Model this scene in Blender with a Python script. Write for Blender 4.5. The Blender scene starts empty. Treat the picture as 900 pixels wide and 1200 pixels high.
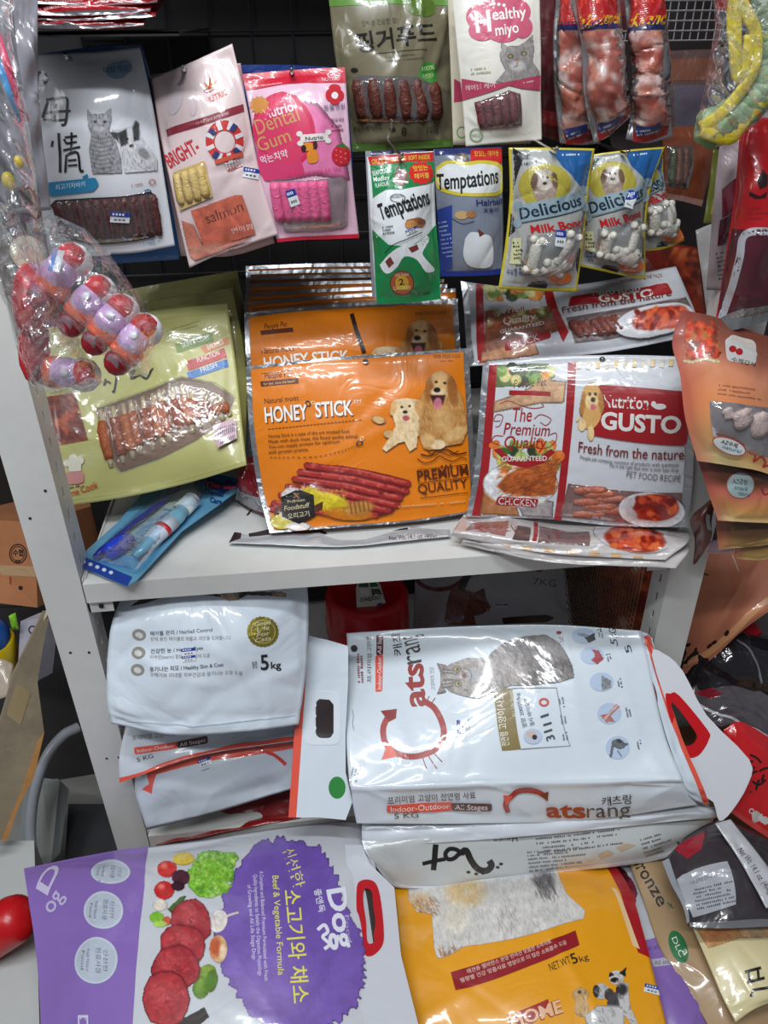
import bpy, bmesh, math, random
import numpy as np
from mathutils import Vector, Matrix, geometry, noise

S = bpy.context.scene
COL = S.collection
# ---------------------------------------------------------------- camera
YAW, PITCH, ROLL, FPX = math.radians(6), math.radians(31.8), math.radians(-.6), 930.0
CAMP = np.array([0, 0, 1.45])
_F = np.array([math.sin(YAW)*math.cos(PITCH), math.cos(YAW)*math.cos(PITCH), -math.sin(PITCH)])
_R0 = np.array([math.cos(YAW), -math.sin(YAW), 0.0]); _U0 = np.cross(_R0, _F)
_c, _s = math.cos(ROLL), math.sin(ROLL)
_R = _c*_R0 + _s*_U0
_U = -_s*_R0 + _c*_U0
cd = bpy.data.cameras.new('camera'); cam = bpy.data.objects.new('camera', cd); COL.objects.link(cam)
cam.matrix_world = Matrix(((_R[0], _U[0], -_F[0], CAMP[0]), (_R[1], _U[1], -_F[1], CAMP[1]), (_R[2], _U[2], -_F[2], CAMP[2]), (0, 0, 0, 1)))
cd.sensor_fit = 'VERTICAL'; cd.sensor_height = 36; cd.lens = FPX/1200*36; cd.clip_start = .02
S.camera = cam
# ---------------------------------------------------------------- world, lights, exposure
w = bpy.data.worlds.new('shop'); S.world = w; w.use_nodes = True
w.node_tree.nodes['Background'].inputs[0].default_value = (.80, .88, 1, 1)
w.node_tree.nodes['Background'].inputs[1].default_value = .10
def area(loc, aim, sx, sy, power, col):
    l = bpy.data.lights.new('ceiling_tube_light', 'AREA'); l.shape = 'RECTANGLE'; l.size = sx; l.size_y = sy
    l.energy = power; l.color = col
    o = bpy.data.objects.new('ceiling_tube_light', l); COL.objects.link(o)
    o.location = loc; o.rotation_euler = (Vector(aim)-Vector(loc)).to_track_quat('-Z', 'Y').to_euler()
    return o
area((-.10, .15, 2.75), (.0, .75, .4), 1.3, .08, 17, (.93, .97, 1))
area((-.4, -.55, 2.8), (-.1, .9, .8), 1.3, .08, 18, (.93, .97, 1))
area((-1.9, -.3, 2.6), (.0, .9, .6), .3, 1.2, 5, (.95, .98, 1))
S.view_settings.view_transform = 'Standard'; S.view_settings.look = 'None'
S.view_settings.exposure = 0.42; S.view_settings.gamma = 1; S.view_settings.use_curve_mapping = False

# ---------------------------------------------------------------- pixel helpers (photo 900x1200)
def ray(px, py):
    return _F + (px-450)/FPX*_R + (600-py)/FPX*_U
def at(px, py, d):
    r = ray(px, py)
    if d > 0: return CAMP + r*(d/r[1])
    return CAMP + r*((-d-CAMP[2])/r[2])
def proj(P):
    D = P-CAMP
    z = D@_F
    return np.stack([450+FPX*(D@_R)/z, 600-FPX*(D@_U)/z], -1)
class Plane:
    def __init__(s, a, b, c):
        s.o = np.array(a); n = np.cross(np.array(b)-s.o, np.array(c)-s.o); n /= np.linalg.norm(n)
        if n@(CAMP-s.o) < 0: n = -n
        s.n = n
    def hit(s, px, py, off=0):
        r = ray(px, py); o = s.o+s.n*off
        return CAMP + r*((o-CAMP)@s.n/(r@s.n))
# ---------------------------------------------------------------- materials
def lin(c):
    return tuple((x/12.92 if x <= .04045 else ((x+.055)/1.055)**2.4) for x in c)
def C8(*a): return tuple(x/255 for x in a)
_mats = {}
def mat(col=None, rough=.35, crinkle=.5, scale=60, metal=0, kind='film', emit=0, noise_amt=0, spec=.5):
    key = (col, rough, crinkle, scale, metal, kind, noise_amt, spec)
    if key in _mats: return _mats[key]
    m = bpy.data.materials.new('m_%s_%d' % (kind, len(_mats))); m.use_nodes = True
    nt = m.node_tree; b = nt.nodes['Principled BSDF']; L = nt.links.new
    b.inputs['Roughness'].default_value = rough; b.inputs['Metallic'].default_value = metal
    b.inputs['Specular IOR Level'].default_value = spec
    tc = nt.nodes.new('ShaderNodeTexCoord')
    if col is None:
        a = nt.nodes.new('ShaderNodeVertexColor'); a.layer_name = 'Col'; L(a.outputs[0], b.inputs['Base Color'])
    elif noise_amt:
        n = nt.nodes.new('ShaderNodeTexNoise'); n.inputs['Scale'].default_value = scale*.5; n.inputs['Detail'].default_value = 8; n.inputs['Roughness'].default_value = .65
        L(tc.outputs['Object'], n.inputs['Vector'])
        r = nt.nodes.new('ShaderNodeValToRGB'); L(n.outputs[0], r.inputs[0])
        c = lin(col)
        r.color_ramp.elements[0].position = .3; r.color_ramp.elements[1].position = .7
        r.color_ramp.elements[0].color = tuple(max(0, x*(1-noise_amt)) for x in c)+(1,)
        r.color_ramp.elements[1].color = tuple(min(1, x*(1+noise_amt)) for x in c)+(1,)
        L(r.outputs[0], b.inputs['Base Color'])
    else:
        b.inputs['Base Color'].default_value = (*lin(col), 1)
    if kind == 'film':
        b.inputs['Coat Weight'].default_value = .7; b.inputs['Coat Roughness'].default_value = .09
    if crinkle:
        n1 = nt.nodes.new('ShaderNodeTexNoise'); n1.inputs['Scale'].default_value = scale*.35; n1.inputs['Detail'].default_value = 3; n1.inputs['Distortion'].default_value = 1.2
        L(tc.outputs['Object'], n1.inputs['Vector'])
        mr = nt.nodes.new('ShaderNodeMath'); mr.operation = 'SUBTRACT'; mr.inputs[1].default_value = .5; L(n1.outputs[0], mr.inputs[0])
        ab = nt.nodes.new('ShaderNodeMath'); ab.operation = 'ABSOLUTE'; L(mr.outputs[0], ab.inputs[0])
        bp = nt.nodes.new('ShaderNodeBump'); bp.inputs['Strength'].default_value = min(1, crinkle); bp.inputs['Distance'].default_value = .006
        L(ab.outputs[0], bp.inputs['Height'])
        L(bp.outputs[0], b.inputs['Normal']); L(bp.outputs[0], b.inputs['Coat Normal'])
    _mats[key] = m
    return m
def clear_film(tint=(1, 1, 1), haze=.045, scale=18, strength=.5, rough=.10, refl=.05):
    key = ('clear', tint, haze, scale, strength, rough, refl)
    if key in _mats: return _mats[key]
    m = bpy.data.materials.new('m_clear_%d' % len(_mats)); m.use_nodes = True; nt = m.node_tree; nt.nodes.clear(); L = nt.links.new
    out = nt.nodes.new('ShaderNodeOutputMaterial'); mx = nt.nodes.new('ShaderNodeMixShader')
    tr = nt.nodes.new('ShaderNodeBsdfTransparent'); tr.inputs[0].default_value = (*tint, 1)
    gl = nt.nodes.new('ShaderNodeBsdfPrincipled'); gl.inputs['Base Color'].default_value = (.75, .77, .8, 1); gl.inputs['Roughness'].default_value = rough; gl.inputs['Specular IOR Level'].default_value = 1
    tc = nt.nodes.new('ShaderNodeTexCoord')
    n1 = nt.nodes.new('ShaderNodeTexNoise'); n1.inputs['Scale'].default_value = scale; n1.inputs['Detail'].default_value = 3; n1.inputs['Distortion'].default_value = 1.5
    L(tc.outputs['Object'], n1.inputs['Vector'])
    mr = nt.nodes.new('ShaderNodeMath'); mr.operation = 'SUBTRACT'; mr.inputs[1].default_value = .5; L(n1.outputs[0], mr.inputs[0])
    ab = nt.nodes.new('ShaderNodeMath'); ab.operation = 'ABSOLUTE'; L(mr.outputs[0], ab.inputs[0])
    bp = nt.nodes.new('ShaderNodeBump'); bp.inputs['Strength'].default_value = strength; bp.inputs['Distance'].default_value = .012
    L(ab.outputs[0], bp.inputs['Height']); L(bp.outputs[0], gl.inputs['Normal'])
    gs = nt.nodes.new('ShaderNodeBsdfGlossy'); gs.inputs['Roughness'].default_value = rough; gs.inputs['Color'].default_value = (1, 1, 1, 1); L(bp.outputs[0], gs.inputs['Normal'])
    fr = nt.nodes.new('ShaderNodeFresnel'); fr.inputs[0].default_value = 1.35
    mm = nt.nodes.new('ShaderNodeMixShader'); mm.inputs[0].default_value = haze
    L(tr.outputs[0], mm.inputs[1]); L(gl.outputs[0], mm.inputs[2])
    fm = nt.nodes.new('ShaderNodeMath'); fm.operation = 'MULTIPLY_ADD'; fm.inputs[1].default_value = .35; fm.inputs[2].default_value = refl; fm.use_clamp = True; L(fr.outputs[0], fm.inputs[0])
    L(fm.outputs[0], mx.inputs[0]); L(mm.outputs[0], mx.inputs[1]); L(gs.outputs[0], mx.inputs[2])
    L(mx.outputs[0], out.inputs[0])
    _mats[key] = m
    return m
WHITE = C8(232, 236, 240)
FOIL = dict(metal=.85, rough=.32, kind='foil', crinkle=.8)

# ---------------------------------------------------------------- mesh linking
def mesh_obj(name, verts, faces, mats, fmat=None, parent=None, base=None, smooth=False, cols=None):
    me = bpy.data.meshes.new(name)
    base = np.zeros(3) if base is None else np.array(base)
    V = np.asarray(verts, float)-base
    me.from_pydata(V.tolist(), [], faces)
    if not isinstance(mats, (list, tuple)): mats = [mats]
    for m in mats: me.materials.append(m)
    if fmat is not None: me.polygons.foreach_set('material_index', np.asarray(fmat, np.int32))
    if smooth: me.polygons.foreach_set('use_smooth', np.ones(len(me.polygons), bool))
    if cols is not None:
        ca = me.color_attributes.new('Col', 'FLOAT_COLOR', 'POINT')
        ca.data.foreach_set('color', np.concatenate([cols, np.ones((len(cols), 1))], 1).astype(np.float32).ravel())
    me.update()
    o = bpy.data.objects.new(name, me); COL.objects.link(o)
    if parent is not None:
        o.parent = parent
    elif base is not None: o.location = base
    return o
def tag(o, label, cat, group=None, kind=None):
    if label: o['label'] = label
    if cat: o['category'] = cat
    if group: o['group'] = group
    if kind: o['kind'] = kind
    return o
def grid_faces(nu, nv, o=0, flip=False):
    f = []
    for j in range(nv):
        for i in range(nu):
            a = o+j*(nu+1)+i; q = (a, a+1, a+nu+2, a+nu+1)
            f.append(q[::-1] if flip else q)
    return f
def empty(name, loc, label=None, cat=None, group=None):
    o = bpy.data.objects.new(name, None); COL.objects.link(o); o.location = loc; o.empty_display_size = .02
    return tag(o, label, cat, group)
def boxmesh(lo, hi):
    x0, y0, z0 = lo; x1, y1, z1 = hi
    v = [(x0, y0, z0), (x1, y0, z0), (x1, y1, z0), (x0, y1, z0), (x0, y0, z1), (x1, y0, z1), (x1, y1, z1), (x0, y1, z1)]
    f = [(0, 3, 2, 1), (4, 5, 6, 7), (0, 1, 5, 4), (1, 2, 6, 5), (2, 3, 7, 6), (3, 0, 4, 7)]
    return v, f
class MB:
    def __init__(s): s.v = []; s.f = []; s.m = []
    def add(s, v, f, m=0):
        o = len(s.v); s.v += [tuple(x) for x in v]; s.f += [tuple(i+o for i in q) for q in f]; s.m += [m]*len(f); return s
    def box(s, lo, hi, m=0): return s.add(*boxmesh(lo, hi), m)
    def tube(s, pts, r, n=8, m=0, flat=1.0, cap=True, up=None):
        pts = [np.array(p, float) for p in pts]; K = len(pts); rs = r if hasattr(r, '__len__') else [r]*K
        V = []
        prev = None
        for k in range(K):
            t = pts[min(k+1, K-1)]-pts[max(k-1, 0)]; t /= (np.linalg.norm(t)+1e-12)
            a = np.array(up, float) if up is not None else (prev if prev is not None else (np.array([0, 0, 1.]) if abs(t[2]) < .9 else np.array([1., 0, 0])))
            b = a-t*(a@t); b /= np.linalg.norm(b); prev = b; c = np.cross(t, b)
            for i in range(n):
                an = 2*math.pi*i/n
                V.append(pts[k]+rs[k]*(b*math.cos(an)*flat+c*math.sin(an)))
        F = [(k*n+i, k*n+(i+1) % n, (k+1)*n+(i+1) % n, (k+1)*n+i) for k in range(K-1) for i in range(n)]
        if cap: F += [tuple(range(n))[::-1], tuple((K-1)*n+i for i in range(n))]
        return s.add(V, F, m)
    def lathe(s, prof, c, axis=(0, 0, 1), n=32, m=0, sx=1.0):
        ax = np.array(axis, float); ax /= np.linalg.norm(ax)
        a = np.array([1., 0, 0]) if abs(ax[0]) < .9 else np.array([0, 1., 0]); a -= ax*(a@ax); a /= np.linalg.norm(a); b = np.cross(ax, a)
        V = [np.array(c)+ax*h+r*(a*math.cos(2*math.pi*i/n)*sx+b*math.sin(2*math.pi*i/n)) for r, h in prof for i in range(n)]
        K = len(prof)
        F = [(k*n+i, k*n+(i+1) % n, (k+1)*n+(i+1) % n, (k+1)*n+i) for k in range(K-1) for i in range(n)]
        F += [tuple(range(n))[::-1], tuple((K-1)*n+i for i in range(n))]
        return s.add(V, F, m)
    def build(s, name, mats, parent=None, base=None, smooth=False):
        return mesh_obj(name, s.v, s.f, mats, s.m, parent, base, smooth)

# ---------------------------------------------------------------- text to flat mesh
_tc = {}
_tobj = None
def text_mesh(s, bold=0.0, shear=0.0, spacing=1.0):
    key = (s, bold, shear, spacing)
    if key in _tc: return _tc[key]
    cu = bpy.data.curves.new('t', 'FONT'); cu.body = s; cu.size = 1; cu.resolution_u = 3; cu.offset = bold; cu.shear = shear; cu.space_character = spacing
    o = bpy.data.objects.new('t', cu); me = o.to_mesh()
    V = np.array([v.co[:2] for v in me.vertices]).reshape(-1, 2); Fc = [tuple(p.vertices) for p in me.polygons]
    o.to_mesh_clear(); bpy.data.objects.remove(o); bpy.data.curves.remove(cu)
    _tc[key] = (V, Fc)
    return _tc[key]

def refine(V2, F, L, scale):
    """subdivide a flat mesh so that no edge is longer than L metres (scale: metres per unit of each axis)"""
    bm = bmesh.new()
    vs = [bm.verts.new((p[0]*scale[0], p[1]*scale[1], 0)) for p in V2]
    for f in F:
        try: bm.faces.new([vs[i] for i in f])
        except ValueError: pass
    for _ in range(7):
        es = [e for e in bm.edges if e.calc_length() > L]
        if not es: break
        bmesh.ops.subdivide_edges(bm, edges=es, cuts=1)
        bmesh.ops.triangulate(bm, faces=[f for f in bm.faces if len(f.verts) > 3])
    bm.verts.ensure_lookup_table(); bm.verts.index_update()
    V = np.array([(v.co.x/scale[0], v.co.y/scale[1]) for v in bm.verts]).reshape(-1, 2)
    Fo = [tuple(v.index for v in f.verts) for f in bm.faces]
    bm.free()
    return V, Fo
def tess(outline, holes=()):
    loops = [[Vector((p[0], p[1], 0)) for p in outline]]+[[Vector((p[0], p[1], 0)) for p in h] for h in holes]
    tr = geometry.tessellate_polygon(loops)
    pts = [p for l in loops for p in l]
    return np.array([(p.x, p.y) for p in pts]), [tuple(t) for t in tr]

# ---------------------------------------------------------------- a small painter for printed pictures
class Pic:
    """flat printed picture: colours painted by strokes on a fine lattice"""
    def __init__(s, x0, y0, x1, y1, step=.9, seed=0):
        s.x = np.arange(x0, x1+step, step); s.y = np.arange(y0, y1+step, step); s.step = step
        s.X, s.Y = np.meshgrid(s.x, s.y); s.rgb = np.zeros(s.X.shape+(3,)); s.a = np.zeros(s.X.shape); s.r = np.random.RandomState(seed)
    def _mix(s, k, col, sl=None, keep=True):
        sl = sl or (slice(None), slice(None))
        kk = k[..., None]; s.rgb[sl] = s.rgb[sl]*(1-kk)+np.array(col)*kk
        if keep: s.a[sl] = np.maximum(s.a[sl], k)
    def fill(s, col): s.rgb[:] = col; s.a[:] = 1; return s
    def _win(s, x0, y0, x1, y1):
        i0 = max(0, int((x0-s.x[0])/s.step)); i1 = min(len(s.x), int((x1-s.x[0])/s.step)+2)
        j0 = max(0, int((y0-s.y[0])/s.step)); j1 = min(len(s.y), int((y1-s.y[0])/s.step)+2)
        return (slice(j0, max(j0, j1)), slice(i0, max(i0, i1)))
    def ell(s, cx, cy, rx, ry, col, rot=0, soft=1.0, al=1, new=True):
        m = max(rx, ry)+soft+1; sl = s._win(cx-m, cy-m, cx+m, cy+m); c, n = math.cos(math.radians(rot)), math.sin(math.radians(rot))
        X = s.X[sl]-cx; Y = s.Y[sl]-cy; u = (X*c+Y*n)/rx; v = (-X*n+Y*c)/ry; d = (np.sqrt(u*u+v*v)-1)*min(rx, ry)
        k = np.clip(.5-d/soft, 0, 1)*al
        if not new: k = k*(s.a[sl] > .5)
        s._mix(k, col, sl, new); return s
    def poly(s, pts, col, soft=1.0, al=1, new=True):
        P = np.array(pts, float); sl = s._win(P[:, 0].min()-soft, P[:, 1].min()-soft, P[:, 0].max()+soft, P[:, 1].max()+soft)
        X = s.X[sl]; Y = s.Y[sl]; ins = np.zeros(X.shape, bool); D = np.full(X.shape, 1e9)
        for i in range(len(P)):
            x1, y1 = P[i-1]; x2, y2 = P[i]
            with np.errstate(divide='ignore', invalid='ignore'):
                ins ^= ((y1 > Y) != (y2 > Y)) & (X < (x2-x1)*(Y-y1)/((y2-y1) if y2 != y1 else 1e-9)+x1)
            t = np.clip(((X-x1)*(x2-x1)+(Y-y1)*(y2-y1))/((x2-x1)**2+(y2-y1)**2+1e-9), 0, 1)
            D = np.minimum(D, np.hypot(X-x1-t*(x2-x1), Y-y1-t*(y2-y1)))
        k = np.clip(.5+np.where(ins, D, -D)/soft, 0, 1)*al
        if not new: k = k*(s.a[sl] > .5)
        s._mix(k, col, sl, new); return s
    def line(s, pts, w, col, soft=.8, al=1, new=True):
        for (x1, y1), (x2, y2) in zip(pts[:-1], pts[1:]):
            sl = s._win(min(x1, x2)-w-1, min(y1, y2)-w-1, max(x1, x2)+w+1, max(y1, y2)+w+1); X = s.X[sl]; Y = s.Y[sl]
            t = np.clip(((X-x1)*(x2-x1)+(Y-y1)*(y2-y1))/((x2-x1)**2+(y2-y1)**2+1e-9), 0, 1)
            d = np.hypot(X-x1-t*(x2-x1), Y-y1-t*(y2-y1))-w/2
            k = np.clip(.5-d/soft, 0, 1)*al
            if not new: k = k*(s.a[sl] > .5)
            s._mix(k, col, sl, new)
        return s
    def fur(s, n, box, cols, ln=6, ang=90, spread=25, w=.8, al=.6):
        x0, y0, x1, y1 = box
        for _ in range(n):
            x = s.r.uniform(x0, x1); y = s.r.uniform(y0, y1)
            j = int((y-s.y[0])/s.step); i = int((x-s.x[0])/s.step)
            if not (0 <= j < len(s.y) and 0 <= i < len(s.x)) or s.a[j, i] < .5: continue
            a = math.radians(ang+s.r.uniform(-spread, spread)); l = ln*s.r.uniform(.5, 1.2)
            s.line([(x, y), (x+l*math.cos(a), y+l*math.sin(a))], w*s.r.uniform(.6, 1.4), cols[s.r.randint(len(cols))], al=al, new=False)
        return s
    def mottle(s, amt=.12, size=6, box=None):
        """value noise grain inside what is painted"""
        H, W = s.a.shape; g = np.zeros((H, W))
        for k, f in ((1, size), (.6, size/2.5), (.4, max(1, size/6))):
            h, wd = int(H*s.step/f)+3, int(W*s.step/f)+3; R = s.r.uniform(-1, 1, (h, wd))
            yy = np.arange(H)*s.step/f; xx = np.arange(W)*s.step/f; j = yy.astype(int); i = xx.astype(int); fy = (yy-j)[:, None]; fx = (xx-i)[None]
            g += k*(R[j][:, i]*(1-fy)*(1-fx)+R[j+1][:, i]*fy*(1-fx)+R[j][:, i+1]*(1-fy)*fx+R[j+1][:, i+1]*fy*fx)
        s.rgb = np.clip(s.rgb*(1+amt*g[..., None]), 0, 1); return s

# ---------------------------------------------------------------- bags
def catmull(P, n):
    """P: (m,...) control points -> n+1 samples"""
    P = np.asarray(P, float); m = len(P)
    t = np.linspace(0, m-1, n+1)
    if m == 2:
        return P[0]*(1-t)[(...,)+(None,)*(P.ndim-1)]+P[1]*t[(...,)+(None,)*(P.ndim-1)]
    i = np.minimum(t.astype(int), m-2); f = (t-i)[(...,)+(None,)*(P.ndim-1)]
    Pe = np.concatenate([[2*P[0]-P[1]], P, [2*P[-1]-P[-2]]])
    p0, p1, p2, p3 = Pe[i], Pe[i+1], Pe[i+2], Pe[i+3]
    return .5*((2*p1)+(-p0+p2)*f+(2*p0-5*p1+4*p2-p3)*f*f+(-p0+3*p1-3*p2+p3)*f**3)
class Bag:
    """closed pouch: front sheet from a control net, print laid on it in bag coordinates"""
    def __init__(s, name, label, cat, net, col, group=None, thick=.01, seal=(.04, .04, .05, .05), wr=.0008, nwr=10, seed=1, n=(30, 30), m=None, back=None,
                 rough=.35, crinkle=.45, cscale=60, backf=.35, low=.6, wavy=.0015, edge=None):
        s.rs = np.random.RandomState(seed); s.mk = dict(rough=rough, crinkle=crinkle, scale=cscale)
        s.m = m or mat(col, **s.mk)
        N = np.array([[at(*p) for p in row] for row in net])
        s.base = N[-1].mean(0)
        nu, nv = n; s.nu, s.nv = nu, nv
        G = catmull(N, nv); G = catmull(np.swapaxes(G, 0, 1), nu); G = np.swapaxes(G, 0, 1)   # (nv+1,nu+1,3)
        U, V = np.meshgrid(np.linspace(0, 1, nu+1), np.linspace(0, 1, nv+1))
        nn = s._normals(G)
        l, r, t, b = seal
        x = np.clip((U-l)/(1-l-r), 0, 1)*2-1; y = np.clip((V-t)/(1-t-b), 0, 1)*2-1
        prof = np.clip(1-np.abs(x)**3, 0, 1)**.8*np.clip(1-np.abs(y)**3, 0, 1)**.8
        W = np.zeros_like(U); lu = np.linalg.norm(G[nv//2, -1]-G[nv//2, 0]); lv = np.linalg.norm(G[-1, nu//2]-G[0, nu//2]); s.lu, s.lv = lu, lv
        sc = min(lu, lv)
        for k in range(nwr):     # creases
            cx, cy = s.rs.rand(2); a = s.rs.rand()*math.pi; L = s.rs.uniform(.1, .35); wd = s.rs.uniform(.02, .05)
            dx = (U-cx)*lu/sc; dy = (V-cy)*lv/sc; p = dx*math.cos(a)+dy*math.sin(a)+.15*np.sin(dy*6+k); q = -dx*math.sin(a)+dy*math.cos(a)
            W += s.rs.choice([-1, 1])*s.rs.uniform(.5, 1.5)*np.exp(-np.abs(q/wd)**1.5)*np.exp(-(p/L)**2)
        ph = s.rs.rand(6)*6.28
        LOW = np.sin(U*lu/sc*5+ph[0]+np.sin(V*4+ph[1]))*np.sin(V*lv/sc*5+ph[2])+.5*np.sin(U*11+ph[3]+V*7)*np.sin(V*9+ph[4])
        # puckers running in from the end seals
        puck = (np.exp(-V/.10)+np.exp(-(1-V)/.10))*np.sin(U*lu/sc*24+3*np.sin(U*9+ph[5]))*.8
        pin = np.clip(np.minimum(np.minimum(U, 1-U)/.06, np.minimum(V, 1-V)/.06), .25, 1)
        s.Gs = G+nn*(prof*thick)[..., None]
        s.G = s.Gs+nn*((W*wr+LOW*wr*low*2+puck*wr*.5*(thick > .002))*pin)[..., None]
        e = wavy*(np.sin(U*13+ph[0])+np.sin(V*11+ph[1]))
        s.N = s._normals(s.G)
        s.px = proj(s.G)
        # back sheet: Coons fill of the outline
        B = s.G; u = U[..., None]; v = V[..., None]
        coons = (B[:1]*(1-v)+B[-1:]*v)+(B[:, :1]*(1-u)+B[:, -1:]*u)-(B[0, 0]*(1-u)*(1-v)+B[0, -1]*u*(1-v)+B[-1, 0]*(1-u)*v+B[-1, -1]*u*v)
        nb = nn
        Bk = coons-nb*(prof*thick*backf+.0006)[..., None]
        gap = ((s.G-Bk)*nb).sum(-1); need = .0006+.0022*np.clip(prof*4, 0, 1); Bk = Bk-nb*np.clip(need-gap, 0, None)[..., None]
        verts = np.concatenate([s.G.reshape(-1, 3), Bk.reshape(-1, 3)]); off = (nu+1)*(nv+1)
        flip = s.flip
        F = []
        for q in grid_faces(nu, nv):
            t = [(q[0], q[1], q[2]), (q[0], q[2], q[3])]; F += [x[::-1] for x in t] if not flip else t
        F += grid_faces(nu, nv, off, flip)
        fm = [0]*(2*nu*nv)+[1]*(nu*nv)
        s.rl = min(.007, max(.003, .8*min(s.lu/nu, s.lv/nv)))
        bd = [j for j in range(nu+1)]+[(j+1)*(nu+1)-1+0 for j in range(1, nv+1)]+[nv*(nu+1)+i for i in range(nu-1, -1, -1)]+[j*(nu+1) for j in range(nv-1, 0, -1)]
        for a, b2 in zip(bd, bd[1:]+bd[:1]):
            q = (a, b2, b2+off, a+off); F.append(q if not flip else q[::-1]); fm.append(1)
        bmat = mat(back, **s.mk) if back else s.m
        s.o = mesh_obj(name, verts, F, [s.m, bmat], fm, None, s.base, True)
        tag(s.o, label, cat, group)
        s.layer = 0; s.parts = {}; s.nst = 0
    def _normals(s, G):
        du = np.gradient(G, axis=1); dv = np.gradient(G, axis=0); n = np.cross(du, dv); n /= np.linalg.norm(n, axis=-1, keepdims=True)+1e-12
        c = n.reshape(-1, 3).mean(0); mid = G.reshape(-1, 3).mean(0)
        if not hasattr(s, 'flip'): s.flip = (c@(CAMP-mid)) < 0
        return -n if s.flip else n
    def _samp(s, A, uv, tri=False):
        u = np.clip(uv[..., 0], -.02, 1.02)*s.nu; v = np.clip(uv[..., 1], -.02, 1.02)*s.nv
        i = np.clip(u.astype(int), 0, s.nu-1); j = np.clip(v.astype(int), 0, s.nv-1); f = (u-i)[..., None]; g = (v-j)[..., None]
        if not tri: return A[j, i]*(1-f)*(1-g)+A[j, i+1]*f*(1-g)+A[j+1, i]*(1-f)*g+A[j+1, i+1]*f*g
        up = f >= g      # triangles (00,10,11) and (00,11,01)
        return np.where(up, A[j, i]*(1-f)+A[j, i+1]*(f-g)+A[j+1, i+1]*g, A[j, i]*(1-g)+A[j+1, i]*(g-f)+A[j+1, i+1]*f)
    def inv(s, P):
        """photo pixels -> bag coordinates on the unwrinkled sheet"""
        P = np.asarray(P, float).reshape(-1, 2)
        if not hasattr(s, 'pxs'):
            s.pxs = proj(s.Gs); s.cand = s.pxs.reshape(-1, 2)
        D = ((P[:, None, :]-s.cand[None, ::5])**2).sum(-1) if len(P)*len(s.cand) < 2e7 else None
        if D is not None:
            k = D.argmin(1)*5; uv = np.stack([(k % (s.nu+1))/s.nu, (k//(s.nu+1))/s.nv], -1).astype(float)
        else:
            uv = np.full((len(P), 2), .5)
        e = 1e-3
        for _ in range(12):
            p0 = s._samp(s.pxs, uv); pu = s._samp(s.pxs, uv+[e, 0]); pv = s._samp(s.pxs, uv+[0, e])
            a = (pu-p0)/e; b = (pv-p0)/e; r = P-p0; det = a[:, 0]*b[:, 1]-a[:, 1]*b[:, 0]; det = np.where(np.abs(det) < 1e-6, 1e-6, det)
            du = np.clip((r[:, 0]*b[:, 1]-r[:, 1]*b[:, 0])/det, -.2, .2); dv = np.clip((a[:, 0]*r[:, 1]-a[:, 1]*r[:, 0])/det, -.2, .2)
            uv = np.clip(uv+np.stack([du, dv], -1), -.02, 1.02-2e-3)
        return uv
    def surf(s, uv, off=0):
        uv = np.clip(uv, 0, 1)
        return s._samp(s.G, uv, True)+s._samp(s.N, uv)*off
    def _put(s, part, V3, F, m, smooth=False):
        if part in ('lettering', 'icon', 'banner', 'badge', 'price_sticker', 'emblem', 'cow_patch', 'red_band', 'biscuit_print', 'label_print', 'stitch', 'paw_mark', 'bone_mark', 'gingham_band') : s.nsep = getattr(s, 'nsep', 0)+(part != 'price_sticker'); part = (part, s.nsep if part != 'price_sticker' else s.nst)
        s.parts.setdefault(part, []).append((V3, F, m, smooth))
    def flat(s, uv, F, col, part='print', off=None, m=None, ref=True):
        if ref: uv, F = refine(uv, F, s.rl, (s.lu, s.lv))
        s.layer += 1
        V3 = s.surf(uv, off if off is not None else .00035+.00004*s.layer)
        s._put(part, V3, F, m or mat(col, **s.mk))
    def poly(s, pts, col, part='print', holes=(), uvs=False, **k):
        P = s.inv(pts) if not uvs else np.array(pts, float)
        H = [s.inv(h) if not uvs else np.array(h, float) for h in holes]
        V, F = tess(P, H); s.flat(V, F, col, part, **k); return s
    def uvrect(s, u0, v0, u1, v1, col, part='print', **k):
        return s.poly([(u0, v0), (u1, v0), (u1, v1), (u0, v1)], col, part, uvs=True, **k)
    def disc(s, cx, cy, rx, ry, col, part='print', rot=0, n=28, hole=0, star=0, **k):
        c, sn = math.cos(math.radians(rot)), math.sin(math.radians(rot))
        def ring(q): return [(cx+q*(1+(star if i % 2 else 0))*(rx*math.cos(t)*c-ry*math.sin(t)*sn), cy+q*(1+(star if i % 2 else 0))*(rx*math.cos(t)*sn+ry*math.sin(t)*c)) for i, t in enumerate(np.linspace(0, 2*math.pi, n, endpoint=False))]
        return s.poly(ring(1), col, part, holes=[ring(hole)] if hole else (), **k)
    def line(s, pts, w, col, part='print', closed=False, **k):
        P = [np.array(p, float) for p in pts]
        if closed: P = P+[P[0]]
        L, Rr = [], []
        for i, p in enumerate(P):
            t = P[min(i+1, len(P)-1)]-P[max(i-1, 0)]; t /= np.linalg.norm(t)+1e-9; nrm = np.array([-t[1], t[0]])*w/2
            L.append(p+nrm); Rr.append(p-nrm)
        uv = s.inv(L+Rr); K = len(P)
        s.flat(uv, [(i, i+1, K+i+1, K+i) for i in range(K-1)], col, part, **k); return s
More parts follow.
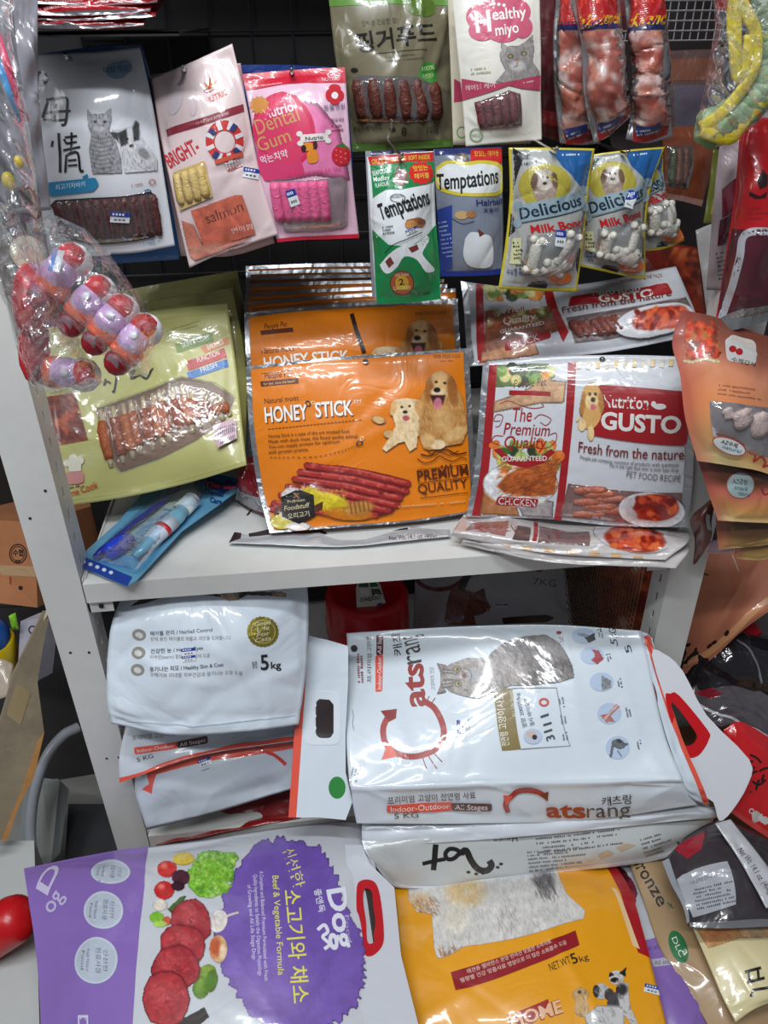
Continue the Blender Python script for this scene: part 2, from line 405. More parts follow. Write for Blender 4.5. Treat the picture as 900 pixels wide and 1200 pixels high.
    def text(s, txt, p0, p1, h, col, part='lettering', bold=0.0, shear=0.0, sp=1.0, arc=0, flip=1, **k):
        """text fitted from p0 to p1 (photo pixels, left and right end of the base line), letters h pixels tall"""
        V, F = text_mesh(txt, bold*.55, shear, sp)
        if not len(V): return s
        p0 = np.array(p0, float); p1 = np.array(p1, float); t = p1-p0; nrm = np.array([t[1], -t[0]])/(np.linalg.norm(t)+1e-9)*h*flip
        q = s.inv([p0, p1, p0+nrm, p1+nrm]); x0, x1 = V[:, 0].min(), V[:, 0].max()
        H = max(V[:, 1].max(), .3); y0 = 0 if V[:, 1].min() > -.35 else V[:, 1].min()
        a = ((V[:, 0]-x0)/(x1-x0))[:, None]; b = ((V[:, 1]-min(0, 0))/H)[:, None]
        if arc: b = b+arc*(1-(2*a-1)**2)
        uv = (q[0]*(1-a)+q[1]*a)*(1-b)+(q[2]*(1-a)+q[3]*a)*b
        s.flat(uv, F, col, part, ref=(h > 14), **k); return s
    def lines(s, p0, p1, n, dy, h, col, part='small_print', seed=3, gap=.2, wmin=.6):
        """rows of print too small to read"""
        r = random.Random(seed); p0 = np.array(p0, float); p1 = np.array(p1, float); t = (p1-p0); Lg = np.linalg.norm(t); t = t/Lg; dn = np.array(dy if hasattr(dy, '__len__') else (-t[1]*dy, t[0]*dy), float)
        Q = []; hn = dn/np.linalg.norm(dn)*h
        for k in range(n):
            x = 0; end = Lg*r.uniform(wmin, 1)
            while x < end:
                wd = h*r.uniform(.45, .8)
                if r.random() > gap:
                    a = p0+dn*k+t*x; b = a+t*wd; hh = hn*r.uniform(.6, 1)
                    Q += [a, b, b-hh, a-hh]
                x += wd+h*.28
        if Q:
            uv = s.inv(Q); s.flat(uv, [(i, i+1, i+2, i+3) for i in range(0, len(Q), 4)], col, part, ref=False)
        return s
    def pic(s, P, part='picture', off=None):
        ok = P.a > .5; H, W = ok.shape
        f = ok[:-1, :-1] & ok[1:, :-1] & ok[:-1, 1:] & ok[1:, 1:]
        j, i = np.nonzero(f)
        if not len(j): return s
        q = np.stack([j*W+i, j*W+i+1, (j+1)*W+i+1, (j+1)*W+i], 1); used, invx = np.unique(q, return_inverse=True); q = invx.reshape(-1, 4)
        uv = s.inv_big(np.stack([P.X.ravel()[used], P.Y.ravel()[used]], -1))
        s.layer += 1
        V3 = s.surf(uv, off if off is not None else .00035+.00004*s.layer)
        rgb = P.rgb.reshape(-1, 3)[used]; c = np.where(rgb <= .04045, rgb/12.92, ((np.clip(rgb, 0, 1)+.055)/1.055)**2.4)
        mesh_obj(part, V3, q.tolist(), mat(None, **s.mk), None, s.o, s.base, True, c)
        return s
    def inv_big(s, P):
        return np.concatenate([s.inv(P[k:k+6000]) for k in range(0, len(P), 6000)])
    def stick(s, p0, p1, w, col, part='treat_stick', off=.001, bend=0, n=6, var=.15, taper=.7, flat=.6, noise_amt=.35, rough=.45, K=7):
        uv = s.inv([p0, p1]); t = np.linspace(0, 1, K)[:, None]; U = uv[0]*(1-t)+uv[1]*t
        per = (uv[1]-uv[0])[::-1]*[1, -1]; U = U+per*bend*np.sin(t*math.pi)
        mpp = np.linalg.norm(s.surf(uv[:1])-s.surf(uv[1:]))/(math.hypot(p1[0]-p0[0], p1[1]-p0[1])+1e-9)
        r = np.array([w*.66*mpp*(1+s.rs.uniform(-var, var))*(taper if k in (0, K-1) else 1) for k in range(K)])
        C = s.surf(U)+s._samp(s.N, U)*(off+r.mean()*flat*.5)
        b = MB(); nrm = s._samp(s.N, U[K//2:K//2+1])[0]
        b.tube(C, r, n, flat=flat, up=nrm)
        return b.build(part, mat(col, rough=rough, crinkle=.6, scale=300, kind='meat', noise_amt=noise_amt), s.o, s.base, True)
    def window(s, pts, off=.0045, part='window_film', m=None, back=None, holes=()):
        if back: s.poly(pts, back, 'window_backing')
        P = s.inv(pts); V, F = tess(P); V, F = refine(V, F, .006, (s.lu, s.lv))
        # film rises from its rim
        edge = P; d = np.full(len(V), 1e9)
        for i in range(len(edge)):
            a = edge[i-1]; b = edge[i]; t = np.clip(((V-a)@(b-a))/((b-a)@(b-a)+1e-12), 0, 1)[:, None]; dd = (V-a-t*(b-a))*[s.lu, s.lv]; d = np.minimum(d, np.linalg.norm(dd, axis=1))
        h = np.clip(d/(.004+off), 0, 1)**.8*off+.0009
        V3 = s._samp(s.G, np.clip(V, 0, 1), True)+s._samp(s.N, np.clip(V, 0, 1))*h[:, None]
        s._put(part, V3, F, m or clear_film(), True); return s
    def sticker(s, cx, cy, w=22, h=13, rot=0, part='price_sticker', off=.0012):
        s.nst += 1; c, n = math.cos(math.radians(rot)), math.sin(math.radians(rot)); f = lambda x, y: (cx+x*c-y*n, cy+x*n+y*c)
        R = lambda x0, y0, x1, y1: [f(x0, y0), f(x1, y0), f(x1, y1), f(x0, y1)]
        s.poly(R(-w/2, -h/2, w/2, h/2), C8(225, 228, 232), part, off=off); s.poly(R(-w/2, -h/2, w/2, -h*.08), C8(28, 60, 150), part, off=off+.0002)
        q = w/6
        for k in range(4): s.poly(R(-w/2+q*(k+.6), -h*.38, -w/2+q*(k+1.2), -h*.2), C8(230, 235, 250), part, off=off+.0004)
        for k in range(3): s.poly(R(-w*.3+k*w*.22, h*.15, -w*.3+k*w*.22+w*.14, h*.3), C8(90, 90, 100), part, off=off+.0004)
        return s
    def hang(s, cx, cy, r=3, hook=.05, mh=None):
        """punched hole with the peg through it"""
        s.disc(cx, cy, r*1.2, r, C8(20, 20, 22), 'hang_hole', n=12)
        return s
    def done(s):
        for part, L in s.parts.items():
            V = []; F = []; M = []; fm = []; sm = []
            for v, f, m, q in L:
                o = sum(len(x) for x in V); V.append(v); F += [tuple(i+o for i in g) for g in f]
                if m not in M: M.append(m)
                fm += [M.index(m)]*len(f)
            nm = part if isinstance(part, str) else part[0]
            o = mesh_obj(nm, np.concatenate(V), F, M, fm, s.o, s.base, nm == 'window_film')
            if nm == 'small_print': o['kind'] = 'stuff'
        return s.o
def sheet(name, outline, plane, m, holes=(), thick=.0012, parent=None, base=None, off=0, inset=0):
    """flat cut sheet: outline and holes traced on its plane, with thickness"""
    A = [plane.hit(*p, off) for p in outline]; H = [[plane.hit(*p, off) for p in h] for h in holes]
    e1 = np.cross(plane.n, [0, 0, 1.]); e1 = e1/np.linalg.norm(e1) if np.linalg.norm(e1) > 1e-3 else np.array([1., 0, 0]); e2 = np.cross(plane.n, e1)
    t2 = lambda p: ((p-plane.o)@e1, (p-plane.o)@e2)
    V, F = tess([t2(p) for p in A], [[t2(p) for p in h] for h in H])
    P = np.array([p for l in [A]+H for p in l]); n = len(P)
    V3 = np.concatenate([P, P-plane.n*thick]); Fc = list(F)+[tuple(i+n for i in f[::-1]) for f in F]
    o = 0
    for l in [A]+H:
        k = len(l); Fc += [(o+i, o+(i+1) % k, o+(i+1) % k+n, o+i+n) for i in range(k)]; o += k
    return mesh_obj(name, V3, Fc, m, None, parent, base)
def price_sticker_at(): pass
def rrect(x0, y0, x1, y1, r, n=4):
    out = []
    for cx, cy, a in ((x1-r, y0+r, -90), (x1-r, y1-r, 0), (x0+r, y1-r, 90), (x0+r, y0+r, 180)):
        for k in range(n+1):
            t = math.radians(a+90*k/n); out.append((cx+r*math.cos(t), cy+r*math.sin(t)))
    return out
def rrect4(P, r=.15, n=4):
    """rounded version of any quad (corners in order)"""
    P = [np.array(p, float) for p in P]; out = []
    for i in range(len(P)):
        a, b, c = P[i-1], P[i], P[(i+1) % len(P)]; L = min(np.linalg.norm(a-b), np.linalg.norm(c-b))*r
        p = b+(a-b)/np.linalg.norm(a-b)*L; q = b+(c-b)/np.linalg.norm(c-b)*L
        for k in range(n+1):
            t = k/n; out.append(tuple((1-t)**2*p+2*t*(1-t)*b+t*t*q))
    return out
# ================================================================ the setting
def struct(name, v, f, m): 
    o = mesh_obj(name, v, f, m); o['kind'] = 'structure'; return o
M_FLOOR = mat(C8(150, 148, 142), rough=.5, crinkle=.2, scale=8, kind='floor', noise_amt=.12)
M_WALL = mat(C8(70, 66, 66), rough=.8, crinkle=0, kind='wall', noise_amt=.15, scale=12)
M_METAL = mat(C8(216, 216, 212), rough=.38, crinkle=.12, scale=30, kind='paint', noise_amt=.05)
M_METAL2 = mat(C8(150, 150, 148), rough=.45, crinkle=.1, scale=30, kind='paint', noise_amt=.08)
M_DARK = mat(C8(24, 22, 24), rough=.6, crinkle=0, kind='plain')
M_WIRE = mat(C8(70, 70, 72), rough=.35, metal=.6, crinkle=0, kind='plain')
M_WIREL = mat(C8(190, 190, 192), rough=.3, metal=.7, crinkle=0, kind='plain')
M_CHROME = mat(C8(200, 200, 205), rough=.15, metal=1, crinkle=0, kind='plain')
struct('floor', *boxmesh((-2.5, -1.5, -.05), (3, 2.2, 0)), M_FLOOR)
struct('wall_back', *boxmesh((-2.5, 1.62, 0), (3, 1.70, 2.8)), M_WALL)

XL0, XL1, XR0, XR1, YF = -.337, -.288, .470, .519, .815
# ---- steel shelving unit
rack = empty('shelving_unit', (.09, .82, 0), 'off-white slotted steel shelving unit holding the pet food packs', 'shelving')
RB = np.array([.09, .82, 0])
def post(x0, x1, y0, inner):
    """angle upright: plain front web, inner side web with a row of slots; inner = x of the slotted web"""
    b = MB(); z1 = 1.95
    b.box((x0, y0, 0), (x1, y0+.002, z1))
    t = .002*(1 if inner == x0 else -1); xa, xb = sorted((inner, inner+t)); ya, yb = y0+.002, y0+.045
    sl, pit = .014, .032; m0, m1 = ya+.016, ya+.022
    b.box((xa, ya, 0), (xb, m0, z1)); b.box((xa, m1, 0), (xb, yb, z1))
    z = 0
    while z < z1:
        b.box((xa, m0, z), (xb, m1, z+pit-sl)); z += pit
    # folded return edge
    xo = x1 if inner == x0 else x0
    b.box((min(xo, xo+t*-1), ya, 0), (max(xo, xo-t), ya+.012, z1))
    return b.build('upright', M_METAL, rack, RB)
post(XL0, XL1, YF, XL1); post(XR0, XR1, YF, XR0)
def shelf(z, name='shelf_board', y0=YF-.004):
    b = MB(); x0, x1, y1 = XL1+.003, XR0-.003, 1.38
    lip = .028
    b.box((x0, y0+.002, z-.002), (x1, y1, z))                     # tray
    b.box((x0, y0, z-lip), (x1, y0+.002, z+.0005))                    # front lip
    b.box((x0, y0+.002, z-lip), (x1, y0+.012, z-lip+.002))
    b.box((x0, y0+.012, z-lip), (x0+.002, y1, z+.003)); b.box((x1-.002, y0+.012, z-lip), (x1, y1, z+.003))
    b.box((x0, y1-.002, z-lip), (x1, y1, z))
    o = b.build(name, M_METAL, rack, RB)
    return o
shelf(.868); shelf(.385)
def shelf_bracket(x, sgn, z):
    b = MB(); xa, xb = sorted((x, x+.030*sgn))
    b.box((xa, YF+.003, z-.048), (xb, YF+.0045, z-.027)); xa, xb = sorted((x, x+.0018*sgn)); b.box((xa, YF+.003, z-.048), (xb, YF+.05, z+.004))
    o = b.build('shelf_bracket', M_METAL, rack, RB)
    b = MB(); c = (x+.016*sgn, YF+.0015, z-.038); b.lathe([(.0001, -.0012), (.003, -.001), (.0034, .0)], c, (0, 1, 0), 10); b.build('bolt', M_DARK, o, (0, 0, 0)); o.children[0].location = (0, 0, 0)
    me = o.children[0].data
    for v in me.vertices: v.co = v.co-Vector(RB)
for z in (.868, .385):
    shelf_bracket(XL1+.001, 1, z); shelf_bracket(XR0-.001, -1, z)
for (x, z) in ((XL0+.012, .965), (XL1-.012, .758), (XL0+.014, .76), (XL0+.022, .56), (XL1-.01, .56), (XL1-.012, 1.0)):
    MB().lathe([(.0001, -.0006), (.0016, -.0006), (.0018, .0002)], (x, YF-.0002, z), (0, 1, 0), 8).build('rivet_hole', M_DARK, rack, RB)

# ---- wire lattice panels
def lattice(name, label, o, a, b, na, nb, r, m, cat='wire panel'):
    """o corner, a and b edge vectors"""
    o, a, b = map(np.array, (o, a, b)); g = MB(); n = np.cross(a, b); n = n/np.linalg.norm(n)*r*1.2
    for i in range(na+1): g.tube([o+a*i/na, o+a*i/na+b], r, 4)
    for j in range(nb+1): g.tube([o+b*j/nb+n, o+b*j/nb+n+a], r, 4)
    x = g.build(name, m, None, o); tag(x, label, cat); x['kind'] = 'structure'; return x
t = lattice('trim_1', None, (-.28, 1.338, 1.10), (.77, 0, 0), (0, 0, .62), 13, 11, .0016, M_WIRE, None)
t = lattice('trim_2', None, (.40, 1.10, 1.425), (.27, -.0, 0), (0, .0, .22), 26, 21, .0009, M_WIREL, None)
t = lattice('trim_3', None, (.462, .87, .42), (0, .46, 0), (0, 0, .42), 46, 42, .0008, mat(C8(150, 120, 100), rough=.4, metal=.5, crinkle=0, kind='plain'), None)

def peg(x, z, y1, y0=1.34, r=.0022, label=None):
    b = MB(); b.tube([(x, y0, z+.002), (x, y1+.006, z), (x, y1, z+.006)], r, 8)
    o = b.build('display_hook', M_CHROME, None, (x, y0, z), True)
    tag(o, label, 'hook', 'display hooks of the wire panel'); return o

# ---- left aisle
def cardboard(name, lo, hi, rot, label, col, tape=True, flap=0):
    c = [(lo[0]+hi[0])/2, (lo[1]+hi[1])/2, lo[2]]; h = [(hi[i]-lo[i])/2 for i in range(3)]
    m = mat(col, rough=.75, crinkle=.2, scale=40, kind='card', noise_amt=.12)
    v, f = boxmesh((-h[0], -h[1], 0), (h[0], h[1], h[2]*2))
    o = mesh_obj(name, v, f, m); o.location = c; o.rotation_euler.z = rot; tag(o, label, 'box')
    if tape:
        x = mesh_obj('packing_tape', *boxmesh((-h[0]-.0006, -.024, -.0), (h[0]+.0006, .024, h[2]*2+.0006)), mat(C8(190, 150, 105), rough=.25, crinkle=.3, scale=60, kind='tape')); x.parent = o
    return o
def smc(P, n=3):
    P = [np.array(p, float) for p in P]; out = []; L = len(P)
    for i in range(L):
        p0, p1, p2, p3 = P[i-1], P[i], P[(i+1) % L], P[(i+2) % L]
        for k in range(n):
            t = k/n; out.append(tuple(.5*(2*p1+(p2-p0)*t+(2*p0-5*p1+4*p2-p3)*t*t+(3*p1-p0-3*p2+p3)*t**3)))
    return out
RED = C8(200, 30, 35); ORG = C8(236, 92, 72)
# ================================================================ main cat food sack
PLT = Plane(at(408, 742, -.57), at(750, 740, -.57), at(600, 860, -.60))
net = [[(406, 742, .935), (520, 735, .905), (640, 732, .868), (751, 739, .828)],
       [(407, 765, .905), (530, 758, .882), (650, 756, .848), (757, 765, .806)],
       [(406, 860, .785), (540, 862, .768), (655, 860, .757), (779, 860, .738)],
       [(409, 912, .731), (545, 910, .722), (665, 908, .715), (797, 905, .699)],
       [(411, 924, .720), (545, 920, .711), (665, 917, .705), (800, 914, .691)],
       [(412, 931, .720), (545, 928, .711), (665, 925, .705), (802, 919, .691)],
       [(414, 946, .716), (545, 945, .707), (665, 942, .701), (806, 928, .688)],
       [(418, 965, .712), (545, 966, .702), (680, 962, .697), (818, 944, .686)]]
B = Bag('cat_food_sack', 'large white sack with tabby cat and red cat-shaped C, atop the pile', 'pet food sack', net, C8(222, 232, 240), thick=.0, wr=.0015, nwr=26, seed=5, n=(84, 96), rough=.36, crinkle=.4, cscale=22, backf=0)
RB2 = C8(172, 52, 44)
# side print of the top face, turned a quarter
B.text('캐츠랑', (471, 768), (467, 742), 10, C8(50, 50, 50), bold=.02)
B.text('rang', (494, 776), (488, 744), 17, C8(70, 66, 66))
B.text('ats', (498, 828), (495, 777), 22, C8(160, 48, 42), bold=.05)
# the ring with ears
ringpts = [(497, 822), (508, 829), (516, 842), (520, 857), (517, 870), (507, 880), (490, 886), (474, 886), (460, 880), (451, 869), (449, 855), (452, 845), (457, 838)]
def sm(P, n=4): return [tuple(x) for x in catmull(np.array(P, float), (len(P)-1)*n)]
B.line(sm(ringpts), 7, RB2, 'emblem')
B.poly([(446, 833), (465, 831), (464, 842), (456, 846)], C8(150, 44, 40), 'emblem'); B.poly([(452, 876), (447, 890), (466, 886), (458, 872)], ORG, 'emblem')
for a, b in (((499, 824), (503, 816)), ((504, 827), (510, 818)), ((495, 887), (500, 901)), ((501, 884), (512, 901)), ((507, 881), (518, 893))): B.line([a, b], 1.1, C8(150, 60, 50), 'emblem')
B.poly(rrect4([(441, 744), (449, 744), (449, 768), (441, 768)], .3), C8(90, 40, 40), 'banner'); B.poly(rrect4([(440, 768), (449, 767), (448, 810), (440, 811)], .3), ORG, 'banner')
B.text('Indoor-Outdoor', (447, 808), (447, 770), 5, C8(250, 240, 240)); B.text('All Stages', (447, 767), (447, 746), 4.5, C8(250, 240, 240))
B.text('프리미엄 고양이 전연령', (435, 800), (434, 746), 5, C8(70, 60, 60))
B.text('고양이의 건강', (510, 809), (508, 782), 5, C8(160, 160, 165))
B.disc(415, 760, 4, 4, C8(60, 55, 60)); B.lines((422, 800), (420, 752), 2, 4, 3, C8(160, 90, 95)); B.lines((411, 915), (417, 893), 3, 3.5, 2.5, C8(120, 120, 125))
B.line(sm([(413, 832), (414, 840), (413, 848), (415, 856)]), .7, C8(140, 140, 150))
# icons
for (x, y, c2) in ((684, 745, C8(40, 40, 44)), (694, 768, C8(170, 70, 80)), (705, 799, C8(150, 155, 160)), (714, 836, C8(185, 120, 115)), (724, 876, C8(110, 112, 118))):
    B.disc(x, y, 14, 9+(y-740)*.035, C8(190, 208, 232), 'icon')
P = Pic(664, 730, 745, 895, .8, 3)
P.poly([(684, 747), (697, 741), (698, 750), (690, 754)], C8(40, 40, 44)); P.ell(683, 744, 7, 2.5, C8(150, 160, 170), 10)
P.poly([(692, 760), (702, 762), (708, 772), (700, 779), (692, 774), (697, 768)], C8(170, 70, 80))
P.poly([(704, 790), (716, 797), (717, 806), (705, 810)], C8(140, 145, 150)); P.fur(60, (700, 790, 718, 810), [C8(110, 110, 115), C8(190, 190, 190)], 2)
P.poly([(722, 824), (727, 828), (716, 839), (722, 846), (710, 847), (702, 838), (712, 836)], C8(190, 120, 112)); P.line([(724, 826), (708, 843)], 2.5, C8(225, 185, 180))
P.ell(725, 872, 9, 6, C8(108, 110, 116), 15); P.line([(718, 874), (716, 886)], 4, C8(108, 110, 116)); P.line([(724, 876), (735, 872)], 4, C8(108, 110, 116)); P.line([(724, 880), (728, 886)], 2.5, C8(108, 110, 116)); P.ell(726, 868, 3, 2.5, C8(60, 62, 70))
P.mottle(.1, 4); B.pic(P, 'icon_drawing')
for (x, y) in ((701, 742), (711, 769), (724, 800), (734, 834), (747, 872)): B.lines((x+3, y+6), (x, y-7), 2, 3.2, 2.2, C8(110, 115, 125), seed=x)
B.text('5KG', (724, 757), (721, 735), 8, C8(60, 60, 62), shear=.2)
B.text('5', (741, 764), (738, 755), 7, C8(60, 60, 62)); 
B.disc(655, 741, 3, 2, C8(150, 70, 70)); B.lines((658, 752), (656, 744), 2, 2.5, 1.5, C8(150, 150, 155))
# gold banner and nutrition card
B.poly([(578, 807), (600, 807), (610, 878), (588, 880)], C8(138, 118, 62), 'banner'); B.text('전연령 고양이사료', (596, 874), (589, 811), 9, C8(240, 236, 220), bold=.01)
B.text('ALL Life Stages', (604, 840), (600, 810), 4, C8(225, 220, 200))
B.line([(600, 807), (652, 806), (668, 874), (610, 878)], 1.0, C8(130, 130, 135)); B.disc(624, 863, 11, 9, C8(195, 205, 228), 'icon'); B.disc(622, 861, 6, 4, C8(215, 190, 175), 'icon'); B.disc(626, 864, 3, 3, C8(40, 36, 40), 'icon')
B.text('열량 200만/kg', (617, 852), (608, 812), 5, C8(90, 95, 105)); B.text('헬시 바이오틱', (626, 850), (618, 818), 5, C8(90, 95, 105))
B.text('31', (650, 866), (646, 854), 10, C8(70, 72, 78), bold=.02); B.text('11', (646, 848), (642, 836), 10, C8(70, 72, 78), bold=.02); B.disc(637, 823, 6, 5, C8(215, 80, 75), 'emblem', hole=.6)
for y in (862, 843, 824): B.lines((662-(866-y)*.1, y+5), (660-(866-y)*.1, y-6), 2, 4, 2.2, C8(120, 125, 135), seed=y)
B.sticker(540, 852, 16, 9, -95); B.lines((548, 860), (546, 843), 2, 3, 1.5, C8(150, 155, 165))
# the cat
c1, c2, c3, c4 = C8(118, 108, 104), C8(72, 66, 66), C8(168, 158, 152), C8(205, 198, 194)
P = Pic(505, 738, 680, 826, .8, 7)
P.poly([(562, 788), (575, 765), (592, 752), (615, 745), (640, 743), (655, 752), (664, 765), (671, 780), (673, 794), (655, 800), (620, 804), (598, 804), (582, 812), (566, 812)], c1, 2)
P.poly([(516, 786), (528, 778), (548, 771), (566, 771), (578, 780), (580, 798), (574, 814), (560, 820), (544, 817), (528, 812), (516, 802)], c3, 2)
P.poly([(511, 777), (524, 780), (518, 794)], c1); P.poly([(511, 815), (524, 812), (517, 800)], c1); P.poly([(514, 779), (521, 781), (518, 787)], C8(170, 140, 135)); P.poly([(513, 812), (520, 810), (517, 804)], C8(170, 140, 135))
P.fur(900, (515, 765, 585, 822), [c1, c3, c4, c2], 4, 20, 60, .8, .5)
P.fur(1900, (570, 740, 675, 815), [c2, c1, C8(52, 48, 50), c3], 8, 35, 45, .9, .6)
P.ell(600, 785, 18, 13, c3, 30, 10, .8, False); P.fur(350, (575, 765, 615, 810), [c4, c3, c1], 7, 60, 30, .8, .6)
for k in range(7): P.line([(600+k*9, 756+k*1.5), (606+k*9, 768+k*2), (603+k*9.5, 778+k*2)], 3, C8(56, 50, 52), 2, .5, False)
P.poly([(625, 745), (645, 744), (660, 760), (668, 775), (650, 768), (632, 756)], C8(140, 132, 130), 4, .6, False)
for y in (785, 789, 798, 803, 807): P.line([(519, y), (531, y+(794-y)*.2)], 1.4, c2, 1, .8, False)
P.ell(535.5, 785, 4.2, 3.6, C8(45, 40, 38)); P.ell(535.5, 785, 3.3, 2.8, C8(205, 185, 110)); P.ell(536, 785, 1.4, 1.7, C8(20, 18, 18))
P.ell(537, 802, 4.2, 3.6, C8(45, 40, 38)); P.ell(537, 802, 3.3, 2.8, C8(205, 185, 110)); P.ell(537.5, 802, 1.4, 1.7, C8(20, 18, 18))
P.line([(528, 794), (540, 794)], 5, c4, 2, .5, False); P.ell(544, 792.5, 2.6, 3.2, C8(115, 70, 64)); P.line([(546, 793), (551, 793)], 1, C8(60, 50, 50)); P.ell(556, 793, 8, 6.5, C8(165, 168, 176), 0, 3, .8, False); P.line([(551, 787), (553, 793), (551, 799)], .8, C8(70, 60, 60))
P.mottle(.10, 5); B.pic(P, 'cat_picture')
# front gusset print
B.text('프리미엄 고양이 전연령 사료', (454, 940), (557, 934), 8, C8(80, 72, 74), bold=.01)
B.poly(rrect4([(453, 942), (530, 939), (531, 950), (453, 951)], .3), ORG, 'banner'); B.poly(rrect4([(528, 940), (576, 940), (576, 949), (530, 950)], .3), C8(84, 50, 50), 'banner')
B.text('Indoor-Outdoor', (458, 950), (527, 947), 6, C8(250, 235, 235)); B.text('All Stages', (533, 948), (571, 947.5), 6, C8(250, 235, 235)); B.text('5 KG', (462, 958), (490, 956), 6, C8(70, 70, 74))
B.line(sm([(595, 950), (592, 940), (596, 932), (605, 926), (618, 924), (630, 926), (637, 930)]), 6, RB2, 'emblem'); B.poly([(589, 929), (600, 930), (593, 942)], ORG, 'emblem'); B.poly([(632, 929), (642, 925), (641, 937)], C8(120, 44, 44), 'emblem')
B.text('ats', (640, 955), (686, 955), 15, C8(165, 60, 45), bold=.05); B.text('rang', (687, 955), (738, 953), 11, C8(80, 74, 74)); B.text('캐츠랑', (705, 941), (741, 938), 9, C8(60, 56, 58), bold=.01)
B.text('5', (800, 760), (800, 760.1), .1, C8(60, 60, 60)) if 0 else None
so = B.done()
# left handle flap
pf = Plane(at(352, 742, .87), at(345, 955, .715), at(408, 850, .79))
fl = sheet('handle_flap', [(353, 741), (366, 746), (384, 750), (408, 757), (408, 800), (405, 860), (405, 905), (413, 940), (405, 961), (375, 958), (338, 958)], pf, mat(C8(222, 232, 240), rough=.33, crinkle=.45, scale=22), holes=[rrect(370, 819, 391, 865, 7)], parent=so, base=B.base)
sheet('seam_stripe', [(353, 741), (362, 744), (347, 958), (338, 958)], pf, mat(C8(236, 92, 72), rough=.35, crinkle=.2, scale=40), parent=fl, base=(0, 0, 0), off=.0006, thick=.0005)
def ring_sheet(name, o, i, plane, m, parent, off=.001, thick=.002): return sheet(name, o, plane, m, holes=[i], parent=parent, base=(0, 0, 0), off=off, thick=thick)
def fixbase(root_base, *objs):
    for ob in objs:
        for v in ob.data.vertices: v.co = v.co-Vector(root_base)
ring_o = rrect(357, 810, 399, 873, 9); ring_i = [(370, 822), (374, 819), (386, 820), (391, 826), (391, 859), (387, 865), (372, 866), (368, 860), (371, 853), (367, 846), (371, 839), (367, 832), (371, 827)]
hg = ring_sheet('grip_insert', ring_o, ring_i, pf, mat(C8(228, 236, 244), rough=.25, crinkle=0, kind='plain'), fl)
lg = sheet('printed_mark', [(395+10*math.cos(t), 923+13*math.sin(t)) for t in np.linspace(0, 6.2, 20)], pf, mat(C8(52, 140, 66), rough=.35, crinkle=.3, scale=40), parent=fl, base=(0, 0, 0), off=.0006, thick=.0004)
st = [c for c in fl.children if c.name.startswith('seam')][0]
fixbase(B.base, hg, lg, st)
# right end of the sack: tuck and stripe
net = [[(751, 740, .828), (757, 742, .822), (764, 748, .812)], [(757, 770, .806), (766, 775, .798), (772, 780, .793)], [(780, 860, .738), (789, 862, .736), (799, 864, .734)], [(800, 914, .694), (810, 916, .692), (822, 918, .690)], [(806, 932, .688), (818, 940, .684), (832, 944, .682)]]
E1 = Bag('end_seam', None, None, net, C8(216, 226, 236), thick=0, wr=.001, seed=9, n=(12, 30), crinkle=.5, cscale=22)
E1.line([(758, 745), (775, 800), (797, 862), (829, 942)], 8, ORG, 'seam_stripe'); E1.line(sm([(756, 790), (764, 802), (768, 815), (768, 826), (764, 832)]), 4, C8(120, 60, 60), 'emblem')
E1.done(); E1.o.parent = so; E1.o.location = Vector(E1.base)-Vector(B.base)
MAIN = B
# ---- second sack beneath, flap and red grip sticking out on the right
pf2 = Plane(at(770, 765, .80), at(830, 960, .672), at(880, 880, .715))
net = [[(432, 930, -.475), (600, 925, -.48), (780, 915, -.48)], [(425, 962, -.478), (600, 956, -.48), (820, 935, -.48)], [(424, 978, -.470), (600, 970, -.474), (836, 950, -.475)], [(425, 994, -.452), (620, 980, -.462), (840, 958, -.46)]]
B = Bag('cat_food_sack', 'white sack with a red hand grip, lying right under the tabby cat sack', 'pet food sack', net, C8(216, 222, 230), thick=0, wr=.0012, seed=15, n=(40, 30), crinkle=.5, cscale=22, backf=0)
s2 = B.done()
fl = sheet('handle_flap', smc([(764, 768), (778, 766), (800, 786), (828, 838), (878, 890), (877, 918), (858, 950), (843, 962), (836, 940), (818, 925), (790, 850)]), pf2, mat(C8(226, 226, 232), rough=.35, crinkle=.25, scale=15), holes=[smc([(786, 826), (792, 825), (817, 858), (818, 868), (812, 874), (803, 874), (798, 868)])], parent=s2, base=B.base)
x = ring_sheet('grip_insert', smc([(780, 819), (786, 813), (796, 815), (829, 855), (831, 866), (822, 882), (812, 888), (800, 886), (796, 878)]), smc([(787, 828), (792, 827), (815, 858), (816, 867), (811, 873), (804, 874), (800, 868)]), pf2, mat(C8(205, 24, 32), rough=.3, crinkle=0, kind='plain'), fl)
fixbase(B.base, x)
# ---- third: flat sack with brushed lettering on its front gusset
net = [[(424, 985, -.462), (500, 975, -.465), (640, 965, -.465), (760, 950, -.465), (838, 945, -.455)],
       [(428, 998, -.455), (500, 986, -.46), (640, 972, -.46), (760, 962, -.46), (840, 952, -.45)],
       [(440, 1014, -.435), (505, 1008, -.435), (640, 998, -.435), (760, 990, -.435), (836, 962, -.43)],
       [(452, 1030, -.41), (510, 1030, -.41), (640, 1017, -.41), (760, 1004, -.41), (828, 975, -.41)],
       [(462, 1040, -.395), (520, 1040, -.395), (640, 1024, -.395), (770, 1008, -.395), (816, 987, -.40)]]
B = Bag('cat_food_sack', 'silvery white sack with upside-down black brushed lettering, bottom of the pile', 'pet food sack', net, C8(196, 200, 200), thick=0, wr=.0012, seed=25, n=(84, 44), crinkle=.5, cscale=30, backf=0)
B.line(sm([(424, 984), (430, 1003), (446, 1022), (470, 1038), (520, 1039), (640, 1022), (770, 1005), (830, 975)]), 5, C8(224, 230, 238), 'rolled_edge')
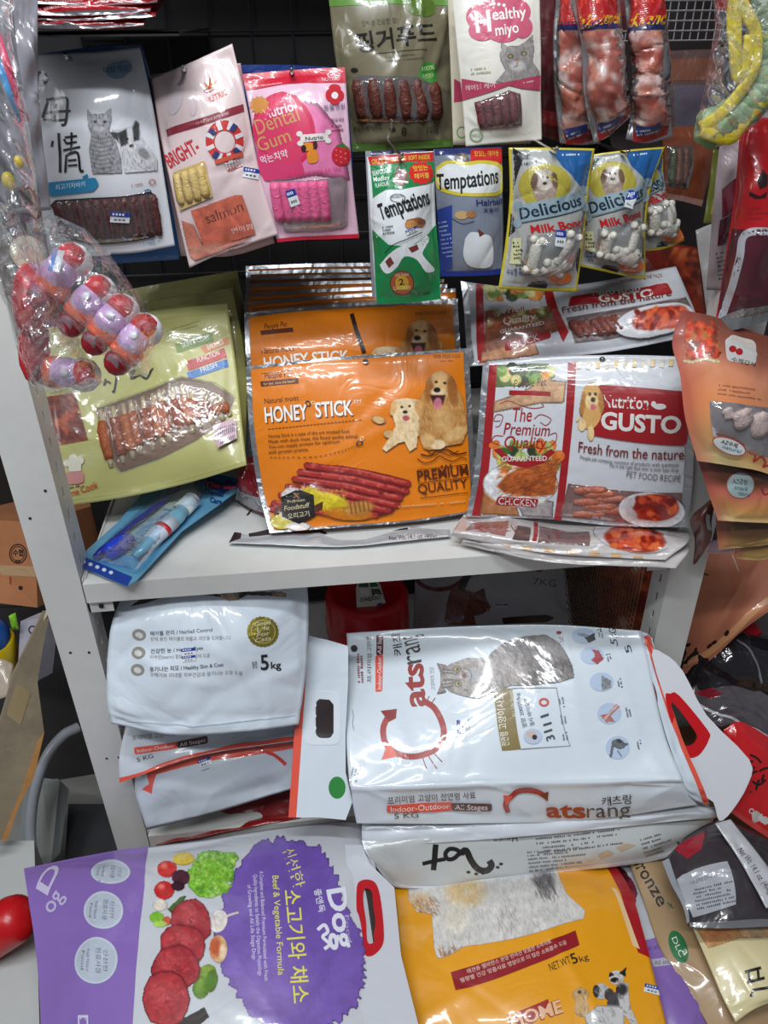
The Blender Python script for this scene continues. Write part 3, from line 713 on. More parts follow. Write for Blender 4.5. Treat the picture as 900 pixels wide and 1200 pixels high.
B.line(sm([(573, 1008), (576, 1014), (570, 1020), (560, 1018), (552, 1008), (546, 996), (540, 1000)]), 7.5, C8(24, 22, 22), 'lettering')
B.line(sm([(541, 1002), (536, 996), (527, 995), (522, 1001), (525, 1007), (532, 1006), (538, 1000)]), 5, C8(24, 22, 22), 'lettering')
B.line([(511, 990), (508, 1020)], 6.5, C8(24, 22, 22), 'lettering'); B.line([(495, 1012), (522, 1007)], 4.5, C8(24, 22, 22), 'lettering')
for x, y in ((549, 1022), (558, 1024), (566, 1023), (583, 1016), (587, 1012)): B.disc(x, y, 2.4, 1.6, C8(40, 36, 36), 'lettering')
B.text('House', (606, 979), (578, 981), 7, C8(60, 60, 62)); 
B.lines((618, 1000), (690, 992), 6, 4.2, 2, C8(105, 105, 108), seed=5); B.lines((628, 984), (735, 972), 4, 5.5, 2.4, C8(95, 95, 98), seed=6); B.lines((750, 985), (785, 975), 5, 5, 2.2, C8(95, 95, 98)); B.text('GUARANTEED', (840, 962), (794, 990), 5, C8(60, 60, 62), flip=-1) if 0 else B.lines((795, 990), (836, 962), 2, 6, 4, C8(90, 90, 92))
B.poly([(700, 1001), (712, 996), (720, 1000), (704, 1006)], C8(190, 170, 140)); B.poly([(722, 993), (734, 988), (745, 990), (728, 998)], C8(190, 170, 140))
B.done()

# ================================================================ white 1.5 kg pouch on the left
net = [[(160, 665, .92), (210, 660, .90), (280, 650, .90), (352, 640, .92)],
       [(134, 720, .838), (210, 712, .825), (290, 705, .83), (361, 700, .86)],
       [(126, 770, .808), (210, 770, .785), (290, 765, .79), (360, 765, .82)],
       [(125, 820, .785), (205, 826, .765), (290, 820, .77), (355, 815, .79)],
       [(130, 848, .775), (200, 861, .755), (290, 857, .755), (350, 849, .775)]]
B = Bag('cat_food_pouch', 'plump white pouch with gold seal, under the left end of the shelf', 'pet food pouch', net, C8(220, 230, 240), thick=.004, wr=.003, nwr=34, seed=31, n=(50, 44), crinkle=.7, cscale=26, seal=(.05, .05, .02, .12))
P = Pic(150, 690, 345, 716, .8, 4)
P.poly([(150, 712), (165, 702), (190, 697), (230, 694), (262, 696), (285, 692), (330, 694), (336, 701), (318, 699), (290, 697), (280, 702), (268, 704), (258, 699), (225, 698), (190, 702), (170, 708)], C8(60, 46, 40), 2); P.poly([(258, 694), (280, 694), (281, 701), (268, 704), (258, 700)], C8(196, 168, 146), 2); P.poly([(318, 692), (335, 696), (334, 701), (318, 699)], C8(160, 130, 110), 2)
P.mottle(.2, 4); B.pic(P, 'printed_paws')
for i, (y, a, b) in enumerate(((744, '헤어볼 관리 / Hairball Control', '장에 뭉친 헤어볼로 배출과 예방을 도와줍니다'), (765, '건강한 눈 / Healthy Eyes', '타우린(taurin) 함유로 눈건강에 도움'), (785, '윤기나는 피모 / Healthy Skin & Coat', '오메가와 미네랄 피부건강과 윤기나는 모질 도움'))):
    B.disc(163-i, y, 8, 7, C8(150, 146, 136), 'icon'); B.disc(163-i, y+.5, 4.5, 3.5, C8(216, 216, 214), 'icon', rot=20)
    B.text(a, (176, y+1), ((249, 238, 262)[i], y-(4, 4, 4)[i]), 5.2, C8(90, 90, 96), bold=.015); B.text(b, (176, y+7), ((270, 246, 284)[i], y+5), 4.6, C8(150, 142, 138))
B.disc(307, 740, 17.5, 17, C8(158, 146, 66), 'gold_seal', star=.05, n=48, m=mat(C8(190, 172, 80), rough=.3, metal=.8, crinkle=.4, scale=80, kind='foil')); B.disc(307, 740, 14, 13.5, C8(196, 184, 110), 'gold_seal', hole=.93, n=40)
for k, (t, w) in enumerate((('Good', 9), ('Life', 7), ('For', 8), ('Cats', 9))): B.text(t, (307-w, 735+k*6-1), (307+w, 731+k*6), 4.5, C8(232, 226, 190), 'gold_seal', shear=.2)
B.text('총량', (296, 783), (302, 782), 8, C8(40, 40, 44)); B.text('5', (306, 785), (315, 784), 18, C8(34, 34, 38), bold=.03); B.text('kg', (317, 783), (328, 782), 8, C8(34, 34, 38), bold=.03)
B.sticker(221, 764, 17, 9, -8); B.sticker(221, 772, 16, 7, -8)
B.uvrect(.03, .905, .97, .912, C8(205, 216, 228), 'bottom_seal'); B.done()
# ---- sacks lying under it
net = [[(150, 840, .83), (250, 835, .84), (345, 830, .84)], [(140, 885, .80), (250, 868, .82), (345, 855, .82)], [(140, 917, .785), (240, 884, .80), (345, 868, .80)]]
B = Bag('cat_food_sack', 'white sack edge with an orange-red seam, just under the plump white pouch', 'pet food sack', net, C8(214, 220, 228), thick=.003, wr=.0012, seed=33, n=(40, 20), crinkle=.5, cscale=24, seal=(.02, .02, .02, .1))
B.text('프리미엄 고양이 전연령 사료', (155, 868), (230, 858), 5.5, C8(90, 86, 90)); B.poly(rrect4([(157, 876), (208, 869), (208, 877), (158, 884)], .3), ORG, 'banner'); B.poly(rrect4([(207, 869), (243, 862), (244, 871), (208, 877)], .3), C8(80, 44, 44), 'banner')
B.text('Indoor-Outdoor', (161, 882), (205, 875), 4.2, C8(250, 235, 235)); B.text('All Stages', (211, 875), (241, 869), 4.2, C8(250, 235, 235)); B.text('5 KG', (161, 893), (180, 888), 5, C8(70, 70, 72))
B.line([(139, 915), (170, 907), (195, 896), (240, 884), (290, 874), (345, 867)], 7, ORG, 'seam_stripe'); B.done()
net = [[(164, 893, .815), (250, 880, .82), (346, 870, .82)], [(158, 925, .80), (250, 905, .805), (346, 895, .81)], [(172, 972, .785), (235, 957, .79), (345, 924, .80)]]
B = Bag('cat_food_sack', 'white sack with a torn orange-red corner, lowest of the three on the left', 'pet food sack', net, C8(210, 218, 228), thick=.004, wr=.0016, seed=35, n=(44, 26), crinkle=.6, cscale=20, seal=(.02, .02, .02, .2))
B.poly([(172, 903), (180, 898), (184, 906), (178, 930), (166, 925), (175, 918)], ORG, 'seam_stripe'); B.line([(180, 903), (220, 893), (280, 882), (345, 872)], 9, ORG, 'seam_stripe'); B.line([(300, 876), (320, 884), (335, 896)], 4, C8(214, 70, 58), 'seam_stripe')
B.sticker(240, 893, 16, 9, -20); B.lines((236, 904), (249, 899), 1, 3, 1, C8(60, 60, 64)); B.done()

net = [[(182, 950, .86), (260, 935, .86), (346, 925, .86)], [(180, 985, .835), (260, 966, .83), (350, 948, .83)], [(184, 990, -.39), (262, 975, -.39), (352, 958, -.39)]]
B = Bag('treat_pouch', 'dark red pouch lying in shade on the lower shelf under the white sacks', 'pet treat pouch', net, C8(140, 26, 30), thick=.003, wr=.0015, seed=39, n=(30, 16), crinkle=.5); B.uvrect(0, .7, 1, .8, C8(176, 60, 56), 'edge_band'); B.done()
# ================================================================ red jar
jc = aty = at(430, 735, .98)
J = empty('plastic_jar', (at(430, 700, 1.06)[0], 1.06, .418), 'glossy red plastic jar with a shop label on its lid, behind the tabby cat sack', 'jar')
c = np.array([0, 0, 0.]); mR = mat(C8(206, 22, 34), rough=.22, crinkle=0, kind='plain'); R0 = .072
zt = at(430, 690, 1.06)[2]-.418
b = MB(); b.lathe([(.001, -.03), (R0*.93, -.03), (R0*.97, -.02), (R0*.97, zt-.1), (R0*.9, zt-.082)], c, n=40); b.build('body', mR, J, smooth=True)
b = MB(); zq = zt-.055; b.lathe([(R0*.9, zq-.03), (R0, zq-.027), (R0, zq-.020), (R0*.985, zq-.016), (R0, zq-.012), (R0, zq-.002), (R0*.985, zq+.002), (R0*.97, zt-.012), (R0*.92, zt-.004), (R0*.82, zt-.001), (R0*.80, zt-.003), (.001, zt-.003)], c, n=48); b.build('lid', mR, J, smooth=True)
# label wrapped over the lid front edge
LP = Plane(J.location+Vector((-.03, -.035, zt)), J.location+Vector((.03, -.035, zt)), J.location+Vector((0, -.05, zt-.012)))
lp = [(418, 712), (417, 690), (419, 682), (424, 677), (432, 675), (440, 678), (446, 686), (448, 694), (452, 706), (446, 709), (445, 714), (439, 715), (438, 711)]
def jar_patch(pts, col, off, name='label'):
    o = sheet(name, pts, LP, mat(col, rough=.4, crinkle=0, kind='plain'), thick=.0004, parent=J, base=J.location, off=off); return o
lb = jar_patch(lp, C8(214, 212, 202), .003)
for pts, col in (([(420, 688), (421, 682), (426, 679), (431, 678), (432, 688)], C8(40, 96, 60)), ([(433, 678), (439, 680), (444, 687), (434, 688)], C8(40, 96, 60)), ([(421, 690), (432, 690), (433, 699), (427, 697), (423, 700)], C8(230, 228, 220)), ([(435, 690), (445, 690), (448, 697), (440, 696), (436, 699)], C8(80, 84, 50)), ([(442, 707), (448, 706), (448, 709), (442, 710)], C8(40, 60, 140))):
    x = jar_patch(pts, col, .0036, 'label_print'); x.parent = lb
V, F = text_mesh('DAEJOO', .02, 0, 1.0); tp = [np.array([422.5, 705]), np.array([446, 702])]
V3 = np.array([LP.hit(422.5+(23.5*(v[0]-V[:, 0].min())/(np.ptp(V[:, 0]))), 705-3*(v[0]-V[:, 0].min())/np.ptp(V[:, 0])-v[1]/.72*4.4, .0042) for v in V]); x = mesh_obj('lettering', V3, F, mat(C8(50, 50, 50), rough=.4, crinkle=0, kind='plain'), None, lb, J.location)

# ================================================================ grey 7 kg sack at the back
net = [[(488, 640, 1.22), (570, 630, 1.22), (655, 625, 1.22)], [(486, 690, 1.16), (575, 680, 1.13), (664, 680, 1.16)], [(484, 750, 1.10), (580, 745, 1.07), (672, 742, 1.10)]]
B = Bag('cat_food_sack', 'shaded 7 kg sack printed with a ginger cat, back of the lower shelf', 'pet food sack', net, C8(190, 192, 196), thick=.02, wr=.002, seed=37, n=(40, 30), crinkle=.5, cscale=20)
B.text('ats', (545, 678), (596, 668), 14, C8(120, 40, 38), bold=.05); B.text('rang', (598, 669), (636, 664), 11, C8(90, 50, 50)); B.text('7KG', (624, 685), (650, 688), 8, C8(110, 110, 115))
B.line(sm([(545, 662), (547, 670), (540, 682), (524, 690), (505, 690), (490, 682), (487, 672)]), 5, C8(120, 36, 36), 'emblem')
P = Pic(505, 660, 585, 732, .8, 9); P.poly([(520, 728), (524, 705), (528, 690), (540, 688), (556, 694), (568, 690), (570, 700), (576, 712), (566, 720), (556, 722), (558, 732), (524, 732)], C8(132, 78, 56), 2); P.poly([(556, 694), (568, 688), (569, 700)], C8(110, 60, 48)); P.poly([(535, 690), (545, 672), (550, 668), (552, 676), (545, 692)], C8(58, 50, 52), 2)
P.fur(400, (515, 680, 580, 732), [C8(90, 50, 40), C8(160, 100, 76), C8(70, 40, 34)], 6, 60, 40); P.line([(560, 704), (567, 707)], 1.5, C8(40, 24, 20)); P.ell(572, 715, 2.5, 2, C8(190, 120, 110)); B.pic(P, 'cat_picture')
B.poly(rrect4([(588, 724), (640, 720), (650, 724), (640, 729), (590, 731)], .3), C8(34, 26, 26), 'banner'); B.sticker(588, 710, 14, 4, 0); B.done()

# ================================================================ purple dog food sack, bottom left
net = [[(28, 1018, -.44), (130, 998, -.45), (230, 985, -.455), (330, 970, -.45), (408, 962, -.44), (428, 968, -.43)],
       [(32, 1045, -.45), (130, 1030, -.475), (230, 1020, -.485), (330, 1010, -.48), (415, 1008, -.46), (440, 1012, -.44)],
       [(44, 1130, -.44), (135, 1125, -.475), (235, 1120, -.49), (335, 1115, -.485), (425, 1110, -.46), (455, 1110, -.44)],
       [(50, 1240, -.42), (140, 1240, -.455), (240, 1240, -.47), (340, 1240, -.465), (445, 1230, -.44), (480, 1230, -.43)],
       [(56, 1330, -.40), (145, 1330, -.42), (245, 1330, -.43), (345, 1330, -.43), (455, 1320, -.42), (490, 1320, -.41)]]
B = Bag('dog_food_sack', 'big purple and white sack with red meat slices, bottom left', 'pet food sack', net, C8(206, 208, 214), thick=0, wr=.002, nwr=20, seed=41, n=(80, 60), crinkle=.4, cscale=22, backf=0, m=mat(C8(206, 208, 214), rough=.36, crinkle=.4, scale=22))
VI = C8(140, 108, 184)
B.poly([(28, 1018), (78, 1006), (130, 998), (174, 990), (170, 1040), (162, 1110), (156, 1200), (154, 1300), (145, 1328), (56, 1328), (50, 1240), (44, 1130), (32, 1045)], VI, 'purple_panel')
for (cx, cy, rx, ry, rot) in ((130, 1023, 23, 15, 0), (123, 1069, 23, 22, 10), (115, 1127, 24, 27, 15)):
    B.disc(cx, cy, rx, ry, C8(200, 208, 218), 'badge', rot=rot); B.disc(cx, cy, rx-2.5, ry-2.5, C8(186, 194, 208), 'badge', rot=rot)
    for k, (dx, t, h) in enumerate(((9, '신선한', 6), (1, '원료사용', 6.5), (-9, 'Fresh Natural', 4), (-15, 'Food', 4))): B.text(t, (cx+dx, cy-ry*.55+abs(k-1)*2), (cx+dx-1, cy+ry*.55-abs(k-1)*2), h*.8, C8(96, 92, 110))
B.text('D', (56, 1050), (74, 1020), 16, C8(206, 196, 226), bold=.03); B.text('og', (62, 1072), (76, 1050), 12, C8(196, 186, 220), bold=.02)
# violet splash
r_ = random.Random(5); pts = []
base = [(300, 992), (330, 984), (372, 992), (392, 1020), (404, 1060), (424, 1090), (428, 1130), (426, 1160), (410, 1185), (385, 1205), (350, 1215), (300, 1195), (268, 1150), (254, 1110), (258, 1070), (272, 1030)]
bs = catmull(np.array(base+base[:1], float), 150); ctr = np.array([340, 1095])
sp = [tuple(ctr+(p-ctr)*(1+r_.uniform(-.035, .05))) for p in bs[:-1]]
P = Pic(240, 970, 440, 1235, 1.3, 21); P.poly(sp, C8(122, 92, 178), 5); P.ell(300, 1170, 50, 40, C8(166, 140, 200), 0, 60, .5, False); P.ell(360, 1050, 60, 60, C8(104, 74, 166), 0, 70, .6, False); P.mottle(.05, 12); B.pic(P, 'violet_splash')
B.text('신선한', (331, 998), (345, 1042), 14, C8(226, 222, 120)); B.text('소고기와 채소', (333, 1044), (344, 1176), 20, C8(236, 228, 90), bold=.015); B.text('Beef & Vegetable Formula', (319, 1027), (326, 1143), 7.5, C8(232, 224, 110), bold=.01)
for x, a, b, t in ((307, 1022, 1150, 'A Complete and Balanced Premium Formulated with Fresh'), (300, 1026, 1144, 'Quality Ingredients to Satisfy the Digestive Physiology'), (293, 1038, 1124, 'of Growing and All Life Stage Dogs')): B.text(t, (x-3, a), (x+3, b), 4.5, C8(226, 220, 240))
B.text('Dog', (383, 1043), (396, 1112), 22, C8(236, 236, 246), bold=.05); B.text('좋앤독', (368, 1043), (374, 1070), 8, C8(230, 230, 240), bold=.02)
B.line(sm([(372, 1090), (380, 1084), (384, 1092), (378, 1098), (386, 1106), (380, 1112)]), 4, C8(236, 236, 246), 'emblem')
B.text('Food', (404, 1072), (408, 1104), 5, C8(190, 180, 220))
# meat and vegetables
P = Pic(165, 990, 300, 1215, .9, 23)
g1, g2, g3 = C8(128, 190, 52), C8(92, 156, 40), C8(176, 216, 96)
P.poly([(226, 1012), (236, 1000), (250, 998), (262, 1000), (276, 1000), (281, 1008), (272, 1016), (276, 1026), (268, 1034), (262, 1048), (246, 1054), (232, 1052), (220, 1040), (222, 1026)], g1, 3)
for k in range(46): a = P.r.uniform(0, 6.28); P.ell(250+26*math.cos(a)*P.r.uniform(.7, 1.1), 1025+24*math.sin(a)*P.r.uniform(.7, 1.1), P.r.uniform(2, 6), P.r.uniform(2, 4), (g1, g2, g3)[k % 3], P.r.uniform(0, 180), 2, .9)
P.fur(700, (218, 996, 284, 1056), [g2, g3, g1, C8(70, 130, 34), C8(206, 232, 140)], 6, 0, 180, 1.2, .5)
P.ell(215, 1008, 13, 8.5, C8(232, 196, 40)); P.ell(213, 1006, 6, 3, C8(240, 222, 120), 0, 3, .8, False); P.ell(196, 1020, 12, 10, C8(206, 44, 36)); P.ell(193, 1016, 4, 3, C8(236, 140, 120), 0, 3, .8, False); P.ell(193, 1045, 12, 11, C8(198, 34, 34)); P.ell(190, 1041, 4, 3, C8(236, 130, 120), 0, 3, .8, False)
P.ell(212, 1030, 11, 9, C8(80, 34, 52)); P.ell(209, 1040, 8, 6, C8(58, 24, 40)); P.poly([(196, 1066), (212, 1052), (220, 1050), (214, 1062), (202, 1072)], C8(70, 110, 44), 2)
P.ell(188, 1062, 9, 7, C8(226, 214, 200)); P.ell(184, 1076, 9, 7, g1); P.ell(196, 1080, 5, 6, C8(214, 92, 60)); P.ell(188, 1084, 8, 4, g3)
P.ell(256, 1080, 11, 14, C8(232, 222, 216), 20, 2); P.line([(262, 1076), (272, 1072), (279, 1070)], 4, C8(224, 214, 204), 2); P.line([(250, 1072), (254, 1090)], 1, C8(190, 176, 176), 1, .7, False)
P.ell(256, 1112, 11, 17, C8(222, 178, 130), 0, 2); P.ell(252, 1110, 7, 12, C8(206, 92, 44), 0, 5, .9); P.ell(261, 1116, 4, 9, C8(240, 220, 190), 0, 3, .8, False)
P.ell(242, 1140, 12, 9, C8(130, 160, 48), -30); P.ell(236, 1158, 10, 14, C8(96, 136, 40), 10); P.ell(248, 1150, 7, 14, C8(84, 124, 38), 10); P.ell(234, 1156, 4, 8, C8(160, 190, 84), 10, 4, .6, False)
P.poly([(210, 1196), (240, 1180), (246, 1192), (222, 1212), (206, 1212)], C8(44, 30, 26), 2)
for (cx, cy, rx, ry, rot, col) in ((224, 1082, 23, 27, -15, C8(168, 44, 52)), (214, 1110, 26, 26, -10, C8(176, 50, 56)), (206, 1136, 28, 27, -10, C8(170, 44, 52)), (195, 1172, 27, 31, 5, C8(178, 52, 58))):
    wob = [1+P.r.uniform(-.07, .07) for _ in range(14)]; sh = lambda q: [(cx+rx*q*wob[t]*math.cos(t*.4488), cy+ry*q*wob[t]*math.sin(t*.4488)) for t in range(14)]
    P.poly(sh(1.06), C8(104, 20, 32), 3); P.poly(sh(1), col, 2); P.ell(cx-6, cy-8, rx*.5, ry*.4, C8(206, 86, 88), rot, 12, .6, False)
    for k in range(60):
        a = P.r.uniform(0, 6.28); q = P.r.uniform(0, .85); x = cx+rx*q*math.cos(a); y = cy+ry*q*math.sin(a); P.line([(x, y), (x+P.r.uniform(-7, 7), y+P.r.uniform(-5, 5))], 1.2, (C8(214, 110, 110), C8(130, 28, 40))[k % 2], 1.5, .45, False)
P.mottle(.09, 5); B.pic(P, 'food_picture')
B.poly([(94, 1190), (106, 1190), (106, 1210), (94, 1210)], C8(210, 206, 226)); B.poly([(96, 1193), (104, 1193), (104, 1210), (96, 1210)], VI)
hx = [(418, 1040), (423, 1032), (434, 1031), (442, 1038), (447, 1060), (450, 1095), (447, 1110), (436, 1120), (427, 1118), (422, 1104), (418, 1070)]
hi = [(426, 1044), (431, 1041), (436, 1046), (437, 1060), (440, 1080), (438, 1095), (439, 1103), (433, 1106), (430, 1100), (429, 1080), (426, 1060)]
ds = B.done(); DOG = B
# seam flap with red grip
pf3 = Plane(at(415, 1000, -.462), at(435, 1120, -.455), at(455, 1060, -.455))
x = sheet('handle_flap', [(424, 990), (433, 1012), (462, 1040), (466, 1080), (470, 1120), (490, 1200), (480, 1260), (440, 1260), (424, 1180), (414, 1100), (408, 1030), (404, 990)], pf3, mat(C8(206, 208, 216), rough=.35, crinkle=.4, scale=22), holes=[smc(hi)], parent=ds, base=B.base, thick=.001)
y = ring_sheet('grip_insert', smc(hx), smc(hi), pf3, mat(C8(190, 22, 34), rough=.3, crinkle=0, kind='plain'), x); fixbase(B.base, y)
x = sheet('grip_backing', [(424, 1036), (442, 1036), (446, 1110), (426, 1112)], pf3, mat(C8(44, 40, 36), rough=.5, crinkle=0, kind='plain'), parent=x, base=(0, 0, 0), off=-.004, thick=.0005); fixbase(B.base, x)

# ================================================================ yellow sack
net = [[(458, 1022, -.375), (560, 1018, -.38), (640, 1012, -.38), (715, 1006, -.375)],
       [(462, 1060, -.395), (560, 1056, -.42), (650, 1050, -.42), (738, 1042, -.405)],
       [(468, 1125, -.405), (575, 1120, -.425), (670, 1115, -.425), (756, 1100, -.41)],
       [(480, 1180, -.40), (590, 1190, -.42), (690, 1180, -.42), (772, 1165, -.405)],
       [(492, 1250, -.39), (600, 1250, -.40), (700, 1245, -.40), (790, 1235, -.39)]]
YE = C8(240, 164, 24)
B = Bag('dog_food_sack', 'bright yellow-orange sack with puppy legs and dark red banner, bottom middle', 'pet food sack', net, YE, thick=0, wr=.0018, nwr=16, seed=43, n=(60, 50), crinkle=.45, cscale=26, backf=0)
B.poly([(706, 1008), (722, 1014), (742, 1046), (760, 1100), (772, 1120), (764, 1124), (748, 1116), (735, 1075)], C8(170, 26, 34), 'side_band'); B.poly([(716, 1040), (722, 1042), (750, 1112), (742, 1108)], C8(236, 200, 150), 'side_band')
P = Pic(472, 1008, 694, 1128, .9, 25)
P.poly([(478, 1040), (500, 1036), (560, 1028), (600, 1022), (652, 1018), (658, 1034), (664, 1048), (686, 1068), (684, 1078), (660, 1084), (640, 1092), (600, 1102), (565, 1108), (545, 1110), (528, 1120), (512, 1124), (508, 1110), (505, 1070), (488, 1068), (478, 1054)], C8(216, 212, 206), 2)
P.ell(545, 1046, 22, 16, C8(226, 180, 100), 0, 12, .7, False); P.ell(490, 1056, 16, 10, C8(214, 166, 104), 0, 8, .7, False); P.ell(535, 1075, 14, 18, C8(232, 222, 196), 0, 10, .8, False)
P.poly([(622, 1030), (648, 1020), (650, 1036), (640, 1056), (632, 1044)], C8(90, 84, 84), 6, .8, False)
P.fur(1100, (478, 1015, 688, 1124), [C8(236, 232, 228), C8(196, 190, 188), C8(240, 236, 230), C8(178, 166, 160)], 9, 80, 35, .9, .5)
P.fur(70, (624, 1018, 650, 1050), [C8(60, 56, 58), C8(100, 96, 98)], 10, 75, 25, .9, .6); P.fur(14, (582, 1060, 600, 1085), [C8(150, 134, 130)], 14, 75, 20, .7, .6); P.fur(60, (482, 1050, 512, 1072), [C8(150, 96, 50)], 6, 60, 40, .9, .6); P.fur(60, (512, 1106, 545, 1124), [C8(150, 96, 60)], 5, 80, 40, .9, .6)
P.mottle(.06, 6); B.pic(P, 'puppy_picture')
B.poly([(528, 1139), (674, 1091), (679, 1108), (534, 1161)], C8(152, 28, 36), 'banner')
B.text('애견용 웰바란스 분양 반려견 맞춤한 슈퍼사료', (548, 1141), (646, 1106), 5, C8(236, 214, 200)); B.text('월령별 건강 맞춤사료 영양으로 더 많은 소화흡수 도움', (540, 1151), (664, 1107), 5, C8(236, 214, 200))
B.text('NET.WT', (645, 1139), (669, 1130), 9, C8(40, 36, 34)); B.text('5', (671, 1131), (678, 1128), 12, C8(40, 36, 34), bold=.02)
B.text('kg', (680, 1128), (690, 1124), 7, C8(40, 36, 34))
B.poly([(603, 1187), (642, 1171), (645, 1184), (606, 1202)], C8(170, 30, 36), 'banner')
B.text('HOME', (599, 1204), (660, 1186), 16, C8(150, 40, 20), bold=.09); B.text('HOME', (600, 1203), (660, 1185.5), 15, C8(240, 190, 150), bold=.045); 
P = Pic(668, 1130, 758, 1215, .8, 27)
P.ell(680, 1166, 10, 9, C8(198, 158, 100)); P.ell(681, 1180, 9, 12, C8(210, 170, 110)); P.ell(679, 1163, 2, 2, C8(40, 30, 26)); 
P.ell(704, 1162, 10, 10, C8(196, 192, 190)); P.ell(698, 1162, 4, 8, C8(60, 58, 60)); P.ell(714, 1166, 6, 8, C8(70, 66, 66)); P.ell(724, 1176, 13, 14, C8(76, 72, 74))
P.ell(722, 1146, 9, 9, C8(216, 212, 208)); P.poly([(713, 1146), (714, 1138), (720, 1143)], C8(36, 32, 34)); P.poly([(725, 1141), (734, 1132), (733, 1146)], C8(36, 32, 34)); P.ell(720, 1149, 5, 3, C8(30, 28, 30)); P.poly([(722, 1150), (736, 1152), (738, 1180), (748, 1202), (740, 1204), (726, 1184)], C8(206, 202, 200), 2); P.ell(728, 1160, 7, 7, C8(56, 52, 54), 0, 4)
P.poly([(684, 1190), (700, 1178), (730, 1180), (732, 1206), (690, 1212)], C8(208, 206, 204), 4)
P.fur(250, (670, 1135, 745, 1205), [C8(230, 226, 222), C8(120, 112, 108), C8(50, 46, 48)], 5, 70, 50, .8, .45); B.pic(P, 'puppy_picture')
B.sticker(764, 1160, 20, 10, 12); B.done()

# ================================================================ purple sack to its right
net = [[(700, 1012, -.36), (730, 1010, -.36), (765, 1008, -.36)], [(712, 1060, -.37), (750, 1056, -.38), (790, 1052, -.37)], [(738, 1130, -.37), (780, 1120, -.38), (820, 1108, -.365)], [(765, 1210, -.36), (800, 1205, -.37), (850, 1195, -.35)], [(780, 1260, -.35), (820, 1258, -.35), (866, 1240, -.34)]]
B = Bag('dog_food_sack', 'purple sack with a grey top and red meat corner, between yellow and brown sacks', 'pet food sack', net, VI, thick=.0, wr=.002, nwr=10, seed=45, n=(30, 50), crinkle=.5, cscale=24, backf=0)
B.uvrect(.0, 0, .97, .42, C8(192, 194, 200), 'top_panel'); P = Pic(700, 1010, 750, 1072, .9, 5); P.ell(730, 1040, 22, 14, C8(120, 36, 50), 55, 2); P.ell(722, 1024, 16, 10, C8(80, 24, 34), 30, 2); P.ell(736, 1056, 10, 10, C8(150, 50, 60), 0, 3); P.mottle(.2, 4); B.pic(P, 'food_picture')
B.text('Net wt 5kg', (754, 1114), (784, 1108), 6, C8(96, 70, 140)); B.poly([(763, 1123), (792, 1120), (796, 1130), (766, 1132)], C8(190, 186, 200), 'banner'); B.text('All stages', (767, 1130), (793, 1128), 5, C8(84, 70, 110)); B.done()
# ================================================================ brown paper sack
net = [[(735, 1005, -.38), (757, 1003, -.39), (785, 1000, -.38)], [(752, 1050, -.385), (780, 1040, -.395), (803, 1030, -.38)], [(775, 1115, -.38), (812, 1100, -.39), (835, 1080, -.38)], [(812, 1170, -.37), (850, 1160, -.38), (878, 1140, -.37)], [(850, 1240, -.36), (885, 1235, -.36), (930, 1220, -.35)]]
B = Bag('dog_food_sack', 'brown kraft sack with diagonal lettering and green round mark, lower right', 'pet food sack', net, C8(172, 142, 104), thick=0, wr=.001, nwr=8, seed=47, n=(30, 50), rough=.5, crinkle=.3, cscale=24, backf=0)
B.text('Bronze', (740, 1008), (772, 1063), 14, C8(30, 26, 24), bold=.02); B.text('*', (776, 1063), (783, 1070), 10, C8(34, 100, 50), bold=.05); B.disc(795, 1110, 10, 20, C8(20, 112, 56), 'round_mark', rot=-20); B.text('DLC', (787, 1100), (797, 1122), 6, C8(226, 236, 220)); B.text('a', (799, 1115), (803, 1120), 5, C8(226, 236, 220)); B.done()
# ================================================================ cream pouch, far lower right
net = [[(812, 1088, -.41), (850, 1076, -.42), (905, 1070, -.42)], [(826, 1120, -.41), (870, 1115, -.42), (925, 1110, -.42)], [(845, 1165, -.40), (885, 1160, -.41), (940, 1150, -.41)], [(862, 1198, -.39), (890, 1180, -.40), (950, 1160, -.40)]]
B = Bag('treat_pouch', 'cream pouch with a roast meat strip and black brush character, bottom right corner', 'pet food pouch', net, C8(222, 208, 160), thick=.003, wr=.0015, seed=49, n=(36, 30), crinkle=.4, cscale=24)
P = Pic(812, 1068, 905, 1118, .9, 5); P.poly([(815, 1090), (840, 1080), (905, 1072), (905, 1098), (868, 1100), (850, 1106), (830, 1112)], C8(206, 158, 108), 3); P.ell(840, 1095, 20, 8, C8(196, 120, 70), -10, 12, .7, False); P.ell(885, 1088, 16, 8, C8(226, 206, 170), 0, 10, .8, False); P.mottle(.12, 6); B.pic(P, 'food_picture')
B.line([(873, 1139), (892, 1134)], 3.5, C8(30, 26, 24), 'lettering'); B.line([(877, 1138), (879, 1150)], 3, C8(30, 26, 24), 'lettering'); B.line([(888, 1136), (889, 1147)], 3, C8(30, 26, 24), 'lettering'); B.line([(876, 1151), (896, 1146)], 3.5, C8(30, 26, 24), 'lettering'); B.line([(880, 1168), (883, 1160), (903, 1157)], 3.5, C8(30, 26, 24), 'lettering'); B.done()
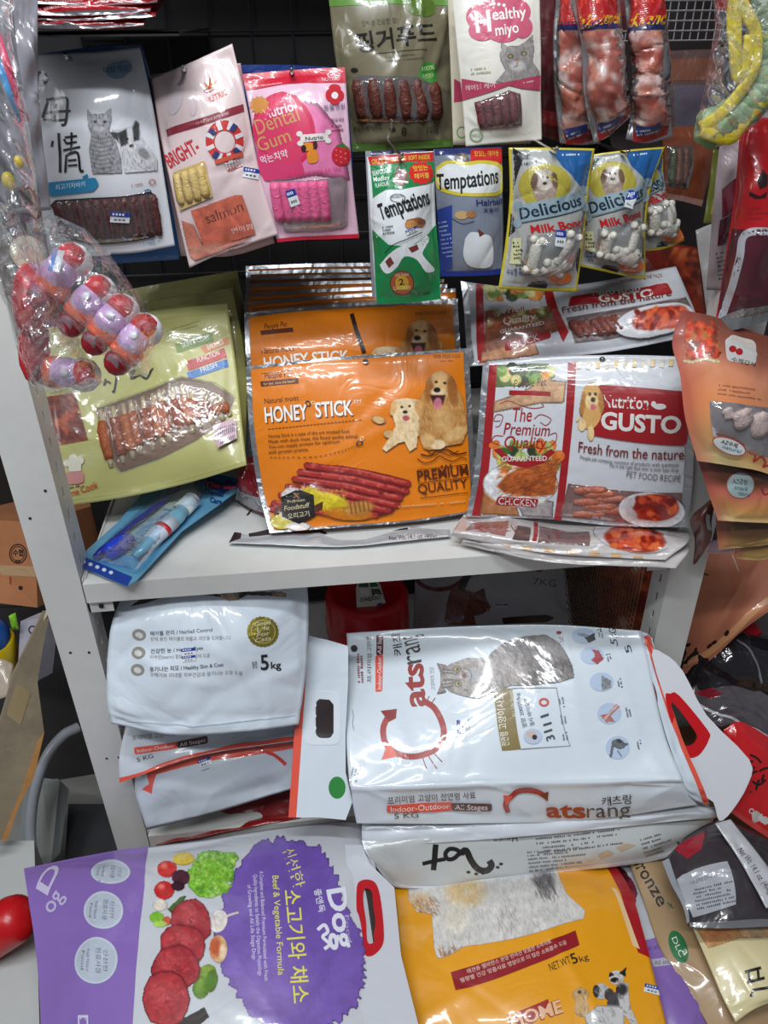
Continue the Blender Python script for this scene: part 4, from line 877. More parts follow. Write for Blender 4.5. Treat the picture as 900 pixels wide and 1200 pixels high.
# ================================================================ dark silver pouch with the feeding table
net = [[(776, 1010, -.48), (812, 975, -.49), (850, 962, -.49), (905, 985, -.47)], [(786, 1035, -.48), (830, 1015, -.49), (870, 1010, -.49), (915, 1030, -.47)], [(800, 1062, -.475), (845, 1050, -.48), (890, 1045, -.48), (930, 1060, -.46)], [(806, 1086, -.46), (850, 1088, -.465), (900, 1086, -.465), (940, 1088, -.45)]]
B = Bag('treat_pouch', 'dark smoky pouch with pale printed table, right, below the red grip', 'pet food pouch', net, C8(58, 52, 56), thick=.002, wr=.0022, seed=51, n=(40, 30), crinkle=.8, cscale=30, rough=.25)
B.poly([(793, 1030), (800, 1024), (852, 1010), (858, 1026), (862, 1060), (812, 1075), (804, 1060)], C8(170, 172, 178), 'table_panel'); B.text('사료급여량 관리 및 주의사항', (810, 1036), (848, 1024), 5, C8(60, 60, 64))
B.lines((812, 1044), (858, 1034), 6, 4.6, 2.6, C8(84, 84, 90), seed=2, wmin=.9); B.poly([(790, 995), (826, 976), (822, 996), (806, 1006)], C8(150, 30, 44), 'red_corner'); B.poly([(776, 1010), (784, 1006), (808, 1080), (803, 1084)], C8(150, 152, 158), 'side_seal'); B.uvrect(.02, .93, .98, 1, C8(110, 110, 114), 'bottom_seal'); B.done()
net = [[(838, 965, -.515), (856, 960, -.515)], [(868, 1010, -.50), (893, 1006, -.50)], [(898, 1064, -.49), (930, 1058, -.49)]]
B = Bag('treat_pouch', 'pale grey pouch edge printed with its net weight, lying across the smoky pouch', 'pet food pouch', net, C8(186, 186, 190), thick=.001, wr=.001, seed=53, n=(10, 30), crinkle=.3); B.text('Net Wt. 14.1 oz. (400g)', (864, 996), (902, 1050), 7, C8(60, 60, 64), shear=.2); B.done()
# ================================================================ packs standing on the upper shelf
OR = C8(232, 128, 14)
SIL = C8(176, 178, 182)
FM = dict(m=mat(SIL, **FOIL))
def jerky_sticks(B, quads, col, w, seed=0):
    for (p, q) in quads: B.stick(p, q, w, col)
# ---- honey stick pack, front
net = [[(288, 430, .985), (375, 420, .985), (460, 414, .985), (549, 408, .985)],
       [(292, 500, .955), (380, 492, .95), (465, 488, .95), (553, 482, .955)],
       [(302, 570, .925), (390, 564, .915), (475, 560, .915), (556, 548, .925)],
       [(316, 625, .883), (400, 618, .883), (480, 612, .887), (558, 600, .895)]]
B = Bag('treat_pack', 'bright orange treat pack with two golden dogs and red sticks, nearest on the shelf', 'pet treat pack', net, OR, thick=.008, wr=.0012, nwr=14, seed=61, n=(60, 50), crinkle=.45, cscale=40, seal=(.03, .03, .04, .05), back=SIL)
for r in ((0, 0, .022, 1), (.975, 0, 1, 1), (0, .985, 1, 1), (0, 0, 1, .016)): B.uvrect(*r, SIL, 'edge_seal', m=mat(SIL, **FOIL))
# red edge
BR = C8(96, 38, 20)
B.line([(306, 438), (350, 433)], .6, BR, 'logo'); B.text('People Pet', (310, 444), (343, 441), 7, BR, shear=.25); B.poly([(305, 447), (349, 443), (350, 449), (306, 453)], BR, 'logo'); B.text('for pet, care the heart', (309, 451.5), (346, 448), 3, C8(236, 190, 120))
B.text('FOR DOG S.O.S', (509, 420), (539, 419), 4, C8(110, 60, 20)); B.lines((512, 424), (538, 423), 1, 3, 1.6, C8(150, 80, 30))
B.text('Natural moist', (310, 473), (350, 469), 6, C8(90, 48, 24), shear=.05)
B.text('HONEY', (312, 496), (362, 492), 18, C8(120, 60, 16), bold=.05); B.text('HONEY', (311, 495), (361, 491), 18, C8(248, 246, 240), bold=.035)
B.text('STICK', (371, 490), (415, 487), 17.5, C8(120, 60, 16), bold=.05); B.text('STICK', (370, 489), (414, 486), 17.5, C8(248, 246, 240), bold=.035); B.text('TM', (414, 473), (423, 472), 4, C8(240, 230, 210))
B.disc(361, 473, 3, 4, C8(60, 36, 20), 'emblem', rot=-30, hole=.6); B.disc(367, 472, 3, 2, C8(240, 210, 160), 'emblem', rot=20, hole=.5)
for k in range(27): B.line([(314+k*4.1, 503-k*.42), (317+k*4.1, 502.7-k*.42)], .8, C8(110, 56, 18), 'dashed_line')
for k, (t, x) in enumerate((('Honey Stick is a type of dry are smoked food.', 410), ('Made with duck meat, the finest quality animal.', 420), ('You can supply protein for optimum', 398), ('with protein premix.', 362))): B.text(t, (315, 513+k*6.3), (x, 507+k*6.0+(3 if x < 380 else 0)), 4, C8(70, 44, 20), bold=-.0)
pp = catmull(np.array([(317, 536), (340, 536), (370, 535), (395, 530), (412, 524), (421, 521)], float), 46)
for k in range(0, 45, 2): B.line([pp[k], pp[k+1]], .8, C8(70, 40, 16), 'dashed_line')
B.disc(421, 519, 4, 3, C8(60, 36, 20), 'emblem', rot=-20, hole=.65); B.disc(424, 514, 3, 2, C8(240, 200, 140), 'emblem', rot=-50, hole=.5)
B.text('PREMIUM', (489, 563), (548, 556), 12, C8(90, 36, 14), bold=.03); B.text('QUALITY', (490, 578), (547, 571), 11, C8(90, 36, 14), bold=.01)
B.line([(489, 566), (549, 559)], .9, C8(90, 36, 14), 'ornament'); B.line([(489, 550), (546, 544)], .8, C8(90, 36, 14), 'ornament'); B.line([(492, 583), (547, 577)], .8, C8(90, 36, 14), 'ornament')
for k in range(3): B.disc(517+k*5, 546-k*.5, 1.3, 1.3, C8(90, 36, 14), 'ornament', n=8)
B.line(sm([(488, 537), (496, 542), (506, 540), (514, 534), (522, 538), (530, 540), (540, 536), (546, 538)]), 1, C8(90, 36, 14), 'ornament'); B.line(sm([(492, 532), (502, 534), (510, 528), (516, 527), (524, 527), (534, 532), (546, 530)]), 1.6, C8(90, 36, 14), 'ornament'); B.line(sm([(500, 529), (508, 533), (516, 530), (526, 533), (536, 528)]), 1, C8(90, 36, 14), 'ornament')
def golden_dogs(B, ox=0, oy=0, y1=535, s=3, full=True):
    P = Pic(435+ox, 434+oy, 552+ox, y1+oy, .75, s)
    A, A2, A3, A4 = C8(198, 142, 78), C8(222, 178, 118), C8(158, 98, 44), C8(240, 212, 168)
    X = lambda L: [(x+ox, y+oy) for x, y in L]
    P.poly(X([(488, 470), (494, 460), (500, 450), (498, 446), (506, 438), (516, 434), (526, 438), (532, 452), (540, 462), (545, 485), (547, 505), (540, 520), (522, 523), (502, 528), (495, 526), (482, 490), (484, 464)]), A, 2)
    P.fur(900, (480+ox, 440+oy, 548+ox, 528+oy), [A, A2, A3, C8(180, 120, 60)], 8, 85, 30, .9, .5)
    P.ell(514+ox, 452+oy, 14, 16, A2, 0, 4); P.ell(502+ox, 456+oy, 5, 15, A3, 8, 3); P.ell(529+ox, 457+oy, 6, 17, A3, -10, 3); P.ell(513+ox, 444+oy, 9, 7, A2, 0, 4, .8, False)
    P.ell(510+ox, 448+oy, 1.8, 1.5, C8(40, 26, 16)); P.ell(520+ox, 449+oy, 1.8, 1.5, C8(40, 26, 16)); P.ell(512+ox, 460+oy, 8, 6, A4, 0, 3); P.ell(511+ox, 457+oy, 4, 3, C8(30, 22, 20)); P.poly(X([(503, 463), (521, 463), (518, 474), (507, 474)]), C8(60, 26, 24), 2); P.ell(512+ox, 473+oy, 5, 7, C8(206, 116, 132), 5, 1.5)
    P.ell(518+ox, 492+oy, 11, 14, A2, 0, 8, .7, False); P.ell(533+ox, 508+oy, 14, 7, A2, -30, 3); P.ell(512+ox, 521+oy, 9, 6, A4, 0, 2); P.ell(500+ox, 516+oy, 8, 8, A2, 0, 4)
    P.poly(X([(457, 474), (462, 468), (476, 466), (489, 468), (493, 474), (489, 486), (490, 500), (488, 524), (479, 530), (473, 518), (466, 520), (452, 530), (446, 526), (454, 514), (462, 498), (458, 484)]), A4, 2)
    P.ell(443+ox, 492+oy, 9, 5, A2, 15, 3); P.ell(454+ox, 508+oy, 6, 5, A2, 0, 2); P.fur(420, (440+ox, 468+oy, 492+ox, 530+oy), [A4, A2, C8(206, 160, 100), C8(246, 226, 192)], 6, 85, 30, .8, .5)
    P.ell(473+ox, 479+oy, 12, 12, A4, 0, 3); P.ell(460+ox, 479+oy, 4, 9, A2, 15, 2); P.ell(490+ox, 478+oy, 5, 9, C8(206, 156, 96), -15, 2); P.ell(470+ox, 477+oy, 1.6, 1.4, C8(40, 28, 20)); P.ell(479+ox, 476+oy, 1.6, 1.4, C8(40, 28, 20)); P.ell(474+ox, 483+oy, 2.8, 2, C8(34, 26, 24)); P.ell(475+ox, 490+oy, 4.2, 3, C8(190, 90, 96)); 
    P.mottle(.07, 4); B.pic(P, 'dog_picture')
golden_dogs(B)
# printed bundle of sticks: modelled ridges of print
P = Pic(312, 538, 486, 625, .75, 8)
P.poly([(326, 600), (345, 578), (362, 556), (365, 542), (400, 545), (440, 552), (480, 562), (478, 576), (470, 585), (460, 600), (440, 606), (400, 598), (350, 600), (330, 608)], C8(120, 28, 26), 2)
for k, (a, b, b2) in enumerate((((360, 545), (478, 566), 0), ((352, 553), (476, 575), 0), ((346, 561), (468, 583), 0), ((338, 570), (464, 591), 0), ((330, 580), (455, 597), 0), ((322, 590), (440, 603), 0), ((318, 596), (400, 603), 0))):
    m_ = ((a[0]+b[0])/2, (a[1]+b[1])/2-3)
    P.line([a, m_, b], 8.5, C8(110, 22, 24), 2); P.line([a, m_, b], 6, C8(176, 50, 46), 2); P.line([(a[0]+4, a[1]-1.6), (m_[0], m_[1]-1.6), (b[0]-4, b[1]-1.6)], 1.5, C8(226, 120, 104), 1.5, .7)
    for q in range(16): t = P.r.rand(); P.ell(a[0]+(b[0]-a[0])*t, a[1]+(b[1]-a[1])*t-2+P.r.uniform(-2, 2), 2, 1.2, (C8(226, 130, 110), C8(110, 20, 20))[q % 2], 15, 1.5, .5, False)
P.ell(385, 588, 24, 11, C8(222, 200, 40), 12, 3); P.ell(365, 580, 12, 9, C8(214, 190, 36), 20, 3); P.ell(408, 602, 28, 8, C8(206, 120, 20), 5, 4); P.ell(420, 595, 18, 8, C8(190, 130, 60), -8, 3)
for q in range(5): P.line([(410+q*5, 588-q), (412+q*5, 601-q)], 1.3, C8(120, 70, 24), 1)
P.fur(160, (352, 572, 408, 600), [C8(236, 220, 70), C8(180, 150, 20)], 3, 60, 90)
P.ell(343, 580, 13, 9, C8(232, 226, 220), 0, 2); P.fur(60, (330, 572, 356, 590), [C8(190, 184, 190), C8(250, 248, 244)], 6, 250, 60); P.ell(330, 612, 14, 9, C8(206, 190, 60), 0, 3); P.ell(350, 617, 15, 6, C8(232, 222, 214), 0, 3); P.ell(338, 602, 10, 8, C8(220, 206, 190), 0, 3)
P.mottle(.08, 4); B.pic(P, 'food_picture')
B.poly([(330, 582), (349, 573), (368, 580), (370, 604), (351, 614), (331, 606)], C8(30, 24, 20), 'badge'); B.poly([(322, 596), (331, 592), (331, 600), (322, 604)], C8(90, 44, 20), 'badge'); B.poly([(369, 592), (379, 587), (378, 597), (370, 600)], C8(90, 44, 20), 'badge')
B.text('Premium', (338, 590), (358, 587), 3.5, C8(214, 196, 150)); B.text('Foodstuff', (334, 599), (364, 594), 5.5, C8(226, 210, 160), shear=.25); B.text('오리고기', (338, 608), (363, 604), 6, C8(230, 220, 180))
B.line([(345, 578), (351, 584)], 1, C8(190, 110, 50), 'badge'); B.line([(351, 578), (345, 584)], 1, C8(190, 110, 50), 'badge'); B.lines((466, 594), (546, 588), 1, 4, 2, C8(220, 170, 120), wmin=.95)
B.disc(428, 424, 3.4, 3.2, C8(210, 212, 216), 'hang_hole', m=M_CHROME); B.done(); HON = B
# ---- honey pack behind it
net = [[(286, 366, 1.10), (370, 358, 1.10), (455, 353, 1.10), (536, 350, 1.10)], [(289, 420, 1.06), (370, 410, 1.055), (455, 405, 1.055), (539, 400, 1.06)], [(296, 500, 1.03), (380, 494, 1.02), (460, 490, 1.02), (546, 486, 1.03)], [(304, 570, 1.00), (385, 566, 1.00), (465, 562, 1.00), (550, 550, 1.00)]]
B = Bag('treat_pack', 'orange treat pack showing a dog face, directly behind the nearest orange one', 'pet treat pack', net, OR, thick=.008, wr=.0014, nwr=14, seed=63, n=(50, 40), crinkle=.5, cscale=40, seal=(.03, .03, .04, .05), back=SIL)
for r in ((0, 0, .022, 1), (.975, 0, 1, 1), (0, 0, 1, .04)): B.uvrect(*r, SIL, 'edge_seal', m=mat(SIL, **FOIL))
B.text('People Pet', (310, 386), (337, 383), 6, BR, shear=.25); B.poly([(305, 388), (343, 384), (344, 389), (306, 393)], BR, 'logo'); B.text('Natural moist', (307, 415), (345, 411), 6, C8(90, 48, 24)); B.text('HONEY STICK', (310, 433), (410, 424), 14, C8(248, 246, 240), bold=.035)
B.text('FOR DOG S.O.S', (487, 370), (523, 367), 4, C8(110, 60, 20))
golden_dogs(B, -22, -61, 500, 6); B.line([(412, 368), (417, 386), (425, 408), (427, 414)], 5, C8(40, 24, 18), 'hang_slot')
B.done()
# ---- the rest of the row, leaning back
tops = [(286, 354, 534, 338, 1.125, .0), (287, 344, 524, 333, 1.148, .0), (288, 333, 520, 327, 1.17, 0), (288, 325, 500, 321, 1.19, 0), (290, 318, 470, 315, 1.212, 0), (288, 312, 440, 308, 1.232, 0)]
nm_ = ['second', 'third', 'fourth', 'fifth', 'sixth', 'farthest']
for k, (x0, y0, x1, y1, Y, _) in enumerate(tops):
    net = [[(x0, y0, Y), ((x0+x1)/2, (y0+y1)/2-1, Y), (x1, y1, Y)], [(x0+2, y0+70, Y-.045), ((x0+x1)/2, (y0+y1)/2+68, Y-.045), (x1+2, y1+70, Y-.045)], [(x0+6, y0+190, Y-.085), ((x0+x1)/2, (y0+y1)/2+190, Y-.085), (x1+4, y1+190, Y-.085)]]
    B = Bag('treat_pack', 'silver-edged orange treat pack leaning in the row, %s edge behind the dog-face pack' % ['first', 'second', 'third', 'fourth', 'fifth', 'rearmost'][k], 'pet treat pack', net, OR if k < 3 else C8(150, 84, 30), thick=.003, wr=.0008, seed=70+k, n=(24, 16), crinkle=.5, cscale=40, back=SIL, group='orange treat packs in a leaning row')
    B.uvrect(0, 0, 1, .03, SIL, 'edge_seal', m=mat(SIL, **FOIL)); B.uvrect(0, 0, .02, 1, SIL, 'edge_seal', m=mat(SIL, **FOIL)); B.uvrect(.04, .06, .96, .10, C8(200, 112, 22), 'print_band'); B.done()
# ---- silver pouches lying flat under the orange pack
net = [[(300, 590, .97), (400, 585, .97), (520, 580, .97)], [(280, 615, .93), (400, 612, .93), (525, 605, .93)], [(268, 636, -.876), (400, 640, -.876), (528, 628, -.876)]]
B = Bag('treat_pouch', 'silver-white pouch printed with its net weight, flat under the nearest orange pack', 'pet treat pouch', net, C8(200, 202, 206), thick=.004, wr=.0018, seed=81, n=(50, 24), crinkle=.8, cscale=40, rough=.25, seal=(.03, .03, .03, .2))
B.poly([(268, 636), (290, 592), (302, 588), (284, 620), (282, 630)], C8(60, 44, 44), 'dark_print'); B.poly([(290, 615), (480, 605), (478, 622), (330, 626), (292, 628)], C8(52, 38, 36), 'dark_print'); B.text('Net Wt. 14.1 oz. (400g)', (456, 634), (512, 631), 5, C8(60, 60, 64)); B.poly([(479, 606), (510, 604), (511, 618), (481, 620)], C8(196, 196, 200), 'barcode'); B.line([(479, 606), (510, 604), (511, 618), (481, 620)], .8, C8(180, 60, 50), 'barcode', closed=True)
for k in range(12): B.line([(484+k*2.1, 609), (485+k*2.1, 618)], 1, C8(40, 40, 44), 'barcode')
B.done()
net = [[(282, 535, 1.0), (300, 535, 1.0), (318, 540, 1.0)], [(278, 560, .96), (298, 565, .96), (320, 570, .96)], [(276, 586, -.876), (300, 600, -.876), (322, 606, -.876)]]
B = Bag('treat_pouch', 'crumpled dark red and silver pouch end poking out left of the orange pack', 'pet treat pouch', net, C8(120, 26, 34), thick=.008, wr=.003, nwr=20, seed=83, n=(20, 24), crinkle=1, cscale=60, rough=.22); B.poly([(278, 572), (300, 582), (320, 590), (322, 604), (300, 598), (276, 585)], C8(150, 150, 154), 'bottom_seal'); B.done()

# ================================================================ nutrition packs at the right
RD = C8(158, 24, 30)
CRM = C8(222, 220, 216)
def gusto(B, q, meat='CHICKEN', small=False, seed=3):
    """q: function from pack coordinates (0..1, 0..1) to photo pixels"""
    L = lambda pts: [q(*p) for p in pts]
    B.poly(L([(.03, .0), (.07, .0), (.06, 1), (.02, 1)]), RD, 'red_band'); B.poly(L([(.415, 0), (.455, 0), (.43, 1), (.395, 1)]), RD, 'red_band')
    P = B
    # meal picture
    x0, y0 = q(.07, .0); 
    ps = np.array(L([(.06, 0), (.42, 0), (.40, 1), (.05, 1)])); pc = Pic(ps[:, 0].min(), ps[:, 1].min(), ps[:, 0].max(), ps[:, 1].max(), .8, seed)
    sx = np.hypot(*(np.array(q(1, .5))-q(0, .5))); sy = np.hypot(*(np.array(q(.5, 1))-q(.5, 0))); ang = math.degrees(math.atan2(q(1, .5)[1]-q(0, .5)[1], q(1, .5)[0]-q(0, .5)[0]))
    E = lambda u, v, ru, rv, c, rot=0, soft=2, **k: pc.ell(*q(u, v), ru*sx, rv*sy, c, rot+ang, soft, **k)
    PO = lambda pts, c, soft=2, **k: pc.poly(L(pts), c, soft, **k)
    PO([(.07, 0), (.32, 0), (.36, .09), (.30, .14), (.07, .15)], C8(96, 112, 60)); r = pc.r
    for _ in range(18): E(r.uniform(.09, .34), r.uniform(.01, .12), .025, .035, [C8(50, 66, 34), C8(214, 206, 140), C8(226, 140, 50), C8(120, 150, 70)][r.randint(4)], r.uniform(0, 90))
    PO([(.07, .24), (.20, .18), (.30, .10), (.415, .12), (.41, .26), (.30, .26), (.07, .32)], C8(198, 158, 122), 6)
    PO([(.06, .82), (.20, .84), (.24, .99), (.05, .99)], C8(176, 112, 64), 6); PO([(.20, .86), (.39, .88), (.39, .99), (.25, .99)], C8(158, 150, 150), 6)
    E(.23, .78, .18, .14, C8(232, 232, 234), 0, 3)
    for _ in range(34): E(r.uniform(.09, .40), r.uniform(.52, .70), r.uniform(.02, .04), r.uniform(.02, .05), [C8(70, 96, 40), C8(176, 196, 110), C8(226, 120, 50), C8(46, 60, 34), C8(196, 190, 90), C8(110, 150, 60)][r.randint(6)], r.uniform(-60, 60))
    PO([(.12, .80), (.16, .72), (.24, .66), (.34, .62), (.40, .62), (.39, .84), (.28, .86), (.16, .84)], C8(166, 82, 34), 3)
    bx = np.array(L([(.12, .62), (.40, .62), (.39, .86), (.12, .86)])); pc.fur(260, (bx[:, 0].min(), bx[:, 1].min(), bx[:, 0].max(), bx[:, 1].max()), [C8(206, 118, 50), C8(120, 48, 20), C8(190, 96, 40)], 9, -20, 25, 1.3, .5)
    pc.mottle(.12, 5); B.pic(pc, 'meal_picture')
    B.text('People Pet', q(.16, .155), q(.32, .145), .05*sy, BR, shear=.25); B.poly(L([(.14, .17), (.34, .185), (.34, .215), (.14, .20)]), RD, 'logo')
    B.text('The', q(.17, .375), q(.26, .375), .085*sy, RD, shear=.2, bold=.01); B.text('Premium', q(.13, .46), q(.35, .47), .075*sy, RD, shear=.2, bold=.01); B.text('Quality', q(.14, .545), q(.34, .55), .075*sy, RD, shear=.2, bold=.01)
    for c_ in ([(.10, .26), (.14, .24), (.20, .27), (.26, .29), (.31, .28), (.30, .26)], [(.11, .37), (.08, .37), (.09, .33), (.12, .34), (.11, .40), (.09, .41)], [(.27, .36), (.30, .33), (.35, .36), (.33, .40), (.30, .38)], [(.13, .47), (.09, .47), (.08, .51), (.12, .53)], [(.35, .46), (.38, .45), (.38, .50), (.35, .54), (.30, .55)]): B.line(sm(L(c_)), .9, RD, 'ornament')
    B.poly(L([(.09, .56), (.12, .55), (.17, .61), (.24, .635), (.31, .60), (.36, .55), (.38, .57), (.33, .64), (.25, .675), (.17, .655)]), RD, 'banner'); B.text('GUARANTEED', q(.135, .635), q(.345, .625), .03*sy, CRM, bold=.03)
    B.poly(rrect4(L([(.13, .865), (.32, .87), (.31, .925), (.12, .92)]), .3), RD, 'banner'); B.text(meat, q(.135, .915), q(.305, .92), .043*sy, CRM, bold=.01)
    if not small:
        for k in range(12): B.poly(L([(.46+k*.045, .0), (.482+k*.045, .0), (.48+k*.045, .045+.01*(k % 2)), (.458+k*.045, .045)]), (C8(222, 196, 140), C8(214, 206, 186))[k % 2], 'gingham_band')
    B.poly(rrect4(L([(.56, .145), (1.02, .20), (1.00, .50), (.98, .52), (.53, .46)]), .12), RD, 'banner')
    B.text('Nutrition', q(.595, .285), q(.815, .30), .075*sy, CRM, bold=.03); B.disc(*q(.87, .285), .03*sx, .018*sy, CRM, 'bone_mark'); B.disc(*q(.84, .27), .012*sx, .018*sy, CRM, 'bone_mark')
    B.text('GUSTO', q(.59, .415), q(.97, .44), .105*sy, CRM, bold=.06)
    d = Pic(*q(.46, .13), q(.63, .13)[0], q(.46, .50)[1]+6, .8, seed+1)
    D = lambda u, v, ru, rv, c, rot=0, soft=1.5, **k: d.ell(*q(u, v), ru*sx, rv*sy, c, rot, soft, **k)
    g1, g2, g3 = C8(214, 166, 98), C8(236, 206, 150), C8(176, 120, 60)
    D(.545, .34, .045, .09, g1, 20); D(.50, .40, .02, .04, g2); D(.545, .45, .018, .05, g2); D(.475, .36, .012, .02, g2, 30); D(.54, .23, .05, .10, g1); D(.498, .27, .014, .075, g3, 8); D(.588, .26, .014, .07, g3, -5); D(.54, .25, .03, .05, g2); D(.53, .205, .007, .01, C8(36, 24, 16)); D(.558, .205, .007, .01, C8(36, 24, 16)); D(.548, .24, .012, .015, C8(26, 20, 18)); D(.55, .285, .014, .02, C8(206, 110, 120))
    bb = np.array(L([(.46, .13), (.63, .50)])); d.fur(220, (bb[:, 0].min(), bb[:, 1].min(), bb[:, 0].max(), bb[:, 1].max()), [g1, g2, g3], 4, 85, 30, .7, .35); B.pic(d, 'dog_picture')
    B.text('Fresh from the nature', q(.49, .565), q(.985, .60), .065*sy, C8(120, 34, 36), bold=.015)
    B.text('People pet company nutrition of products with nutritious', q(.50, .61), q(.96, .645), .025*sy, C8(90, 84, 86)); B.text('Pet in the right best ever is your best shop', q(.64, .655), q(.96, .675), .025*sy, C8(90, 84, 86)); B.text('PET FOOD RECIPE', q(.72, .715), q(.97, .735), .04*sy, C8(110, 108, 112))
    # clear window with jerky and the bowl print
    W = L([(.45, .765), (.98, .80), (.965, .985), (.42, .975)]) if not small else L([(.46, .60), (.98, .55), (.98, .92), (.45, .97)])
    B.poly(W, C8(120, 84, 78), 'window_backing')
    for k in range(7):
        u = .53+(k % 3)*.045; v = .80+k*.024
        B.stick(q(u-.05, v+.01), q(u+.10, v), .045*sy, C8(172, 92, 66), 'jerky_strip', bend=.01*(k % 2), off=.0006)
    bo = Pic(*q(.66, .78), q(.99, .8)[0]+3, q(.7, .99)[1]+4, .8, seed+2)
    O = lambda u, v, ru, rv, c, rot=0, soft=1.5, **k: bo.ell(*q(u, v), ru*sx, rv*sy, c, rot, soft, **k)
    O(.84, .905, .16, .115, C8(214, 212, 214), 5); O(.845, .895, .135, .09, C8(186, 184, 188), 5, 4, new=False); O(.86, .885, .105, .085, C8(150, 34, 18), 3)
    for _ in range(50): O(.86+bo.r.uniform(-.08, .08), .885+bo.r.uniform(-.06, .06), bo.r.uniform(.012, .03), bo.r.uniform(.012, .025), [C8(196, 66, 30), C8(120, 20, 14), C8(214, 96, 50), C8(160, 36, 20)][bo.r.randint(4)], bo.r.uniform(-60, 60), 2, new=False)
    bo.mottle(.08, 4); B.pic(bo, 'bowl_picture', off=.006)
    B.window(W, .0045)
def quad(A, Bq, C, D):
    A, Bq, C, D = map(lambda t: np.array(t, float), (A, Bq, C, D))
    return lambda u, v: tuple(A*(1-u)*(1-v)+Bq*u*(1-v)+C*u*v+D*(1-u)*v)
net = [[(566, 426, .935), (650, 418, .91), (730, 416, .88), (806, 418, .835)], [(562, 480, .915), (650, 478, .885), (730, 480, .85), (812, 482, .808)], [(556, 550, .89), (645, 552, .865), (725, 556, .835), (812, 556, .802)], [(546, 606, .875), (640, 608, .85), (720, 616, .825), (806, 618, .798)]]
B = Bag('treat_pack', 'white treat pack marked CHICKEN with red panel, upright at the shelf right', 'pet treat pack', net, C8(206, 208, 214), thick=.007, wr=.0008, nwr=10, seed=91, n=(60, 50), crinkle=.45, cscale=40, back=SIL)
for r in ((0, 0, .028, 1), (.96, 0, 1, 1), (0, .985, 1, 1)): B.uvrect(*r, SIL, 'edge_seal', m=mat(C8(190, 192, 198), **FOIL))
gusto(B, quad((566, 428), (806, 420), (804, 616), (548, 604))); B.disc(706, 421, 3.6, 3, C8(60, 56, 54), 'hang_hole', n=14)
B.disc(706, 422, 2.2, 1.8, C8(200, 200, 204), 'hang_hole', n=14, m=M_CHROME); B.done()
# duck
net = [[(540, 330, 1.09), (620, 338, 1.06), (700, 330, 1.02), (792, 312, .98)], [(544, 365, 1.06), (620, 370, 1.03), (710, 360, .98), (804, 340, .94)], [(546, 400, 1.02), (625, 398, 1.0), (715, 388, .95), (814, 364, .90)], [(550, 430, .985), (630, 422, .975), (715, 412, .93), (822, 392, .88)]]
B = Bag('treat_pack', 'white treat pack marked DUCK, slumped on top of the chicken one', 'pet treat pack', net, C8(190, 192, 198), thick=.01, wr=.002, nwr=16, seed=93, n=(60, 36), crinkle=.6, cscale=30, back=SIL)
B.uvrect(0, 0, .03, 1, SIL, 'edge_seal', m=mat(SIL, **FOIL)); q = quad((545, 334), (794, 316), (822, 388), (552, 428)); L = lambda pts: [q(*p) for p in pts]
B.poly(L([(.05, 0), (.085, 0), (.07, 1), (.03, 1)]), RD, 'red_band'); B.poly(L([(.36, .1), (.40, .08), (.44, .75), (.41, .9)]), RD, 'red_band')
pc = Pic(550, 325, 660, 430, .8, 5); r = pc.r
for _ in range(40): pc.ell(*q(r.uniform(.09, .36), r.uniform(.05, .22)), 7, 4.5, [C8(60, 76, 44), C8(206, 202, 140), C8(210, 130, 60), C8(120, 146, 80)][r.randint(4)], r.uniform(0, 90), 2)
pc.poly(L([(.08, .4), (.38, .35), (.40, .72), (.06, .85)]), C8(140, 76, 50), 4)
for _ in range(50): pc.ell(*q(r.uniform(.09, .38), r.uniform(.36, .52)), 5, 3, [C8(70, 90, 44), C8(186, 186, 130), C8(170, 84, 50)][r.randint(3)], r.uniform(-60, 60), 2)
pc.fur(160, (560, 365, 650, 410), [C8(180, 104, 62), C8(96, 44, 26)], 9, -20, 25, 1.3, .5); pc.poly(L([(.05, .86), (.28, .74), (.3, .99), (.04, .99)]), C8(196, 140, 104), 5); pc.mottle(.12, 5); B.pic(pc, 'meal_picture')
B.text('The Premium', q(.12, .42), q(.33, .36), 10, C8(220, 210, 206), shear=.3, bold=.01); B.text('Quality', q(.16, .56), q(.31, .52), 9, C8(220, 210, 206), shear=.3, bold=.01); B.text('GUARANTEED', q(.14, .66), q(.34, .60), 4, C8(220, 210, 206), bold=.03)
B.poly(rrect4(L([(.16, .74), (.36, .68), (.36, .80), (.15, .88)]), .3), RD, 'banner'); B.text('DUCK', q(.19, .865), q(.31, .80), 8, CRM)
B.poly(rrect4(L([(.48, .28), (.93, .20), (.94, .36), (.46, .42)]), .2), RD, 'banner'); B.text('GUSTO', q(.60, .40), q(.85, .36), 9, CRM, bold=.05); B.text('Nutrition', q(.58, .30), q(.80, .25), 5, CRM, bold=.03); B.text('Fresh from the nature', q(.43, .49), q(.93, .40), 7, C8(110, 34, 36), bold=.015)
B.text('NUTRIENTS IN ONE PACK', q(.72, .14), q(.92, .10), 4, C8(150, 90, 60)); 
pc = Pic(595, 338, 640, 370, .8, 5); pc.ell(*q(.43, .26), 11, 8, C8(196, 158, 100), 0, 2); pc.ell(*q(.44, .27), 2, 2, C8(40, 30, 24)); B.pic(pc, 'dog_picture')
W = L([(.44, .55), (.99, .45), (1.0, .80), (.46, .92)]); B.poly(W, C8(112, 92, 90), 'window_backing')
for k in range(7): B.stick(q(.46+k*.03, .62+.02*(k % 2)), q(.50+k*.03, .84), 8, C8(120, 60, 50), 'jerky_strip', off=.0006)
bo = Pic(715, 350, 815, 400, .8, 5)
bo.ell(768, 377, 48, 17, C8(206, 206, 210), -10, 2); bo.ell(775, 375, 34, 12, C8(150, 34, 18), -8, 2)
